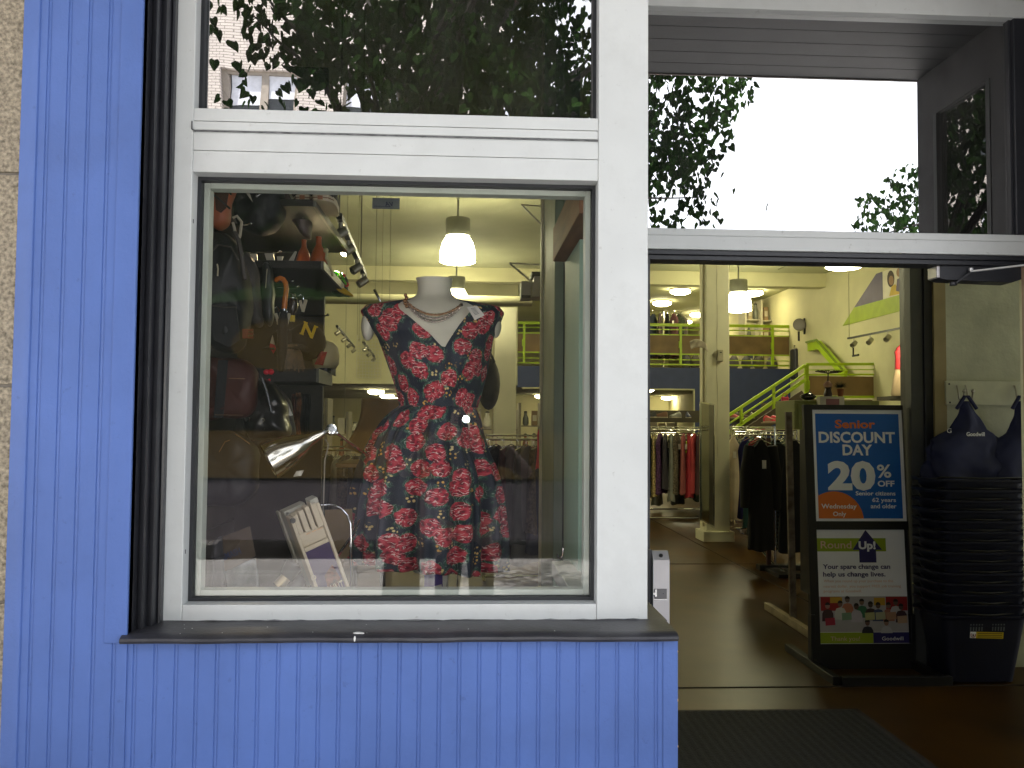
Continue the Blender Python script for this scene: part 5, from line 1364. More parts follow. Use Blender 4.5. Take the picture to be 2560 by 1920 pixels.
# ---- tote bags on the hooks
tb = M('navy_tote_cloth', (.009, .014, .065), .75, var=.15, vs=5, bump=.15, bs=8)
def ipl(f, t):
    for (a, b), (c, d) in zip(t, t[1:]):
        if a <= f <= c: return b + (d - b) * (f - a) / (c - a)
    return t[-1][1]
def tote(u, v, w_, h, y, label):
    q = P(u, v, y)
    t = thing('tote_bag', (q.x, y, q.z), label, 'tote bag', 'navy tote bags on the hooks')
    rn = random.Random(int(u)); NU, NV = 48, 40
    V = []
    for j in range(NV + 1):
        f = j / NV
        hw = w_ * ipl(f, ((0, .05), (.14, .09), (.36, .23), (.42, .36), (.50, .46), (.6, .48), (1, .45)))
        for i in range(NU):
            a = 2 * math.pi * i / NU
            wr = 1 + .28 * noise.noise(Vector((math.cos(a) * 1.3, math.sin(a) * 1.3 + f * 4, u * .01))) * (.3 + f) + .10 * noise.noise(Vector((math.cos(a) * 4, math.sin(a) * 4, f * 9)))
            V.append((q.x + math.cos(a) * hw * wr + .02 * math.sin(f * 6), y + math.sin(a) * (.02 + .07 * f) * wr * (1 + .25 * math.sin(a * 3 + f * 3)), q.z - f * h))
    mb = MB(); mb.add(V, [(j * NU + i, j * NU + (i + 1) % NU, (j + 1) * NU + (i + 1) % NU, (j + 1) * NU + i) for j in range(NV) for i in range(NU)] + [tuple(range(NU)), tuple(NV * NU + i for i in range(NU))]); obj('body', mb, tb, t, smooth=70)
    mb = MB(); mb.tube([(q.x - w_ * .12, y - .02, q.z - .05), (q.x - .012, y - .02, q.z + .03), (q.x + .012, y - .02, q.z + .03), (q.x + w_ * .12, y - .02, q.z - .05)], .012, 7); obj('strap', mb, tb, t)
    return t, q
t_, q = tote(2412, 1003, .56, .52, WY - .15, 'navy tote bag with white lettering on the pair of hooks')
lx = P(2416, 1090, WY - .26)
mb = MB(); text_mb(mb, 'Goodwill', (lx.x, WY - .262, lx.z), (1, .12, 0), (0, 0, 1), w_=.13, bold=.01); obj('lettering', mb, pw, t_, smooth=0)
mb = MB(); text_mb(mb, 'G', (P(2362, 1075, WY - .2).x, WY - .225, P(2362, 1082, WY - .2).z), (1, -.3, 0), (0, 0, 1), h_=.03, bold=.01); obj('emblem', mb, pw, t_, smooth=0)
tote(2548, 1003, .5, .6, WY - .15, 'navy tote bag hanging on the single hook at the far right')
# ---- door mat
mt = thing('door_mat', (1.4, 1.6, 0), 'large dark ribbed door mat on the shop floor inside the entrance', 'mat')
mb = MB()
nx_ = 64
mb.grid(lambda s, t: (.7 + 1.48 * s, .95 + 1.33 * t, .011 + .0022 * (1 if (int(s * nx_) % 2) else 0)), nx_ * 2, 2)
obj('ribbed_field', mb, M('grey_mat_fibre', (.010, .0105, .009), .95, var=.3, vs=60, bump=.6, bs=120), mt, smooth=0)
mb = MB(); mb.box(.66, 2.215, .91, 2.315, .0005, .009); obj('rubber_border', mb, M('mat_rubber', (.015, .008, .008), .7), mt, bev=.002)
# ------------------------------------------------------------------ window display
dbrown = M('dark_brown_board', (.055, .042, .022), .55, var=.2, vs=3, vec=(1, 8, 1))
pf = thing('display_platform', (-.4, .6, .96), 'dark brown display platform right behind the window glass', 'platform')
mb = MB(); mb.box(-1.2, .41, .135, .57, .93, .965); mb.box(-1.2, .41, .571, 1.25, .76, .80); obj('deck', mb, dbrown, pf, bev=.003)
mb = MB(); mb.box(-1.2, .41, 1.22, 1.249, .001, .759); obj('back_board', mb, dbrown, pf)
# right side wall of the display
gw = M('pale_green_wood_paint', (.28, .42, .33), .5, var=.08, vs=2)
gw2 = M('green_grey_panel', (.17, .26, .22), .45, var=.1)
sdw = thing('display_side_wall', (.44, .6, 1), 'pale green timber side wall of the window display with a ledge', 'partition')
mb = MB(); mb.box(.412, .46, .14, .50, 1.08, 2.26); obj('panel', mb, gw2, sdw)
mb = MB(); mb.box(.40, .46, .52, .98, .966, 2.26); obj('wide_post', mb, gw, sdw, bev=.004)
mb = MB(); mb.box(.425, .46, .981, 1.26, .966, 3.9); obj('recess', mb, M('dark_green_gap', (.04, .06, .05), .6), sdw)
mb = MB(); mb.box(.385, .46, 1.261, 1.84, 0, 4.59); obj('tall_post', mb, M('green_paint', (.20, .26, .18), .5, var=.08), sdw, bev=.004)
mb = MB(); mb.box(.375, .46, 1.841, 1.90, 0, 4.59); obj('lit_edge_strip', mb, M('lit_edge_cream', (.6, .55, .36), .5), sdw)  # lit far edge of the tall post, its brightness put into the colour
mb = MB(); mb.box(.35, .459, .14, .98, 2.262, 2.40); obj('header_beam', mb, M('red_brown_wood', (.22, .11, .055), .6, var=.15, vs=4, vec=(6, 1, 6)), sdw, bev=.003)
mb = MB(); mb.box(.33, .411, .14, .75, 1.02, 1.078); obj('ledge', mb, M('grey_green_ledge', (.42, .44, .38), .55), sdw, bev=.004)
hkq = P(1404, 1396, .45)
wk = thing('wire_hook', hkq, 'small silver wire hook standing on the pale ledge at the lower right', 'hook')
mb = MB(); q = hkq; mb.tube([(q.x + .006, .45, q.z + .035), (q.x + .004, .45, q.z + .01), (q.x - .004, .45, q.z), (q.x - .012, .45, q.z + .006), (q.x - .013, .45, q.z + .016)], .004, 7); obj('wire', mb, chrome, wk)
# slat wall on the left with its shelves
WXL = -1.27
slw = thing('slat_wall', (WXL, 1.3, 0), 'dark slatted display wall carrying bags and shelves at the left of the window', 'display wall')
mb = MB(); dkw = M('dark_slat_board', (.035, .028, .02), .6, var=.2)
for i in range(30): mb.box(WXL - .05, WXL, .56, 2.35, .001 + i * .118, .108 + i * .118)
mb.box(WXL - .06, WXL - .02, .56, 2.35, 0, 3.6)
obj('slat', mb, dkw, slw)
mb = MB(); mb.box(WXL - .05, -.80, 2.352, 2.39, 0, 3.6); obj('end_panel', mb, dkw, slw)
shm = M('black_shelf_board', (.018, .016, .013), .5)
shg = M('grey_shelf_edge', (.16, .16, .13), .5)
def lshelf(uv_near, yn, yf, thick, label):
    q = P(*uv_near, yn)
    t = thing('wall_shelf', (q.x, yn, q.z), label, 'shelf', 'black shelves on the slatted wall')
    mb = MB(); mb.box(WXL + .001, q.x - .012, yn, yf, q.z, q.z + thick); obj('board', mb, shm, t, bev=.002)
    mb = MB(); mb.box(q.x - .0118, q.x, yn, yf, q.z - .002, q.z + thick); obj('edge', mb, shg, t)
    return q.x, q.z + thick
s1x, s1z = lshelf((790, 516), 1.2, 2.25, .03, 'top black shelf holding the pair of black shoes')
s2x, s2z = lshelf((809, 672), 1.4, 2.30, .035, 'middle black shelf holding the orange vases and a colourful helmet')
s3x, s3z = lshelf((797, 955), 1.4, 1.80, .06, 'lowest black shelf holding caps and a wig')
# shoes on the top shelf, toes to the window
bs_ = M('black_canvas', (.012, .012, .015), .8); wsl = M('cream_rubber', (.55, .48, .34), .6)
def sneaker(u, v, y, s, label):
    q = P(u, v, y)
    t = thing('sneaker', q, label, 'shoe', 'pair of black shoes on the top shelf')
    mb = MB(); V = []; n = 14
    for j, (yy, w_, h) in enumerate(((0, .025, .03), (.02, .042, .05), (.07, .048, .065), (.14, .042, .10), (.2, .040, .12), (.24, .034, .11), (.26, .02, .06))):
        for i in range(n):
            a = math.pi * i / (n - 1); V.append((q.x + w_ * s * math.cos(a), y + yy * s, q.z + .022 * s + h * s * math.sin(a)))
    mb.add(V, [(j * n + i, j * n + i + 1, (j + 1) * n + i + 1, (j + 1) * n + i) for j in range(6) for i in range(n - 1)] + [tuple(range(n)), tuple(6 * n + i for i in range(n))]); obj('upper', mb, bs_, t, smooth=60)
    mb = MB(); mb.prism([(q.x + a * s, y + b * s, q.z) for a, b in ((-.028, -.008), (0, -.016), (.028, -.008), (.046, .03), (.05, .09), (.043, .2), (.03, .265), (-.03, .265), (-.043, .2), (-.05, .09), (-.046, .03))], (0, 0, .026 * s)); obj('sole', mb, wsl, t, bev=.004)
    mb = MB(); mb.prism([(q.x + a * s, y + b * s, q.z + .010 * s) for a, b in ((-.0285, -.0095), (0, -.0175), (.0285, -.0095), (.047, .03), (-.047, .03))], (0, 0, .004 * s)); obj('stripe', mb, M('brown_stripe', (.2, .1, .05), .6), t)
    mb = MB(); mb.box(q.x - .011, q.x + .011, y - .0185 * s, y - .0165 * s, q.z + .003, q.z + .02); obj('toe_label', mb, M('rust_label', (.32, .13, .06), .6), t)
sneaker(757, 502, 1.24, 1.0, 'black shoe with a cream sole on the top shelf, left one of the pair')
sneaker(802, 503, 1.20, 1.1, 'black shoe with a cream sole on the top shelf, right one at the shelf corner')
# vases
ov = M('orange_glaze', (.45, .10, .02), .35, var=.1)
def vase(u, v, y, h, label):
    q = P(u, v, y); t = thing('vase', q, label, 'vase', 'orange vases on the middle shelf'); k_ = h / .13
    mb = MB(); mb.lathe([(.032 * k_, 0), (.040 * k_, .006 * k_), (.038 * k_, .03 * k_), (.027 * k_, .065 * k_), (.014 * k_, .09 * k_), (.0115 * k_, .118 * k_), (.014 * k_, .128 * k_), (.011 * k_, .13 * k_), (.008 * k_, .11 * k_)], q, seg=24); obj('body', mb, ov, t, smooth=60)
    mb = MB(); mb.lathe([(.041 * k_, .004 * k_), (.0425 * k_, .008 * k_), (.041 * k_, .012 * k_)], q, seg=24, caps=False); obj('foot_ring', mb, M('dark_orange_glaze', (.3, .06, .015), .4), t)
vase(796, 662, 1.5, .132, 'orange bell shaped vase at the corner of the middle shelf')
vase(759, 662, 1.58, .12, 'orange bell shaped vase behind, left of the corner vase')
# helmet / cap at the far end
hp = thing('cap', P(856, 735, 2.1), 'green and black cap with a yellow visor at the end of the middle shelf', 'cap')
q = P(850, 738, 2.08)
q = P(850, 741, 2.12)
mb = MB(); mb.ball((q.x - .005, 2.12, q.z + .062), (.05, .06, .066), 18, 10); obj('crown', mb, M('black_cap_cloth', (.03, .025, .015), .6, var=.3, vs=12), hp)
mb = MB()
for pts in ([(836, 680), (842, 690), (846, 702)], [(850, 682), (858, 696), (866, 712)]): mb.tube([P(u, v, 2.04) for u, v in pts], .006, 6)
mb.ball(P(838, 684, 2.06), (.022, .015, .014))
obj('green_stripe', mb, M('bright_green', (.10, .42, .03), .5), hp)
mb = MB(); mb.ball(P(867, 712, 2.05), (.012, .008, .012)); mb.ball(P(859, 688, 2.05), (.012, .008, .008)); obj('red_badge', mb, M('red_badge', (.5, .03, .03), .5), hp)
mb = MB(); mb.prism([P(u, v, 2.0) for u, v in ((836, 711), (848, 714), (864, 722), (876, 731), (883, 738), (878, 740), (862, 736), (846, 728), (838, 720))], (0, .04, 0)); obj('visor', mb, M('yellow_visor', (.75, .48, .01), .45), hp, bev=.003)
cd = thing('cord', P(822, 640, 1.45), 'pale knotted cord hanging over the edge of the middle shelf', 'cord')
mb = MB(); mb.tube([P(812, 622, 1.4), P(817, 632, 1.39), P(815, 645, 1.39), P(822, 655, 1.38), P(826, 670, 1.38), P(832, 690, 1.38)], .006, 7); mb.ball(P(815, 626, 1.39), .012, 8, 6); obj('strand', mb, M('pale_cord', (.5, .46, .25), .8), cd)
# caps, wig, lamp shade on the lowest shelf
capm = M('black_wool_cap', (.014, .011, .009), .9, bump=.1)
def cap(u, v, y, r, label, mono=False, rz=0):
    q = P(u, v, y); t = thing('cap', q, label, 'cap', 'caps on the lowest shelf')
    mb = MB(); mb.ball((q.x, y, q.z + r * .25), (r, r * 1.1, r * 1.0), 22, 12); obj('crown', mb, capm, t, smooth=80)
    mb = MB(); mb.grid(lambda s, tt: (q.x - r * .95 + r * (s * 1.5) - r * .35 * tt, y - r * .8 - r * .75 * math.sin(s * 3.14) * (.35 + .65 * tt), q.z + r * .02 - r * .25 * tt - r * .2 * s + r * .12 * math.sin(s * 3.14)), 14, 6); obj('visor', mb, capm, t, solid=.006)
    mb = MB(); mb.ball((q.x, y, q.z + r * 1.26), .007, 8, 5); obj('button', mb, capm, t)
    if mono:
        mb = MB(); c_ = P(u - 4, v - 42, y - r * .95)
        yl = M('yellow_embroidery', (.75, .5, .01), .6)
        ax = Vector((.93, 0, -.36)); up_ = Vector((.36, -.25, .93))
        text_mb(mb, 'N', (c_.x - .016, y - r * 1.02 - .016, c_.z - .02), ax, up_, h_=.056, w_=.058, bold=.025, depth=.004)
        o0 = Vector((c_.x - .016, y - r * 1.02 - .016, c_.z - .02)); axn = ax.normalized(); upn = (up_ - axn * up_.dot(axn)).normalized()
        for a_, b_ in ((.004, 0), (.004, .056), (.054, .056)): mb.bar(o0 + axn * (a_ - .008) + upn * b_, o0 + axn * (a_ + .010) + upn * b_, .006, .006, up=(0, 1, 0))
        obj('monogram', mb, yl, t, smooth=0)
    return t
cap(767, 866, 1.52, .088, 'black cap with a yellow letter on the lowest shelf', True)
cap(711, 868, 1.50, .07, 'plain black cap left of the lettered cap')
wg = thing('wig', P(728, 905, 1.45), 'brown wig hanging below the plain black cap', 'wig')
mb = MB(); rr = random.Random(5)
q = P(729, 862, 1.42)
for i in range(150):
    a = rr.uniform(0, 6.28); r_ = .05 * math.sqrt(rr.random()); x = q.x + r_ * math.cos(a); y_ = 1.42 + r_ * .6 * math.sin(a); s_ = 1 + .5 * rr.random()
    mb.tube([(x * 1 + (q.x - x) * .5, y_, q.z), (x, y_ - .01, q.z - .04), (q.x + (x - q.x) * s_, y_ - .012, q.z - .085 * s_)], .0016, 3)
obj('hair', mb, M('brown_wig_hair', (.10, .055, .02), .5, var=.3, vs=30), wg)
cl = thing('pennant', P(681, 860, 1.4), 'small red and white cloth triangle left of the black caps', 'pennant')
mb = MB(); mb.prism([P(681, 838, 1.4), P(687, 862, 1.4), P(675, 858, 1.4)], (0, .006, 0)); obj('white_half', mb, M('cream_cloth', (.6, .52, .36), .8), cl)
mb = MB(); mb.prism([P(675, 858.5, 1.4), P(687, 862.5, 1.4), P(690, 872, 1.4), P(683, 884, 1.4), P(674, 868, 1.4)], (0, .006, 0)); obj('red_half', mb, M('bright_red_cloth', (.5, .015, .03), .7), cl)
rc = thing('red_pouch', P(800, 890, 1.5), 'red patterned pouch beside the lettered black cap', 'pouch')
mb = MB(); mb.grid(lambda s, t_: P(786 + 14 * t_ + s * (18 - 3 * t_) * 1.2 - 4 * t_ * 0, 911 - 34 * t_ + 3 * s, 1.50 + .03 * math.sin(s * 3.1) * math.sin(t_ * 3.1) * -1), 8, 8); obj('cloth', mb, M('bright_red_cloth'), rc, solid=.02)
eg = thing('lamp_shade', P(818, 895, 1.72), 'cream rounded lamp shade at the right end of the lowest shelf', 'lamp shade')
q = P(814, 921, 1.68); mb = MB(); mb.lathe([(.05, 0), (.062, .02), (.066, .06), (.058, .10), (.036, .125), (.01, .132)], q, seg=24); obj('shade', mb, M('cream_shade', (.62, .55, .32), .5), eg, smooth=60)
mb = MB(); mb.lathe([(.03, -.02), (.032, .0)], q, seg=16); obj('foot', mb, blk, eg)
fr = thing('picture_frame', P(832, 905, 1.75), 'narrow grey frame standing upright at the end of the lowest shelf', 'frame')
mb = MB(); mb.prism([P(829, 873, 1.72), P(839, 878, 1.72), P(839, 941, 1.72), P(827, 936, 1.72)], (0, .015, 0)); obj('panel', mb, M('grey_frame', (.22, .2, .12), .5), fr, bev=.002)
# umbrella with an orange crook, dark flask, clips
um = thing('umbrella', P(712, 760, 1.35), 'umbrella with a glossy orange crook handle hanging on the slatted wall', 'umbrella')
mb = MB(); pts = [(688, 704), (692, 698), (700, 695), (708, 698), (714, 707), (716, 722), (713, 745), (710, 775)]
mb.tube([P(u, v, 1.35) for u, v in pts], [.008, .011, .012, .012, .012, .012, .012, .012], 12); obj('handle', mb, M('orange_lacquer', (.62, .17, .015), .2, coat=.5), um)
mb = MB(); mb.tube([P(710, 775, 1.35), P(708, 800, 1.35), P(705, 870, 1.35), P(702, 930, 1.35)], [.012, .022, .024, .01], 10); obj('canopy', mb, capm, um)
mb = MB(); mb.lathe([(.013, 0), (.013, .008)], P(710, 777, 1.35), seg=12); obj('ferrule', mb, chrome, um)
fl = thing('flask', P(731, 760, 1.4), 'dark brown bottle shaped handle with a silver ring beside the orange crook', 'bottle')
q = P(731, 782, 1.4); k_ = .00182
mb = MB(); mb.lathe([(.012, -.012), (.018, 0), (.024, .02), (.025, .045), (.018, .066), (.012, .075), (.016, .085), (.010, .09)], q, seg=20); obj('body', mb, M('dark_brown_glass', (.04, .022, .01), .15, coat=.4), fl, smooth=60)
mb = MB(); mb.lathe([(.0195, .064), (.020, .067), (.0175, .07)], q, seg=20, caps=False); obj('ring', mb, chrome, fl)
mb = MB(); mb.lathe([(.012, -.04), (.0125, -.012)], q, seg=16); obj('label_band', mb, M('yellow_band', (.7, .5, .03), .5), fl)
for i, (u, v, l_) in enumerate(((758, 758, 'cream clothes peg clip under the wire hook'), (697, 790, 'cream clothes peg clip left of the umbrella'), (717, 792, 'cream clothes peg clip between umbrella and flask'))):
    t = thing('clip', P(u, v, 1.38), l_, 'clip', 'cream clips on the slatted wall'); q = P(u, v, 1.38)
    mb = MB(); mb.bar(q + Vector((-.014, 0, .012)), q + Vector((-.002, 0, -.03)), .012, .009, up=(0, 1, 0)); mb.bar(q + Vector((.012, 0, .016)), q + Vector((.0, -.008, -.04)), .014, .009, up=(0, 1, 0)); obj('jaw', mb, M('cream_plastic', (.62, .56, .40), .5), t, bev=.002)
    mb = MB(); mb.tube([q + Vector((0, 0, .012)), q + Vector((0, 0, .03)), q + Vector((-.01, 0, .042)), q + Vector((-.02, 0, .034))], .0022, 5); obj('wire', mb, chrome, t)
# peg hooks on the wall
def peg(u, v, y, label):
    q = P(u, v, y); t = thing('peg_hook', q, label, 'hook', 'chrome pegs of the slatted wall')
    mb = MB(); mb.tube([(WXL + .0, y + .06, q.z - .0), (q.x - .015, y, q.z - .006), (q.x, y - .002, q.z)], .0042, 7); mb.ball(q, .007, 8, 6); obj('rod', mb, chrome, t)
for i, (u, v, y, l_) in enumerate(((628, 558, 1.15, 'chrome peg hook above the black backpack'), (731, 702, 1.5, 'chrome peg hook right of the orange crook'), (744, 716, 1.55, 'chrome peg hook above the dark flask'), (820, 787, 1.9, 'chrome peg hook under the middle shelf'), (700, 627, 1.42, 'chrome peg hook near the left end of the middle shelf'))):
    peg(u, v, y, l_)
# white cards standing at the left end of the middle shelf
wc = M('cream_card', (.5, .47, .38), .7)
for i, (pts, l_) in enumerate(((((622, 634), (642, 634), (644, 655), (630, 655)), 'cream card left of the grey strap, under the top shelf'), (((661, 633), (683, 633), (688, 654), (667, 654)), 'cream card in the middle of the row under the top shelf'), (((692, 641), (708, 641), (704, 655), (694, 655)), 'small cream card at the right of the row under the top shelf'), (((722, 650), (738, 627), (742, 629), (732, 657), (721, 657)), 'slanted cream card tip beside the vases'))):
    mb = MB(); mb.prism([P(u, v, 1.45) for u, v in pts], (0, .005, 0)); o = solo('card', mb, wc, l_, 'card', 'cream cards under the top shelf')
# bags: rounded slabs outlined from their front silhouette
def bag(name, pts, y, th_, m, label, cat, grp=None, puff=.5, parts=()):
    """soft bag: front outline (px) inflated to thickness th_"""
    P3 = [P(u, v, y) for u, v in pts]; c_ = sum(P3, Vector()) / len(P3)
    t = thing(name, c_, label, cat, grp)
    # resample outline smoothly
    n = len(P3); fine = []
    for i in range(n):
        p0, p1, p2, p3 = P3[i - 1], P3[i], P3[(i + 1) % n], P3[(i + 2) % n]
        for k_ in range(4):
            s = k_ / 4; fine.append(.5 * ((2 * p1) + (p2 - p0) * s + (2 * p0 - 5 * p1 + 4 * p2 - p3) * s * s + (3 * p1 - p0 - 3 * p2 + p3) * s ** 3))
    N = len(fine); V = []; lay = [(.0, .5), (.4, .50), (.7, .47), (.9, .36), (.98, .2), (1.0, 0), (.98, -.2), (.9, -.36), (.7, -.47), (.0, -.5)]
    for f, d in lay[1:-1]:
        for i, p in enumerate(fine):
            q = c_ + (p - c_) * f; wn = (noise.noise(q * 9) * .22 + noise.noise(q * 26) * .10) * th_; q = q + Vector((noise.noise(q * 14 + Vector((5, 0, 0))), 0, noise.noise(q * 14 + Vector((0, 7, 0))))) * .012
            V.append(q + Vector((0, -d * th_ + wn, 0)))
    V.append(c_ + Vector((0, -.5 * th_, 0))); V.append(c_ + Vector((0, .5 * th_, 0)))
    L_ = len(lay) - 2; F_ = [(j * N + i, j * N + (i + 1) % N, (j + 1) * N + (i + 1) % N, (j + 1) * N + i) for j in range(L_ - 1) for i in range(N)]
    F_ += [(L_ * N, (i + 1) % N, i) for i in range(N)] + [(L_ * N + 1, (L_ - 1) * N + i, (L_ - 1) * N + (i + 1) % N) for i in range(N)]
    mb = MB(); mb.add(V, F_); obj('body', mb, m, t, smooth=70)
    for nm, kind, pp, mm, r_ in parts:
        mb = MB()
        if kind == 'tube': mb.tube([P(u, v, y - th_ * .55) for u, v in pp], r_, 8)
        elif kind == 'flat': mb.prism([P(u, v, y - th_ * .56) for u, v in pp], (0, r_, 0))
        elif kind == 'ring': mb.lathe([(r_, -.002), (r_ * 1.25, 0), (r_, .002)], P(pp[0][0], pp[0][1], y - th_ * .58), (0, -1, 0), 14, caps=False)
        obj(nm, mb, mm, t, bev=0)
    return t
bn = M('black_nylon', (.012, .013, .017), .6, var=.2, vs=8, bump=.12, bs=14); gnyl = M('grey_nylon', (.07, .06, .055), .6, var=.15, vs=6, bump=.1, bs=14); blt = M('black_leather', (.014, .011, .012), .3, var=.2, coat=.25, bump=.2, bs=20)
orl = M('orange_leather', (.42, .115, .05), .5, var=.12); mar = M('maroon_leather', (.07, .018, .014), .55, var=.2, vs=4); mauve = M('mauve_nylon', (.13, .095, .085), .55, var=.15, vs=6); zp = M('pale_zip', (.5, .46, .32), .45); wt = M('white_tag')
bag('handbag', [(505, 458), (545, 452), (588, 458), (578, 510), (572, 560), (545, 572), (520, 545), (504, 520)], .95, .10, orl, 'orange leather bag at the top left corner of the window', 'bag', 'bags on the slatted wall', parts=(('dark_opening', 'flat', [(535, 462), (575, 462), (565, 520), (552, 532), (540, 525)], M('dark_lining', (.06, .02, .014), .8), .004), ('strap', 'tube', [(512, 470), (545, 495), (575, 522)], blk, .004), ('strap', 'tube', [(556, 463), (570, 475), (578, 487)], blk, .004)))
bag('duffel_bag', [(585, 455), (640, 448), (700, 455), (712, 500), (700, 560), (660, 590), (610, 575), (584, 520)], 1.25, .2, bn, 'black duffel bag near the top of the slatted wall', 'bag', 'bags on the slatted wall', parts=(('pale_tag', 'flat', [(610, 466), (627, 462), (622, 478), (632, 506), (616, 484)], M('grey_tag', (.35, .33, .28), .7), .003), ('zip_pull', 'tube', [(640, 492), (652, 485)], chrome, .003), ('zip_pull', 'tube', [(641, 486), (644, 494)], chrome, .003)))
bag('jacket_bag', [(650, 455), (700, 462), (745, 455), (760, 490), (772, 540), (782, 590), (770, 598), (735, 560), (700, 510), (665, 480)], 1.5, .14, mauve, 'mauve grey bag with a pale zip below the black shoes', 'bag', 'bags on the slatted wall', parts=(('zip', 'tube', [(712, 462), (728, 490), (742, 515), (752, 535)], zp, .005), ('zip', 'tube', [(728, 468), (745, 500), (755, 530), (758, 545)], zp, .004), ('zip_pull', 'ring', [(718, 508)], zp, .012), ('flap', 'flat', [(664, 468), (700, 476), (697, 488), (672, 490)], mauve, .004)))
bag('backpack', [(515, 595), (560, 585), (600, 620), (622, 680), (626, 760), (618, 840), (590, 880), (540, 870), (512, 800), (508, 690)], 1.0, .22, bn, 'large black backpack hanging at the left edge of the window', 'backpack', 'bags on the slatted wall', parts=(('strap', 'tube', [(585, 580), (596, 600), (604, 640), (612, 700)], gnyl, .010), ('zip_pull', 'tube', [(543, 660), (545, 672), (544, 690)], zp, .003), ('loop', 'tube', [(582, 545), (592, 540), (604, 555), (600, 590), (594, 610), (586, 570), (582, 556)], M('pale_webbing', (.42, .38, .3), .7), .006), ('red_label', 'flat', [(606, 822), (633, 822), (633, 846), (606, 846)], M('dark_red_label', (.16, .03, .01), .6), .003), ('label_bar', 'flat', [(620, 828), (632, 828), (632, 832), (620, 832)], zp, .005), ('pocket', 'flat', [(528, 760), (590, 765), (600, 850), (572, 868), (534, 850)], bn, .006), ('pocket_zip', 'tube', [(530, 764), (560, 768), (590, 768)], gnyl, .004), ('seam', 'tube', [(520, 640), (545, 612), (578, 618), (596, 650)], gnyl, .0035), ('label_bar', 'flat', [(620, 837), (632, 837), (632, 841), (620, 841)], zp, .005)))
bag('shoulder_bag', [(612, 630), (634, 650), (646, 690), (650, 760), (655, 812), (640, 818), (615, 795), (606, 720), (606, 660)], 1.28, .1, gnyl, 'slim grey shoulder bag hanging right of the big backpack', 'bag', 'bags on the slatted wall', parts=(('zip_ring', 'ring', [(620, 733)], zp, .008), ('zip_pull', 'tube', [(621, 740), (625, 755), (629, 772)], zp, .003), ('red_tag', 'flat', [(616, 728), (624, 728), (624, 738), (616, 738)], M('bright_red_cloth'), .002)))
bag('umbrella_case', [(660, 660), (676, 662), (682, 700), (684, 770), (676, 812), (660, 800), (654, 730)], 1.38, .07, M('dark_grey_vinyl', (.035, .038, .035), .35), 'narrow dark grey case between shoulder bag and umbrella', 'case', 'bags on the slatted wall', parts=(('zip', 'tube', [(668, 672), (666, 690), (664, 720)], zp, .0022),))
bag('handbag', [(512, 905), (560, 895), (615, 900), (640, 930), (640, 1010), (615, 1040), (560, 1050), (512, 1040)], 1.1, .12, mar, 'large maroon bag below the big black backpack', 'bag', 'bags on the slatted wall', parts=(('dark_band', 'flat', [(545, 900), (570, 900), (558, 1045), (534, 1045)], bn, .003), ('seam', 'tube', [(572, 946), (612, 947)], M('tan_seam', (.25, .14, .07), .7), .0016), ('seam', 'tube', [(537, 1037), (608, 1038)], M('tan_seam'), .0016)))
bag('handbag', [(618, 960), (650, 945), (690, 960), (712, 1000), (722, 1050), (726, 1085), (700, 1095), (650, 1100), (620, 1090), (610, 1030)], 1.2, .16, blt, 'shiny black leather handbag with a zip pull and buckle', 'bag', 'bags on the slatted wall', parts=(('zip_pull', 'flat', [(656, 1055), (662, 1054), (667, 1070), (661, 1073)], zp, .004), ('zip_ring', 'ring', [(657, 1050)], zp, .006), ('buckle', 'ring', [(618, 1048)], chrome, .010), ('strap', 'tube', [(625, 965), (618, 1000), (612, 1030)], blt, .006), ('strap', 'tube', [(655, 945), (668, 985), (678, 1030)], blt, .007)))
bag('handbag', [(688, 965), (704, 975), (722, 1005), (734, 1050), (738, 1090), (728, 1092), (714, 1050), (700, 1010)], 1.32, .05, gnyl, 'grey edged bag with a white price tag behind the shiny handbag', 'bag', 'bags on the slatted wall', parts=(('price_tag', 'flat', [(712, 1006), (718, 1005), (732, 1038), (724, 1040)], wt, .002),))
bag('handbag', [(500, 1090), (560, 1075), (600, 1085), (640, 1120), (645, 1200), (610, 1260), (540, 1265), (500, 1240)], 1.0, .14, bn, 'dim black bag at the lower left of the slatted wall', 'bag', 'bags on the slatted wall', parts=(('seam', 'tube', [(588, 1085), (600, 1092), (625, 1110)], M('tan_seam'), .0018), ('seam', 'tube', [(548, 1130), (562, 1105), (575, 1100)], M('tan_seam'), .0014)))
for i, (u0, u1, v0, v1, rgb, l_) in enumerate(((728, 738, 985, 1090, (.12, .018, .01), 'narrow dark red scarf hanging beside the grey edged bag'), (739, 752, 982, 1090, (.32, .12, .05), 'narrow rust patterned scarf hanging next to the red one'), (756, 776, 985, 1095, (.012, .012, .014), 'narrow black scarf right of the rust patterned one'))):
    mb = MB(); mb.grid(lambda s, t_: P(u0 + (u1 - u0) * s + 2 * math.sin(t_ * 7), v0 + (v1 - v0) * t_, 1.7 + .01 * math.sin(s * 9 + t_ * 2)), 8, 8)
    solo('scarf', mb, M('scarf%d' % i, rgb, .8, var=.4, vs=30), l_, 'scarf', 'scarves under the lowest shelf', solid=.006)
pk = thing('red_light', P(671, 930, 1.3), 'small bright pink red bow under the lowest shelf', 'bow')
mb = MB(); q = P(671, 930, 1.3); mb.ball(q + Vector((-.009, 0, 0)), (.014, .012, .012), 10, 7); mb.ball(q + Vector((.011, 0, .001)), (.014, .012, .013), 10, 7); mb.tube([q + Vector((.004, 0, -.03)), q + Vector((.007, 0, -.045)), q + Vector((.004, 0, -.06))], .005, 6); obj('ribbon', mb, M('neon_red', (.85, .03, .06), .4), pk)
tg = thing('price_tag', P(507, 1130, .3), 'blank white price tag hanging at the left edge of the window', 'tag')
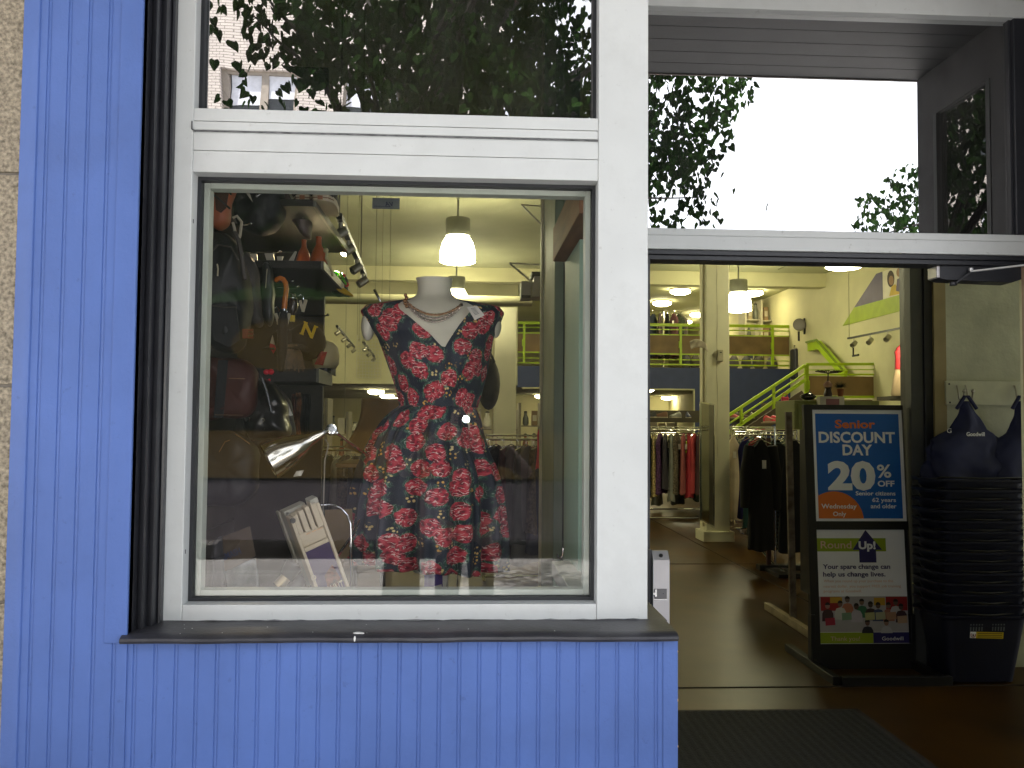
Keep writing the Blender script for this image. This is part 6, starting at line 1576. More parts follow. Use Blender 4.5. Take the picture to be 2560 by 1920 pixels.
mb = MB(); mb.prism([P(495, 1104, .3), P(506, 1103, .3), P(513, 1112, .3), P(516, 1130, .3), P(516, 1156, .3), P(500, 1157, .3), P(497, 1128, .3)], (0, .002, 0)); obj('card', mb, wt, tg)
mb = MB(); mb.tube([P(503, 1105, .3), P(504, 1060, .3), P(506, 1010, .3)], .0008, 4); obj('string', mb, zp, tg)
# ---- mannequin and floral dress
DY = .72
def XD(u): return P(u, 1000, DY).x
def ZD(v): return P(1100, v, DY).z
SC = (DY + CAMD) / FOC
mq = thing('dress_form', (XD(1090), DY, .80), 'white headless dress form with a bare neck on a thin pole', 'mannequin')
bust = M('bust_white', (.58, .56, .46), .45, var=.03)
# rows: v, left u, right u, depth factor, y shift
rowsB = [(1430, 1040, 1150, .6), (1300, 985, 1190, .7), (1150, 990, 1190, .75), (1060, 996, 1192, .72), (1015, 1004, 1190, .70), (985, 998, 1200, .68), (930, 980, 1212, .66), (880, 962, 1222, .64), (840, 945, 1228, .56), (805, 925, 1236, .46), (780, 918, 1240, .38), (765, 935, 1226, .36), (757, 975, 1190, .42), (750, 1020, 1146, .6), (742, 1036, 1130, .75), (725, 1042, 1124, .85), (708, 1040, 1126, .85), (697, 1036, 1128, .85)]
def body_at(v, grow=0):
    r = rowsB
    for a, b in zip(r, r[1:]):
        if a[0] >= v >= b[0]:
            f = (a[0] - v) / (a[0] - b[0]); f2 = f
            l = a[1] + (b[1] - a[1]) * f2; rr_ = a[2] + (b[2] - a[2]) * f2; d = a[3] + (b[3] - a[3]) * f2
            return (l + rr_) / 2, (rr_ - l) / 2 * SC, d
    q = r[-1] if v < r[-1][0] else r[0]
    return (q[1] + q[2]) / 2, (q[2] - q[1]) / 2 * SC, q[3]
def bpoint(v, a, grow=0, bustg=True):
    c_, hw, d = body_at(v); hw += grow
    ca, sa = math.cos(a), math.sin(a)
    y = sa * (hw * d + (0 if v > 760 else 0))
    if bustg and sa < 0 and 835 < v < 985:                      # bust
        k_ = math.sin((v - 835) / 150 * math.pi); y -= .045 * k_ * (math.exp(-((ca - .45) / .33) ** 2) + math.exp(-((ca + .45) / .33) ** 2))
    return Vector((XD(c_) + ca * hw, DY + y, ZD(v)))
vsamp = [697 + (1430 - 697) * i / 90 for i in range(91)]
NB = 48
mb = MB(); mb.add([bpoint(v, 2 * math.pi * i / NB) for v in vsamp for i in range(NB)], [(j * NB + i, j * NB + (i + 1) % NB, (j + 1) * NB + (i + 1) % NB, (j + 1) * NB + i) for j in range(90) for i in range(NB)] + [tuple(90 * NB + i for i in range(NB))])
c_, hw, d = body_at(697)
mb.add([Vector((XD(c_) + math.cos(2 * math.pi * i / NB) * hw * .96, DY + math.sin(2 * math.pi * i / NB) * hw * d * .96, ZD(701))) for i in range(NB)], [tuple(range(NB))])
for u, v, a_, b_ in ((919, 815, .026, .055), (1238, 815, .024, .045)):
    q = P(u, v, DY); mb.ball((q.x, DY + .01, q.z), (a_, .045, b_), 16, 12)
obj('torso', mb, bust, mq, smooth=80)
mb = MB(); mb.tube([(XD(1148), DY + .02, .80), (XD(1148), DY + .02, 1.15)], .003, 8); mb.lathe([(.14, 0), (.14, .01), (.02, .016)], (XD(1148), DY + .02, .801), seg=28); obj('pole', mb, chrome, mq)
mb = MB(); mb.bar((XD(1085), DY, 1.1), (XD(1148), DY + .02, 1.14), .02, .02); obj('pole_bracket', mb, chrome, mq)

def FLORAL():
    m = bpy.data.materials.new('floral_print'); m.use_nodes = True
    n = m.node_tree; b = n.nodes['Principled BSDF']; b.inputs['Roughness'].default_value = .7; b.inputs['Sheen Weight'].default_value = .05
    lk = n.links.new
    uv = n.nodes.new('ShaderNodeAttribute'); uv.attribute_name = 'pat'
    nz = n.nodes.new('ShaderNodeTexNoise'); nz.inputs['Scale'].default_value = 38; nz.inputs['Detail'].default_value = 3
    lk(uv.outputs['Vector'], nz.inputs['Vector'])
    wv = n.nodes.new('ShaderNodeVectorMath'); wv.operation = 'MULTIPLY_ADD'; wv.inputs[1].default_value = (.022, .022, 0); 
    lk(nz.outputs['Color'], wv.inputs[0]); lk(uv.outputs['Vector'], wv.inputs[2])
    def vor(scale, rnd, src):
        v = n.nodes.new('ShaderNodeTexVoronoi'); v.voronoi_dimensions = '2D'; v.inputs['Scale'].default_value = scale; v.inputs['Randomness'].default_value = rnd
        lk(src, v.inputs['Vector']); return v
    def ramp(src, stops):
        r = n.nodes.new('ShaderNodeValToRGB'); r.color_ramp.interpolation = 'LINEAR'
        e = r.color_ramp.elements
        while len(e) < len(stops): e.new(.5)
        for k_, (p, c_) in zip(e, stops): k_.position = p; k_.color = (*c_, 1)
        lk(src, r.inputs['Fac']); return r
    def mix(f, a, c_):
        x = n.nodes.new('ShaderNodeMixRGB'); lk(f, x.inputs['Fac']); lk(a, x.inputs['Color1']); lk(c_, x.inputs['Color2']); return x
    def mul(a, c_):
        x = n.nodes.new('ShaderNodeMath'); x.operation = 'MULTIPLY'; x.use_clamp = True; lk(a, x.inputs[0])
        if isinstance(c_, float): x.inputs[1].default_value = c_
        else: lk(c_, x.inputs[1])
        return x
    W3, K = (1, 1, 1), (0, 0, 0)
    A_ = vor(12.6, .85, wv.outputs[0])                       # roses, about 8 cm
    rose = ramp(A_.outputs['Distance'], [(.38, W3), (.42, K)])
    halo = ramp(A_.outputs['Distance'], [(.36, W3), (.58, K)])
    # petals: swirling strokes around each centre
    S_ = vor(58, 1, wv.outputs[0]); pet = ramp(S_.outputs['Distance'], [(.2, (.13, .003, .012)), (.42, (.36, .010, .035)), (.62, (.46, .04, .06))])
    wav = n.nodes.new('ShaderNodeTexWave'); wav.wave_type = 'RINGS'; wav.inputs['Scale'].default_value = 26; wav.inputs['Distortion'].default_value = 14; wav.inputs['Detail'].default_value = 3; wav.inputs['Detail Scale'].default_value = 1.6
    lk(uv.outputs['Vector'], wav.inputs['Vector']); strokes = ramp(wav.outputs['Fac'], [(.86, K), (.95, W3)])
    n2 = n.nodes.new('ShaderNodeTexNoise'); n2.inputs['Scale'].default_value = 55; lk(uv.outputs['Vector'], n2.inputs['Vector']); gate = ramp(n2.outputs['Fac'], [(.44, K), (.54, W3)])
    stk = mul(strokes.outputs[0], gate.outputs[0])
    wht = n.nodes.new('ShaderNodeRGB'); wht.outputs[0].default_value = (.70, .52, .48, 1)
    rosec = mix(stk.outputs[0], pet.outputs[0], wht.outputs[0])
    # leaves
    n3 = n.nodes.new('ShaderNodeTexNoise'); n3.inputs['Scale'].default_value = 30; n3.inputs['Detail'].default_value = 2; lk(uv.outputs['Vector'], n3.inputs['Vector'])
    lf = ramp(n3.outputs['Fac'], [(.44, K), (.49, W3)]); lf = mul(lf.outputs[0], halo.outputs[0])
    lf2 = mul(lf.outputs[0], 1.6)
    gr = ramp(n2.outputs['Fac'], [(.35, (.004, .03, .02)), (.6, (.015, .085, .045)), (.72, (.14, .26, .17))])
    nav = n.nodes.new('ShaderNodeRGB'); nav.outputs[0].default_value = (.007, .014, .030, 1)
    base = mix(lf2.outputs[0], nav.outputs[0], gr.outputs[0])
    wl_ = n.nodes.new('ShaderNodeTexWave'); wl_.inputs['Scale'].default_value = 30; wl_.inputs['Distortion'].default_value = 22; lk(uv.outputs['Vector'], wl_.inputs['Vector']); ls = ramp(wl_.outputs['Fac'], [(.93, K), (.98, W3)])
    ls2 = mul(mul(ls.outputs[0], lf2.outputs[0]).outputs[0], .5); lsc = n.nodes.new('ShaderNodeRGB'); lsc.outputs[0].default_value = (.45, .55, .48, 1)
    base = mix(ls2.outputs[0], base.outputs[0], lsc.outputs[0])
    # small cream blossoms
    Bv = vor(21, 1, uv.outputs['Vector']); sel = n.nodes.new('ShaderNodeSeparateColor'); lk(Bv.outputs['Color'], sel.inputs[0]); g2 = ramp(sel.outputs[0], [(.62, K), (.64, W3)])
    Bw = vor(75, 1, uv.outputs['Vector']); pt_ = ramp(Bw.outputs['Distance'], [(.25, W3), (.36, K)]); bl_ = ramp(Bv.outputs['Distance'], [(.26, W3), (.34, K)])
    bm_ = mul(mul(g2.outputs[0], bl_.outputs[0]).outputs[0], pt_.outputs[0]); yc = ramp(sel.outputs[1], [(.3, (.62, .50, .22)), (.7, (.60, .33, .06))])
    base = mix(bm_.outputs[0], base.outputs[0], yc.outputs[0])
    fin = mix(rose.outputs[0], base.outputs[0], rosec.outputs[0])
    lk(fin.outputs[0], b.inputs['Base Color'])
    return m
flo = FLORAL()
def setpat(o, pats):
    at = o.data.attributes.new('pat', 'FLOAT_VECTOR', 'POINT')
    at.data.foreach_set('vector', [c_ for p in pats for c_ in p])
dr = thing('dress', (XD(1090), DY, 1.4), 'navy dress with red roses and a deep V neck on the dress form', 'dress')
def vtop(a):
    """photo height of the dress's upper edge at angle a (front is -pi/2)"""
    t = math.atan2(math.sin(a + math.pi / 2), math.cos(a + math.pi / 2))   # 0 at front
    x = math.sin(t)
    if math.cos(t) <= 0: return 752
    l = 879 - (879 - 752) * min(1, abs(x - .14) / (.78 if x < .14 else .56))
    return max(752, l)
NA, NVd = 120, 60
# cap sleeves: the top of the bodice is wider than the body
def dpoint(v, a):
    p = bpoint(v, a, .007)
    ca = math.cos(a)
    e = 0
    if v < 850: e = .020 * max(0, (850 - v) / 70) * abs(ca) ** 3 * (1 if v > 766 else max(0, (v - 752) / 14))
    p.x += math.copysign(e, ca)
    if v < 800: p.z += .0
    return p
V = []; PT = []
for j in range(NVd + 1):
    f = j / NVd
    for i in range(NA):
        a = 2 * math.pi * i / NA; vt = vtop(a); v = 1018 + (vt - 1018) * f
        p = dpoint(v, a); p += Vector((.0015 * math.sin(a * 17 + v * .05), -.002 * math.sin(a * 11 + v * .03), 0))
        V.append(p); t = math.atan2(math.sin(a + math.pi / 2), math.cos(a + math.pi / 2)); PT.append((t * .19, p.z, 0))
mb = MB(); mb.add(V, [(j * NA + i, j * NA + (i + 1) % NA, (j + 1) * NA + (i + 1) % NA, (j + 1) * NA + i) for j in range(NVd) for i in range(NA)])
o = obj('bodice', mb, flo, dr, smooth=80, solid=.002); setpat(o, PT)
sk_rows = [(1014, 1001, 1188), (1024, 988, 1192), (1034, 978, 1196), (1060, 960, 1202), (1092, 942, 1208), (1128, 926, 1219), (1163, 915, 1235), (1185, 908, 1242), (1234, 899, 1251), (1290, 892, 1256), (1327, 888, 1259), (1390, 888, 1258), (1426, 896, 1254)]
def sk_at(v):
    for a, b in zip(sk_rows, sk_rows[1:]):
        if a[0] <= v <= b[0]:
            f = (v - a[0]) / (b[0] - a[0]); return (a[1] + (b[1] - a[1]) * f, a[2] + (b[2] - a[2]) * f)
    return sk_rows[-1][1:]
NA, NVd = 200, 50; V = []; PT = []
for j in range(NVd + 1):
    for i in range(NA):
        a = 2 * math.pi * i / NA; t = math.atan2(math.sin(a + math.pi / 2), math.cos(a + math.pi / 2))
        v = 1014 + (1412 - 1014) * j / NVd
        l, r_ = sk_at(min(1426, v)); fl_ = j / NVd
        ple = (math.sin(t * 11 + .6) * .6 + math.sin(t * 23 + 1.1 + fl_) * .4 + .5 * math.sin(t * 6 - .4)) * (.010 + .046 * fl_ ** .8) * min(1, fl_ * 14)
        hw = (r_ - l) / 2 * SC; c_ = XD((l + r_) / 2)
        p = Vector((c_ + math.cos(a) * (hw + ple * .6), DY + math.sin(a) * (hw * .72 + ple), ZD(v) + fl_ * .005 * math.sin(t * 6.5 + .3) - fl_ * .02 * math.sin(t)))
        V.append(p); PT.append((t * (.16 + .10 * fl_) + 3, p.z + .03, 0))
mb = MB(); mb.add(V, [(j * NA + i, j * NA + (i + 1) % NA, (j + 1) * NA + (i + 1) % NA, (j + 1) * NA + i) for j in range(NVd) for i in range(NA)])
o = obj('skirt', mb, flo, dr, smooth=80, solid=.002); setpat(o, PT)
pt_ = thing('price_tag', P(1190, 785, .55), 'white price tag with a grey barcode pinned to the dress shoulder', 'tag')
mb = MB(); q = [P(1167, 768, .60), P(1192, 764, .60), P(1212, 788, .56), P(1187, 800, .56)]; mb.prism(q, (0, .002, 0)); obj('card', mb, wt, pt_)
mb = MB()
for i in range(6):
    a = q[0].lerp(q[3], .18 + i * .1); b = q[1].lerp(q[2], .18 + i * .1); s = a.lerp(b, .25); e = a.lerp(b, .7); mb.bar(s + Vector((0, -.0012, 0)), e + Vector((0, -.0012, 0)), .0022, .0008, up=(0, 1, 0))
obj('barcode', mb, M('print_grey', (.2, .2, .2), .7), pt_)
# necklace
nk = thing('necklace', P(1085, 780, .5), 'three strand gold and silver link necklace around the dress form', 'necklace')
gold = M('dull_gold', (.45, .24, .12), .25, metal=.8, var=.3, vs=60); slv = M('old_silver', (.45, .38, .34), .25, metal=.8, var=.3, vs=60)
for k_, (dv, m) in enumerate(((0, gold), (9, slv), (17, slv))):
    mb = MB()
    for i in range(34):
        s = i / 33; u = 1012 + 140 * s; v = 745 + 10 * s + (46 + dv) * math.sin(math.pi * (s * .92 + .04)) ** .7
        x = (s - .5) * 2; yy = DY - .17 + .11 * x * x - .02
        vv = min(v, 806); cc, hw, dd = body_at(max(752, v))
        ca = max(-.98, min(.98, (XD(u) - XD(cc)) / max(hw, .01))); yb_ = DY - math.sqrt(1 - ca * ca) * hw * dd - .008
        q = Vector((XD(u), min(yb_, DY - .02), ZD(v)))
        mb.ball(q, (.0052, .004, .0038) if i % 2 else (.0034, .004, .0052), 6, 4)
    obj('strand', mb, m, nk)
mb = MB()
for s in range(5): mb.ball(P(1014 + 3 * math.sin(s * 2), 738 + s * 7, .62), .007, 8, 6)
obj('beads', mb, gold, nk)
# ---- chrome desk lamp
dl = thing('desk_lamp', P(790, 1480, .45), 'chrome desk lamp with a bell shade, clamped low in the window', 'desk lamp')
ya = .42
ap = P(800, 1086, ya); mo = P(672, 1152, ya - .05); ax = (mo - ap); LN = ax.length; ax.normalize()
mb = MB(); pf_ = [(.011, -.012), (.015, .0), (.019, LN * .12), (.022, LN * .22), (.036, LN * .36), (.053, LN * .62), (.062, LN * .85), (.0655, LN), (.0665, LN + .002), (.064, LN), (.060, LN * .85), (.05, LN * .6), (.03, LN * .36), (.004, LN * .3)]
mb.lathe(pf_, ap, ax, 36, caps=False); obj('shade', mb, M('lamp_chrome', (.62, .58, .50), .14, metal=1, var=.03), dl, smooth=60)
mb = MB(); q = P(828, 1074, ya + .01); mb.lathe([(.001, -.012), (.017, -.012), (.019, -.008), (.019, .008), (.017, .012), (.011, .013), (.010, .016), (.001, .016)], q, (.25, -1, .2), 22); mb.tube([ap + ax * -.01, q], .007, 8); mb.ball(P(842, 1082, ya), .008, 10, 7); obj('joint', mb, chrome, dl)
mb = MB(); el_ = P(955, 1168, .83); mb.tube([P(842, 1082, ya), el_], .0055, 10); obj('upper_arm', mb, chrome, dl)
mb = MB(); lo_ = P(782, 1478, ya - .02); mb.tube([P(800, 1452, ya - .02), P(884, 1334, .56), el_], .0055, 10); mb.lathe([(.014, -.012), (.014, .012)], el_, (0, 1, 0), 14); obj('lower_arm', mb, chrome, dl)
mb = MB(); mb.ball(P(790, 1450, ya - .02), .015, 14, 9); mb.lathe([(.018, 0), (.016, .03), (.010, .035)], P(778, 1482, ya - .02) - Vector((0, 0, .03)), (0, 0, 1), 16); mb.tube([P(778, 1478, ya - .02), P(790, 1450, ya - .02)], .011, 8); obj('clamp', mb, chrome, dl)
mb = MB(); q = P(733, 1192, ya - .07); d_ = Vector((.02, 0, .012)); mb.add([q, q + Vector((.026, -.0, .003)), q + Vector((.034, .006, .022)), q + Vector((.009, .006, .018))], [(0, 1, 2, 3)]); obj('sticker', mb, M('clear_sticker', (.5, .48, .42), .4), dl, solid=.0008)
mb = MB(); pts = [P(812, 1098, ya + .02), P(822, 1110, ya + .03), P(812, 1150, ya + .03), P(809, 1250, ya + .03), P(806, 1300, ya + .05)]; mb.tube(pts, .0025, 6); obj('cord', mb, M('grey_cord', (.2, .19, .16), .5), dl)
# ---- cream plastic hand truck / case with a printed panel
cs_ = thing('plastic_case', P(790, 1380, .35), 'cream plastic case with a moulded handle and purple printed panel, leaning in the window', 'case')
yc_ = .36; oA = P(722, 1290, yc_); rD = (P(798, 1255, yc_) - oA); WDT = rD.length; rD.normalize(); dD = (P(884, 1492, yc_) - P(798, 1255, yc_)); HT = dD.length; dD.normalize()
nD = dD.cross(rD); nD = -nD if nD.y > 0 else nD; nD.normalize(); nD = (nD + Vector((-.42, 0, .05))).normalized()   # depth goes back to the left
px_ = WDT / 84.0
def CS(s, t, d=0): return oA + rD * (s * px_) + dD * (t * px_) - Vector((.38, -1, -.02)).normalized() * d * -1
bk_dir = Vector((-.55, 1, .08)).normalized()
def CS(s, t, d=0): return oA + rD * (s * px_) + dD * (t * px_) + bk_dir * d
crm = M('cream_abs_plastic', (.52, .45, .33), .45, var=.05)
def cbox(mb, s0, s1, t0, t1, d0, d1): mb.add([CS(s, t, d) for d in (d0, d1) for t in (t0, t1) for s in (s0, s1)], [(0, 2, 3, 1), (4, 5, 7, 6), (0, 1, 5, 4), (1, 3, 7, 5), (3, 2, 6, 7), (2, 0, 4, 6)])
mb = MB()
cbox(mb, 0, 9, 8, 262, .0, .05); cbox(mb, 75, 84, 0, 250, .0, .05); cbox(mb, 9, 75, 92, 104, .003, .045)
cbox(mb, 9, 75, 56, 92, .008, .04)
cbox(mb, 9, 22, 6, 56, .004, .04); cbox(mb, 26, 40, 0, 58, .002, .04); cbox(mb, 44, 56, -3, 60, .002, .04); cbox(mb, 60, 75, -8, 60, .0, .04)
cbox(mb, 9, 75, 4, 56, .026, .046)
obj('shell', mb, crm, cs_, bev=.003)
mb = MB(); cbox(mb, 1, 60, -3, 9, .055, .10); cbox(mb, 2, 14, 0, 232, .055, .115); cbox(mb, -2, 4, 5, 150, .12, .15); cbox(mb, 62, 84, -14, 0, .0, .05); obj('back_shell', mb, M('pale_grey_plastic', (.42, .41, .34), .5), cs_, bev=.003)
mb = MB(); mb.lathe([(.001, 0), (.009, 0), (.009, .004), (.001, .004)], CS(4.5, 14, -.004), -bk_dir, 14); obj('hinge_pin', mb, M('dark_pin', (.06, .055, .045), .5), cs_)
mb = MB(); mb.lathe([(.006, 0), (.009, .001), (.009, .003), (.006, .004)], CS(4.5, 168, -.004), -bk_dir, 14, caps=False); obj('rivet', mb, crm, cs_)
mb = MB()
for s0, s1, t in ((26, 38, 62), (42, 54, 62.5), (57, 72, 63)): cbox(mb, s0, s1, t, t + 1.6, .0055, .0079)
obj('moulded_ridge', mb, M('worn_orange_edge', (.62, .38, .2), .4), cs_)
mb = MB(); cbox(mb, 9.2, 74.8, 104.2, 262, .006, .03); obj('printed_panel', mb, M('purple_print', (.055, .035, .10), .4, var=.1), cs_, smooth=0)
mb = MB(); mb.add([CS(34, 178, .0052), CS(62, 160, .0052), CS(70, 200, .0052), CS(48, 228, .0052), CS(32, 215, .0052)], [(0, 1, 2, 3, 4)]); obj('orange_print', mb, M('rust_print', (.19, .06, .035), .5, var=.5, vs=60), cs_, smooth=0, solid=.0006)
mb = MB(); text_mb(mb, 'COUNT', CS(14, 238, .0050), rD, -dD, w_=px_ * 58, h_=px_ * 34, depth=.0006); obj('lettering', mb, M('cream_print', (.5, .44, .33), .5), cs_, smooth=0)
hoop = thing('wire_hoop', P(850, 1290, .5), 'thin chrome hoop arching out behind the cream case', 'hoop')
mb = MB(); mb.tube([P(803, 1263, .5), P(830, 1262, .5), P(852, 1270, .5), P(868, 1287, .5), P(876, 1310, .5), P(877, 1345, .5), P(876, 1400, .5), P(878, 1510, .5)], .0035, 8); obj('wire', mb, chrome, hoop)
cb = thing('card_board', P(845, 1370, .6), 'brown card sheet standing behind the cream case', 'board')
mb = MB(); mb.prism([P(812, 1275, .62), P(880, 1272, .62), P(883, 1380, .62), P(858, 1402, .62), P(858, 1510, .62), P(812, 1510, .62)], (0, .006, 0)); obj('sheet', mb, M('brown_card', (.16, .11, .05), .8), cb)
# ---- dark boxes and bits at the lower left
lb = thing('game_box', P(580, 1390, .4), 'dark brown box with faint blue lettering leaning at the lower left', 'box')
bq4 = [P(530, 1352, .38), P(625, 1315, .38), P(640, 1390, .38), P(550, 1436, .38)]
mb = MB(); mb.prism(bq4, (-.035, .06, -.02)); obj('box', mb, M('dark_brown_card', (.075, .05, .03), .5, var=.25), lb, bev=.002)
mb = MB(); r_ = (bq4[1] - bq4[0]).normalized(); u_ = (bq4[0] - bq4[3]); u_ = (u_ - r_ * u_.dot(r_)).normalized(); text_mb(mb, 'SMASH', bq4[3].lerp(bq4[0], .34) + r_ * .022 + Vector((0, -.0008, 0)), r_, u_, w_=.062, h_=.022, bold=.01); obj('lettering', mb, M('faint_blue_print', (.03, .05, .12), .5), lb, smooth=0)
pl_ = thing('plastic_sheet', P(590, 1450, .33), 'grey wrapped packet standing under the dark brown box', 'packet')
mb = MB(); mb.grid(lambda s, t: P(550 + (638 - 550) * s + 6 * t, 1434 - 38 * s + 90 * t, .34 + .012 * math.sin(s * 8 + t * 3)), 14, 10); obj('wrap', mb, M('grey_wrap', (.13, .145, .15), .25, var=.3, vs=10, coat=.2), pl_, solid=.01)
bc = thing('dark_cloth', P(520, 1430, .3), 'dark draped cloth in the lower left window corner', 'cloth')
mb = MB(); mb.grid(lambda s, t: P(494 + 62 * s + 10 * t, 1380 - 40 * s * (1 - t) + 125 * t, .30 + .03 * math.sin(s * 7 + t * 2)), 16, 12); obj('cloth', mb, M('dark_grey_cloth', (.025, .024, .03), .8), bc, solid=.006)
wbk = thing('white_bracket', P(490, 1370, .16), 'white plastic bracket at the lower left inner edge of the window', 'bracket')
mb = MB(); a = P(487, 1318, .16); b = P(499, 1375, .16); mb.box(a.x, b.x, .15, .18, b.z, a.z); a = P(482, 1414, .16); b = P(497, 1430, .16); mb.box(a.x, b.x, .15, .18, b.z, a.z); a = P(484, 1376, .16); b = P(497, 1413, .16); mb.box(a.x + .003, b.x - .002, .158, .178, b.z, a.z); obj('body', mb, M('white_abs', (.5, .52, .5), .4), wbk, bev=.002)
hd = thing('binoculars', P(715, 1440, .3), 'black binoculars with a brass eyepiece in front of the cream case', 'binoculars')
mb = MB(); a = P(745, 1408, .3); b = P(700, 1450, .3); mb.tube([P(735, 1412, .31), P(722, 1432, .30), P(712, 1448, .3)], [.030, .027, .018], 16); mb.tube([P(748, 1448, .34), P(735, 1470, .32), P(722, 1488, .31)], [.026, .026, .018], 16); mb.bar(P(722, 1430, .3), P(740, 1465, .33), .02, .02); obj('barrel', mb, blackpl, hd, smooth=50)
mb = MB(); mb.tube([P(714, 1444, .29), P(706, 1454, .285), P(694, 1466, .28)], [.018, .020, .019], 16); obj('eyepiece', mb, M('brass_rim', (.30, .24, .14), .35, metal=.7), hd, smooth=50)
bcd = thing('beige_card', P(690, 1490, .25), 'beige card lying flat at the bottom of the window', 'card')
mb = MB(); a = P(655, 1500, .2); mb.add([P(660, 1497, .2), P(728, 1497, .2), P(712, 1478, .3), P(700, 1479, .3)], [(0, 1, 2, 3)]); obj('card', mb, M('beige_card', (.42, .37, .24), .8), bcd, solid=.002)
# purple pennant with white block letter
pp = thing('sports_pennant', P(1085, 1450, .45), 'purple cloth with a white block letter hanging under the dress hem', 'banner')
mb = MB(); mb.grid(lambda s, t: P(1058 + 52 * s + 3 * math.sin(t * 4), 1396 + 130 * t, .80 + .012 * math.sin(s * 8 + t)), 14, 10); obj('cloth', mb, M('purple_felt', (.10, .05, .32), .8, bump=.05), pp, solid=.003)
mb = MB()
for poly in ([(1085, 1466), (1104, 1461), (1105, 1473), (1099, 1475), (1104, 1498), (1092, 1498), (1088, 1474), (1085, 1473)], [(1106, 1412), (1114, 1410), (1114, 1418), (1110, 1424), (1119, 1432), (1117, 1455), (1113, 1480), (1107, 1486)]):
    mb.prism([P(u, v, .775) for u, v in poly], (0, .004, 0))
obj('block_letter', mb, wt, pp, smooth=0)
mb = MB(); text_mb(mb, 'A', P(1073, 1428, .778), (1, 0, 0), (0, 0, 1), h_=.016); obj('small_mark', mb, M('pale_lilac', (.4, .38, .5), .7), pp, smooth=0)
mb = MB(); mb.tube([P(1119, 1390, .82), P(1119, 1530, .82)], .0028, 6); obj('stick', mb, M('pale_stick', (.55, .52, .45), .5), pp)
# curved plywood back
pw_ = thing('plywood_chair', P(915, 1060, 1.9), 'curved tan plywood chair back standing behind the dress', 'chair')
def plyw(s, t):
    l = Vector((P(903, 998, 1.9))).lerp(P(858, 1118, 1.75), t) + Vector((-.028 * math.sin(t * 3.1) * -1, 0, 0)); r_ = P(1012, 1000, 1.9).lerp(P(930, 1150, 1.75), t)
    return l.lerp(r_, s) + Vector((0, .05 * math.sin(s * 3.14), 0))
mb = MB(); mb.grid(plyw, 12, 14); obj('back', mb, M('tan_plywood', (.42, .25, .09), .5, var=.12, vs=5, vec=(1, 1, .2)), pw_, solid=.014, smooth=60)
mb = MB()
for u in (890, 960): mb.tube([P(u, 1140, 1.8), P(u, 1200, 1.8) + Vector((0, 0, -.75)), (P(u, 1140, 1.8).x, 1.8, .0)], .014, 8)
obj('leg', mb, blk, pw_)
mb = MB(); a = P(865, 1135, 1.75); b = P(960, 1150, 1.75); mb.box(a.x, b.x, 1.4, 1.85, b.z - .02, b.z); obj('seat', mb, M('tan_plywood'), pw_, bev=.006)
# ---- ceiling hung things
vs_ = thing('hanging_sign', P(965, 508, 2.2), 'small blue grey sign with a mirrored script mark hanging from the ceiling', 'sign')
a = P(931, 494, 2.2); b = P(999, 523, 2.2)
mb = MB(); mb.box(a.x, b.x, 2.2, 2.206, b.z, a.z); obj('panel', mb, M('blue_grey_sign', (.26, .30, .33), .5), vs_, bev=.001)
mb = MB(); q = P(978, 514, 2.198); text_mb(mb, 'VA', (q.x + .008, 2.1985, q.z - .004), (-1, 0, 0), (0, 0, 1), h_=.026, shear=.3); mb.box(P(943, 0, 2.2).x, P(984, 0, 2.2).x, 2.1975, 2.199, P(960, 516.5, 2.2).z, P(960, 515.5, 2.2).z)
obj('script_mark', mb, M('navy_ink', (.02, .035, .12), .5), vs_, smooth=0)
mb = MB()
for u, v1 in ((941, 493), (990, 493)): q = P(u, v1, 2.203); mb.tube([q, (q.x, 2.203, ZC)], .0016, 5)
obj('wire', mb, M('wire'), vs_)
for i, (u, y, v1, l_) in enumerate(((861, 3.2, 1040, 'thin ceiling cord by the lit spotlight'), (898, 3.0, 850, 'thin ceiling cord right of the spotlights'), (939, 2.6, 726, 'thin ceiling cord down to the silver clip'), (974, 2.6, 752, 'thin ceiling cord nearest the neck of the dress form'))):
    q = P(u, v1, y); mb = MB(); mb.tube([q, (q.x, y, ZC)], .002, 5); mb.lathe([(.008, 0), (.008, .006)], (q.x, y, q.z - .003), seg=8)
    solo('thin_wire', mb, M('pale_wire', (.4, .38, .25), .5), l_, 'cord', 'cords from the ceiling')
scp = thing('silver_clip', P(943, 738, 2.55), 'slanted silver hanger clip above the dress shoulder', 'clip')
mb = MB(); mb.tube([P(935, 724, 2.55), P(943, 738, 2.55), P(951, 754, 2.55)], [.006, .009, .006], 8); obj('body', mb, chrome, scp)
track('track_light', 'track light with one glowing spot beside the top shelf', P(848, 540, 1.9), P(912, 690, 3.4), (.05, .30, .62, .9), (.0, .8), (1,), .046)
track('track_light', 'small dark track light on the far wall left of the dress', P(842, 815, 9.4), P(886, 868, 13.0), (.05, .35, .65, .95), (), (), .05)
track('track_light', 'smallest dark track light above the wire grid', P(908, 855, 9.5), P(936, 892, 12.0), (.15, .5, .9), (), (), .045)
pq = P(1000, 749, 9.0)
mb = MB(); mb.tube([(-4.0, 9.0, pq.z), (P(1330, 752, 9.0).x, 9.0, pq.z)], .07, 16); solo('ceiling_duct', mb, cream, 'long round duct crossing the store behind the dress form', 'duct')
wgk = M('white_enamel', (.55, .53, .42), .5)
ac = thing('air_unit', P(1330, 722, 6.0), 'white boxy air unit high on the right behind the green post', 'air unit')
mb = MB(); a = P(1303, 702, 6); b = P(1331, 745, 6); mb.box(a.x, b.x, 6, 6.25, b.z, a.z); a = P(1328, 690, 5.9); b = P(1372, 742, 5.9); mb.prism([(a.x, 5.9, b.z), (b.x, 5.9, b.z), (b.x, 5.9, a.z), (a.x + .03, 5.9, a.z)], (0, .3, 0)); obj('housing', mb, wgk, ac, bev=.006)
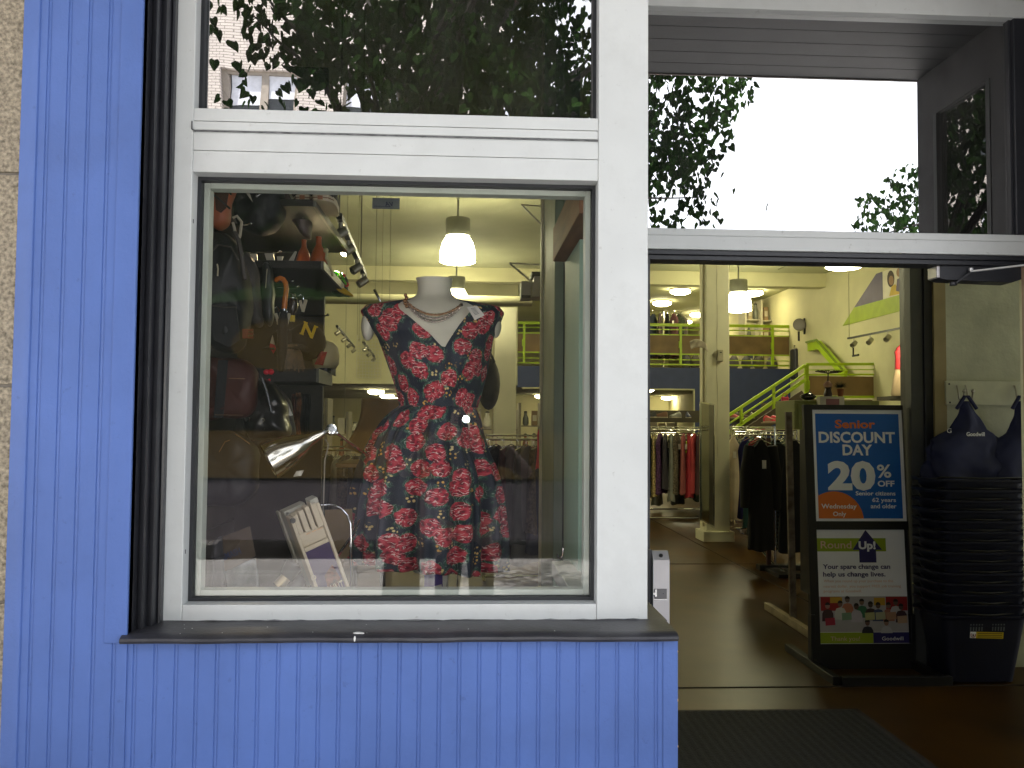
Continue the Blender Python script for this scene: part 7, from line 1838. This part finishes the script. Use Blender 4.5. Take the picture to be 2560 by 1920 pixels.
mb = MB(); a = P(1304, 738, 5.99); b = P(1333, 745, 5.99); mb.box(a.x, b.x, 5.985, 5.9995, b.z, a.z); a = P(1330, 678, 5.9); b = P(1372, 690, 5.9); mb.box(a.x, b.x, 5.92, 6.2, b.z, a.z); obj('grille', mb, M('dark_grille', (.14, .13, .08), .6), ac)
for i, (v, l_) in enumerate(((0, 'upper white triangular wall bracket high behind the green post'), (146, 'lower white triangular wall bracket above the air unit'))):
    t = thing('wall_bracket', P(1340, 540 + v, 5.8), l_, 'bracket', 'triangular wall brackets')
    u_ = -30 * (i == 1)
    mb = MB(); mb.bar(P(1304 + u_, 512 + v, 5.8), P(1370, 517 + v, 5.8), .012, .012); mb.bar(P(1304 + u_, 512 + v, 5.8), P(1354 + u_ * .7, 562 + v, 5.8), .016, .016); obj('frame', mb, wgk, t)
    mb = MB(); mb.prism([P(1353, 548 + v, 5.8), P(1362, 532 + v, 5.8), P(1362, 580 + v, 5.8), P(1353, 604 + v, 5.8)], (0, .03, 0)); obj('plate', mb, wgk, t)
gd_ = thing('wire_grid', P(920, 890, 8.5), 'white wire grid panel hanging on the far wall left of the dress', 'grid panel')
mb = MB(); a = P(893, 838, 8.5); b = P(952, 945, 8.5)
for i in range(9): x = a.x + (b.x - a.x) * i / 8; mb.tube([(x, 8.5, a.z), (x, 8.5, b.z)], .004, 4)
for i in range(14): z = a.z + (b.z - a.z) * i / 13; mb.tube([(a.x, 8.495, z), (b.x, 8.495, z)], .004, 4)
obj('grid', mb, wgk, gd_)
mb = MB(); mb.tube([(a.x, 8.5, a.z), (a.x, 8.5, ZC)], .003, 4); mb.tube([(b.x, 8.5, a.z), (b.x, 8.5, ZC)], .003, 4); obj('wire', mb, M('wire'), gd_)
# goods seen between dress and green post
bk2 = thing('backpack', P(1218, 900, 7.5), 'dark backpack hanging behind the right side of the dress', 'backpack')
mb = MB(); q = P(1222, 960, 7.5); mb.ball(q, (.13, .1, .30), 16, 10); obj('body', mb, M('dark_brown_nylon', (.05, .04, .025), .6, var=.3), bk2)
mb = MB(); mb.tube([q + Vector((-.06, -.08, .25)), q + Vector((-.02, -.1, .42)), q + Vector((.06, -.08, .24))], .018, 7); obj('strap', mb, bn, bk2)
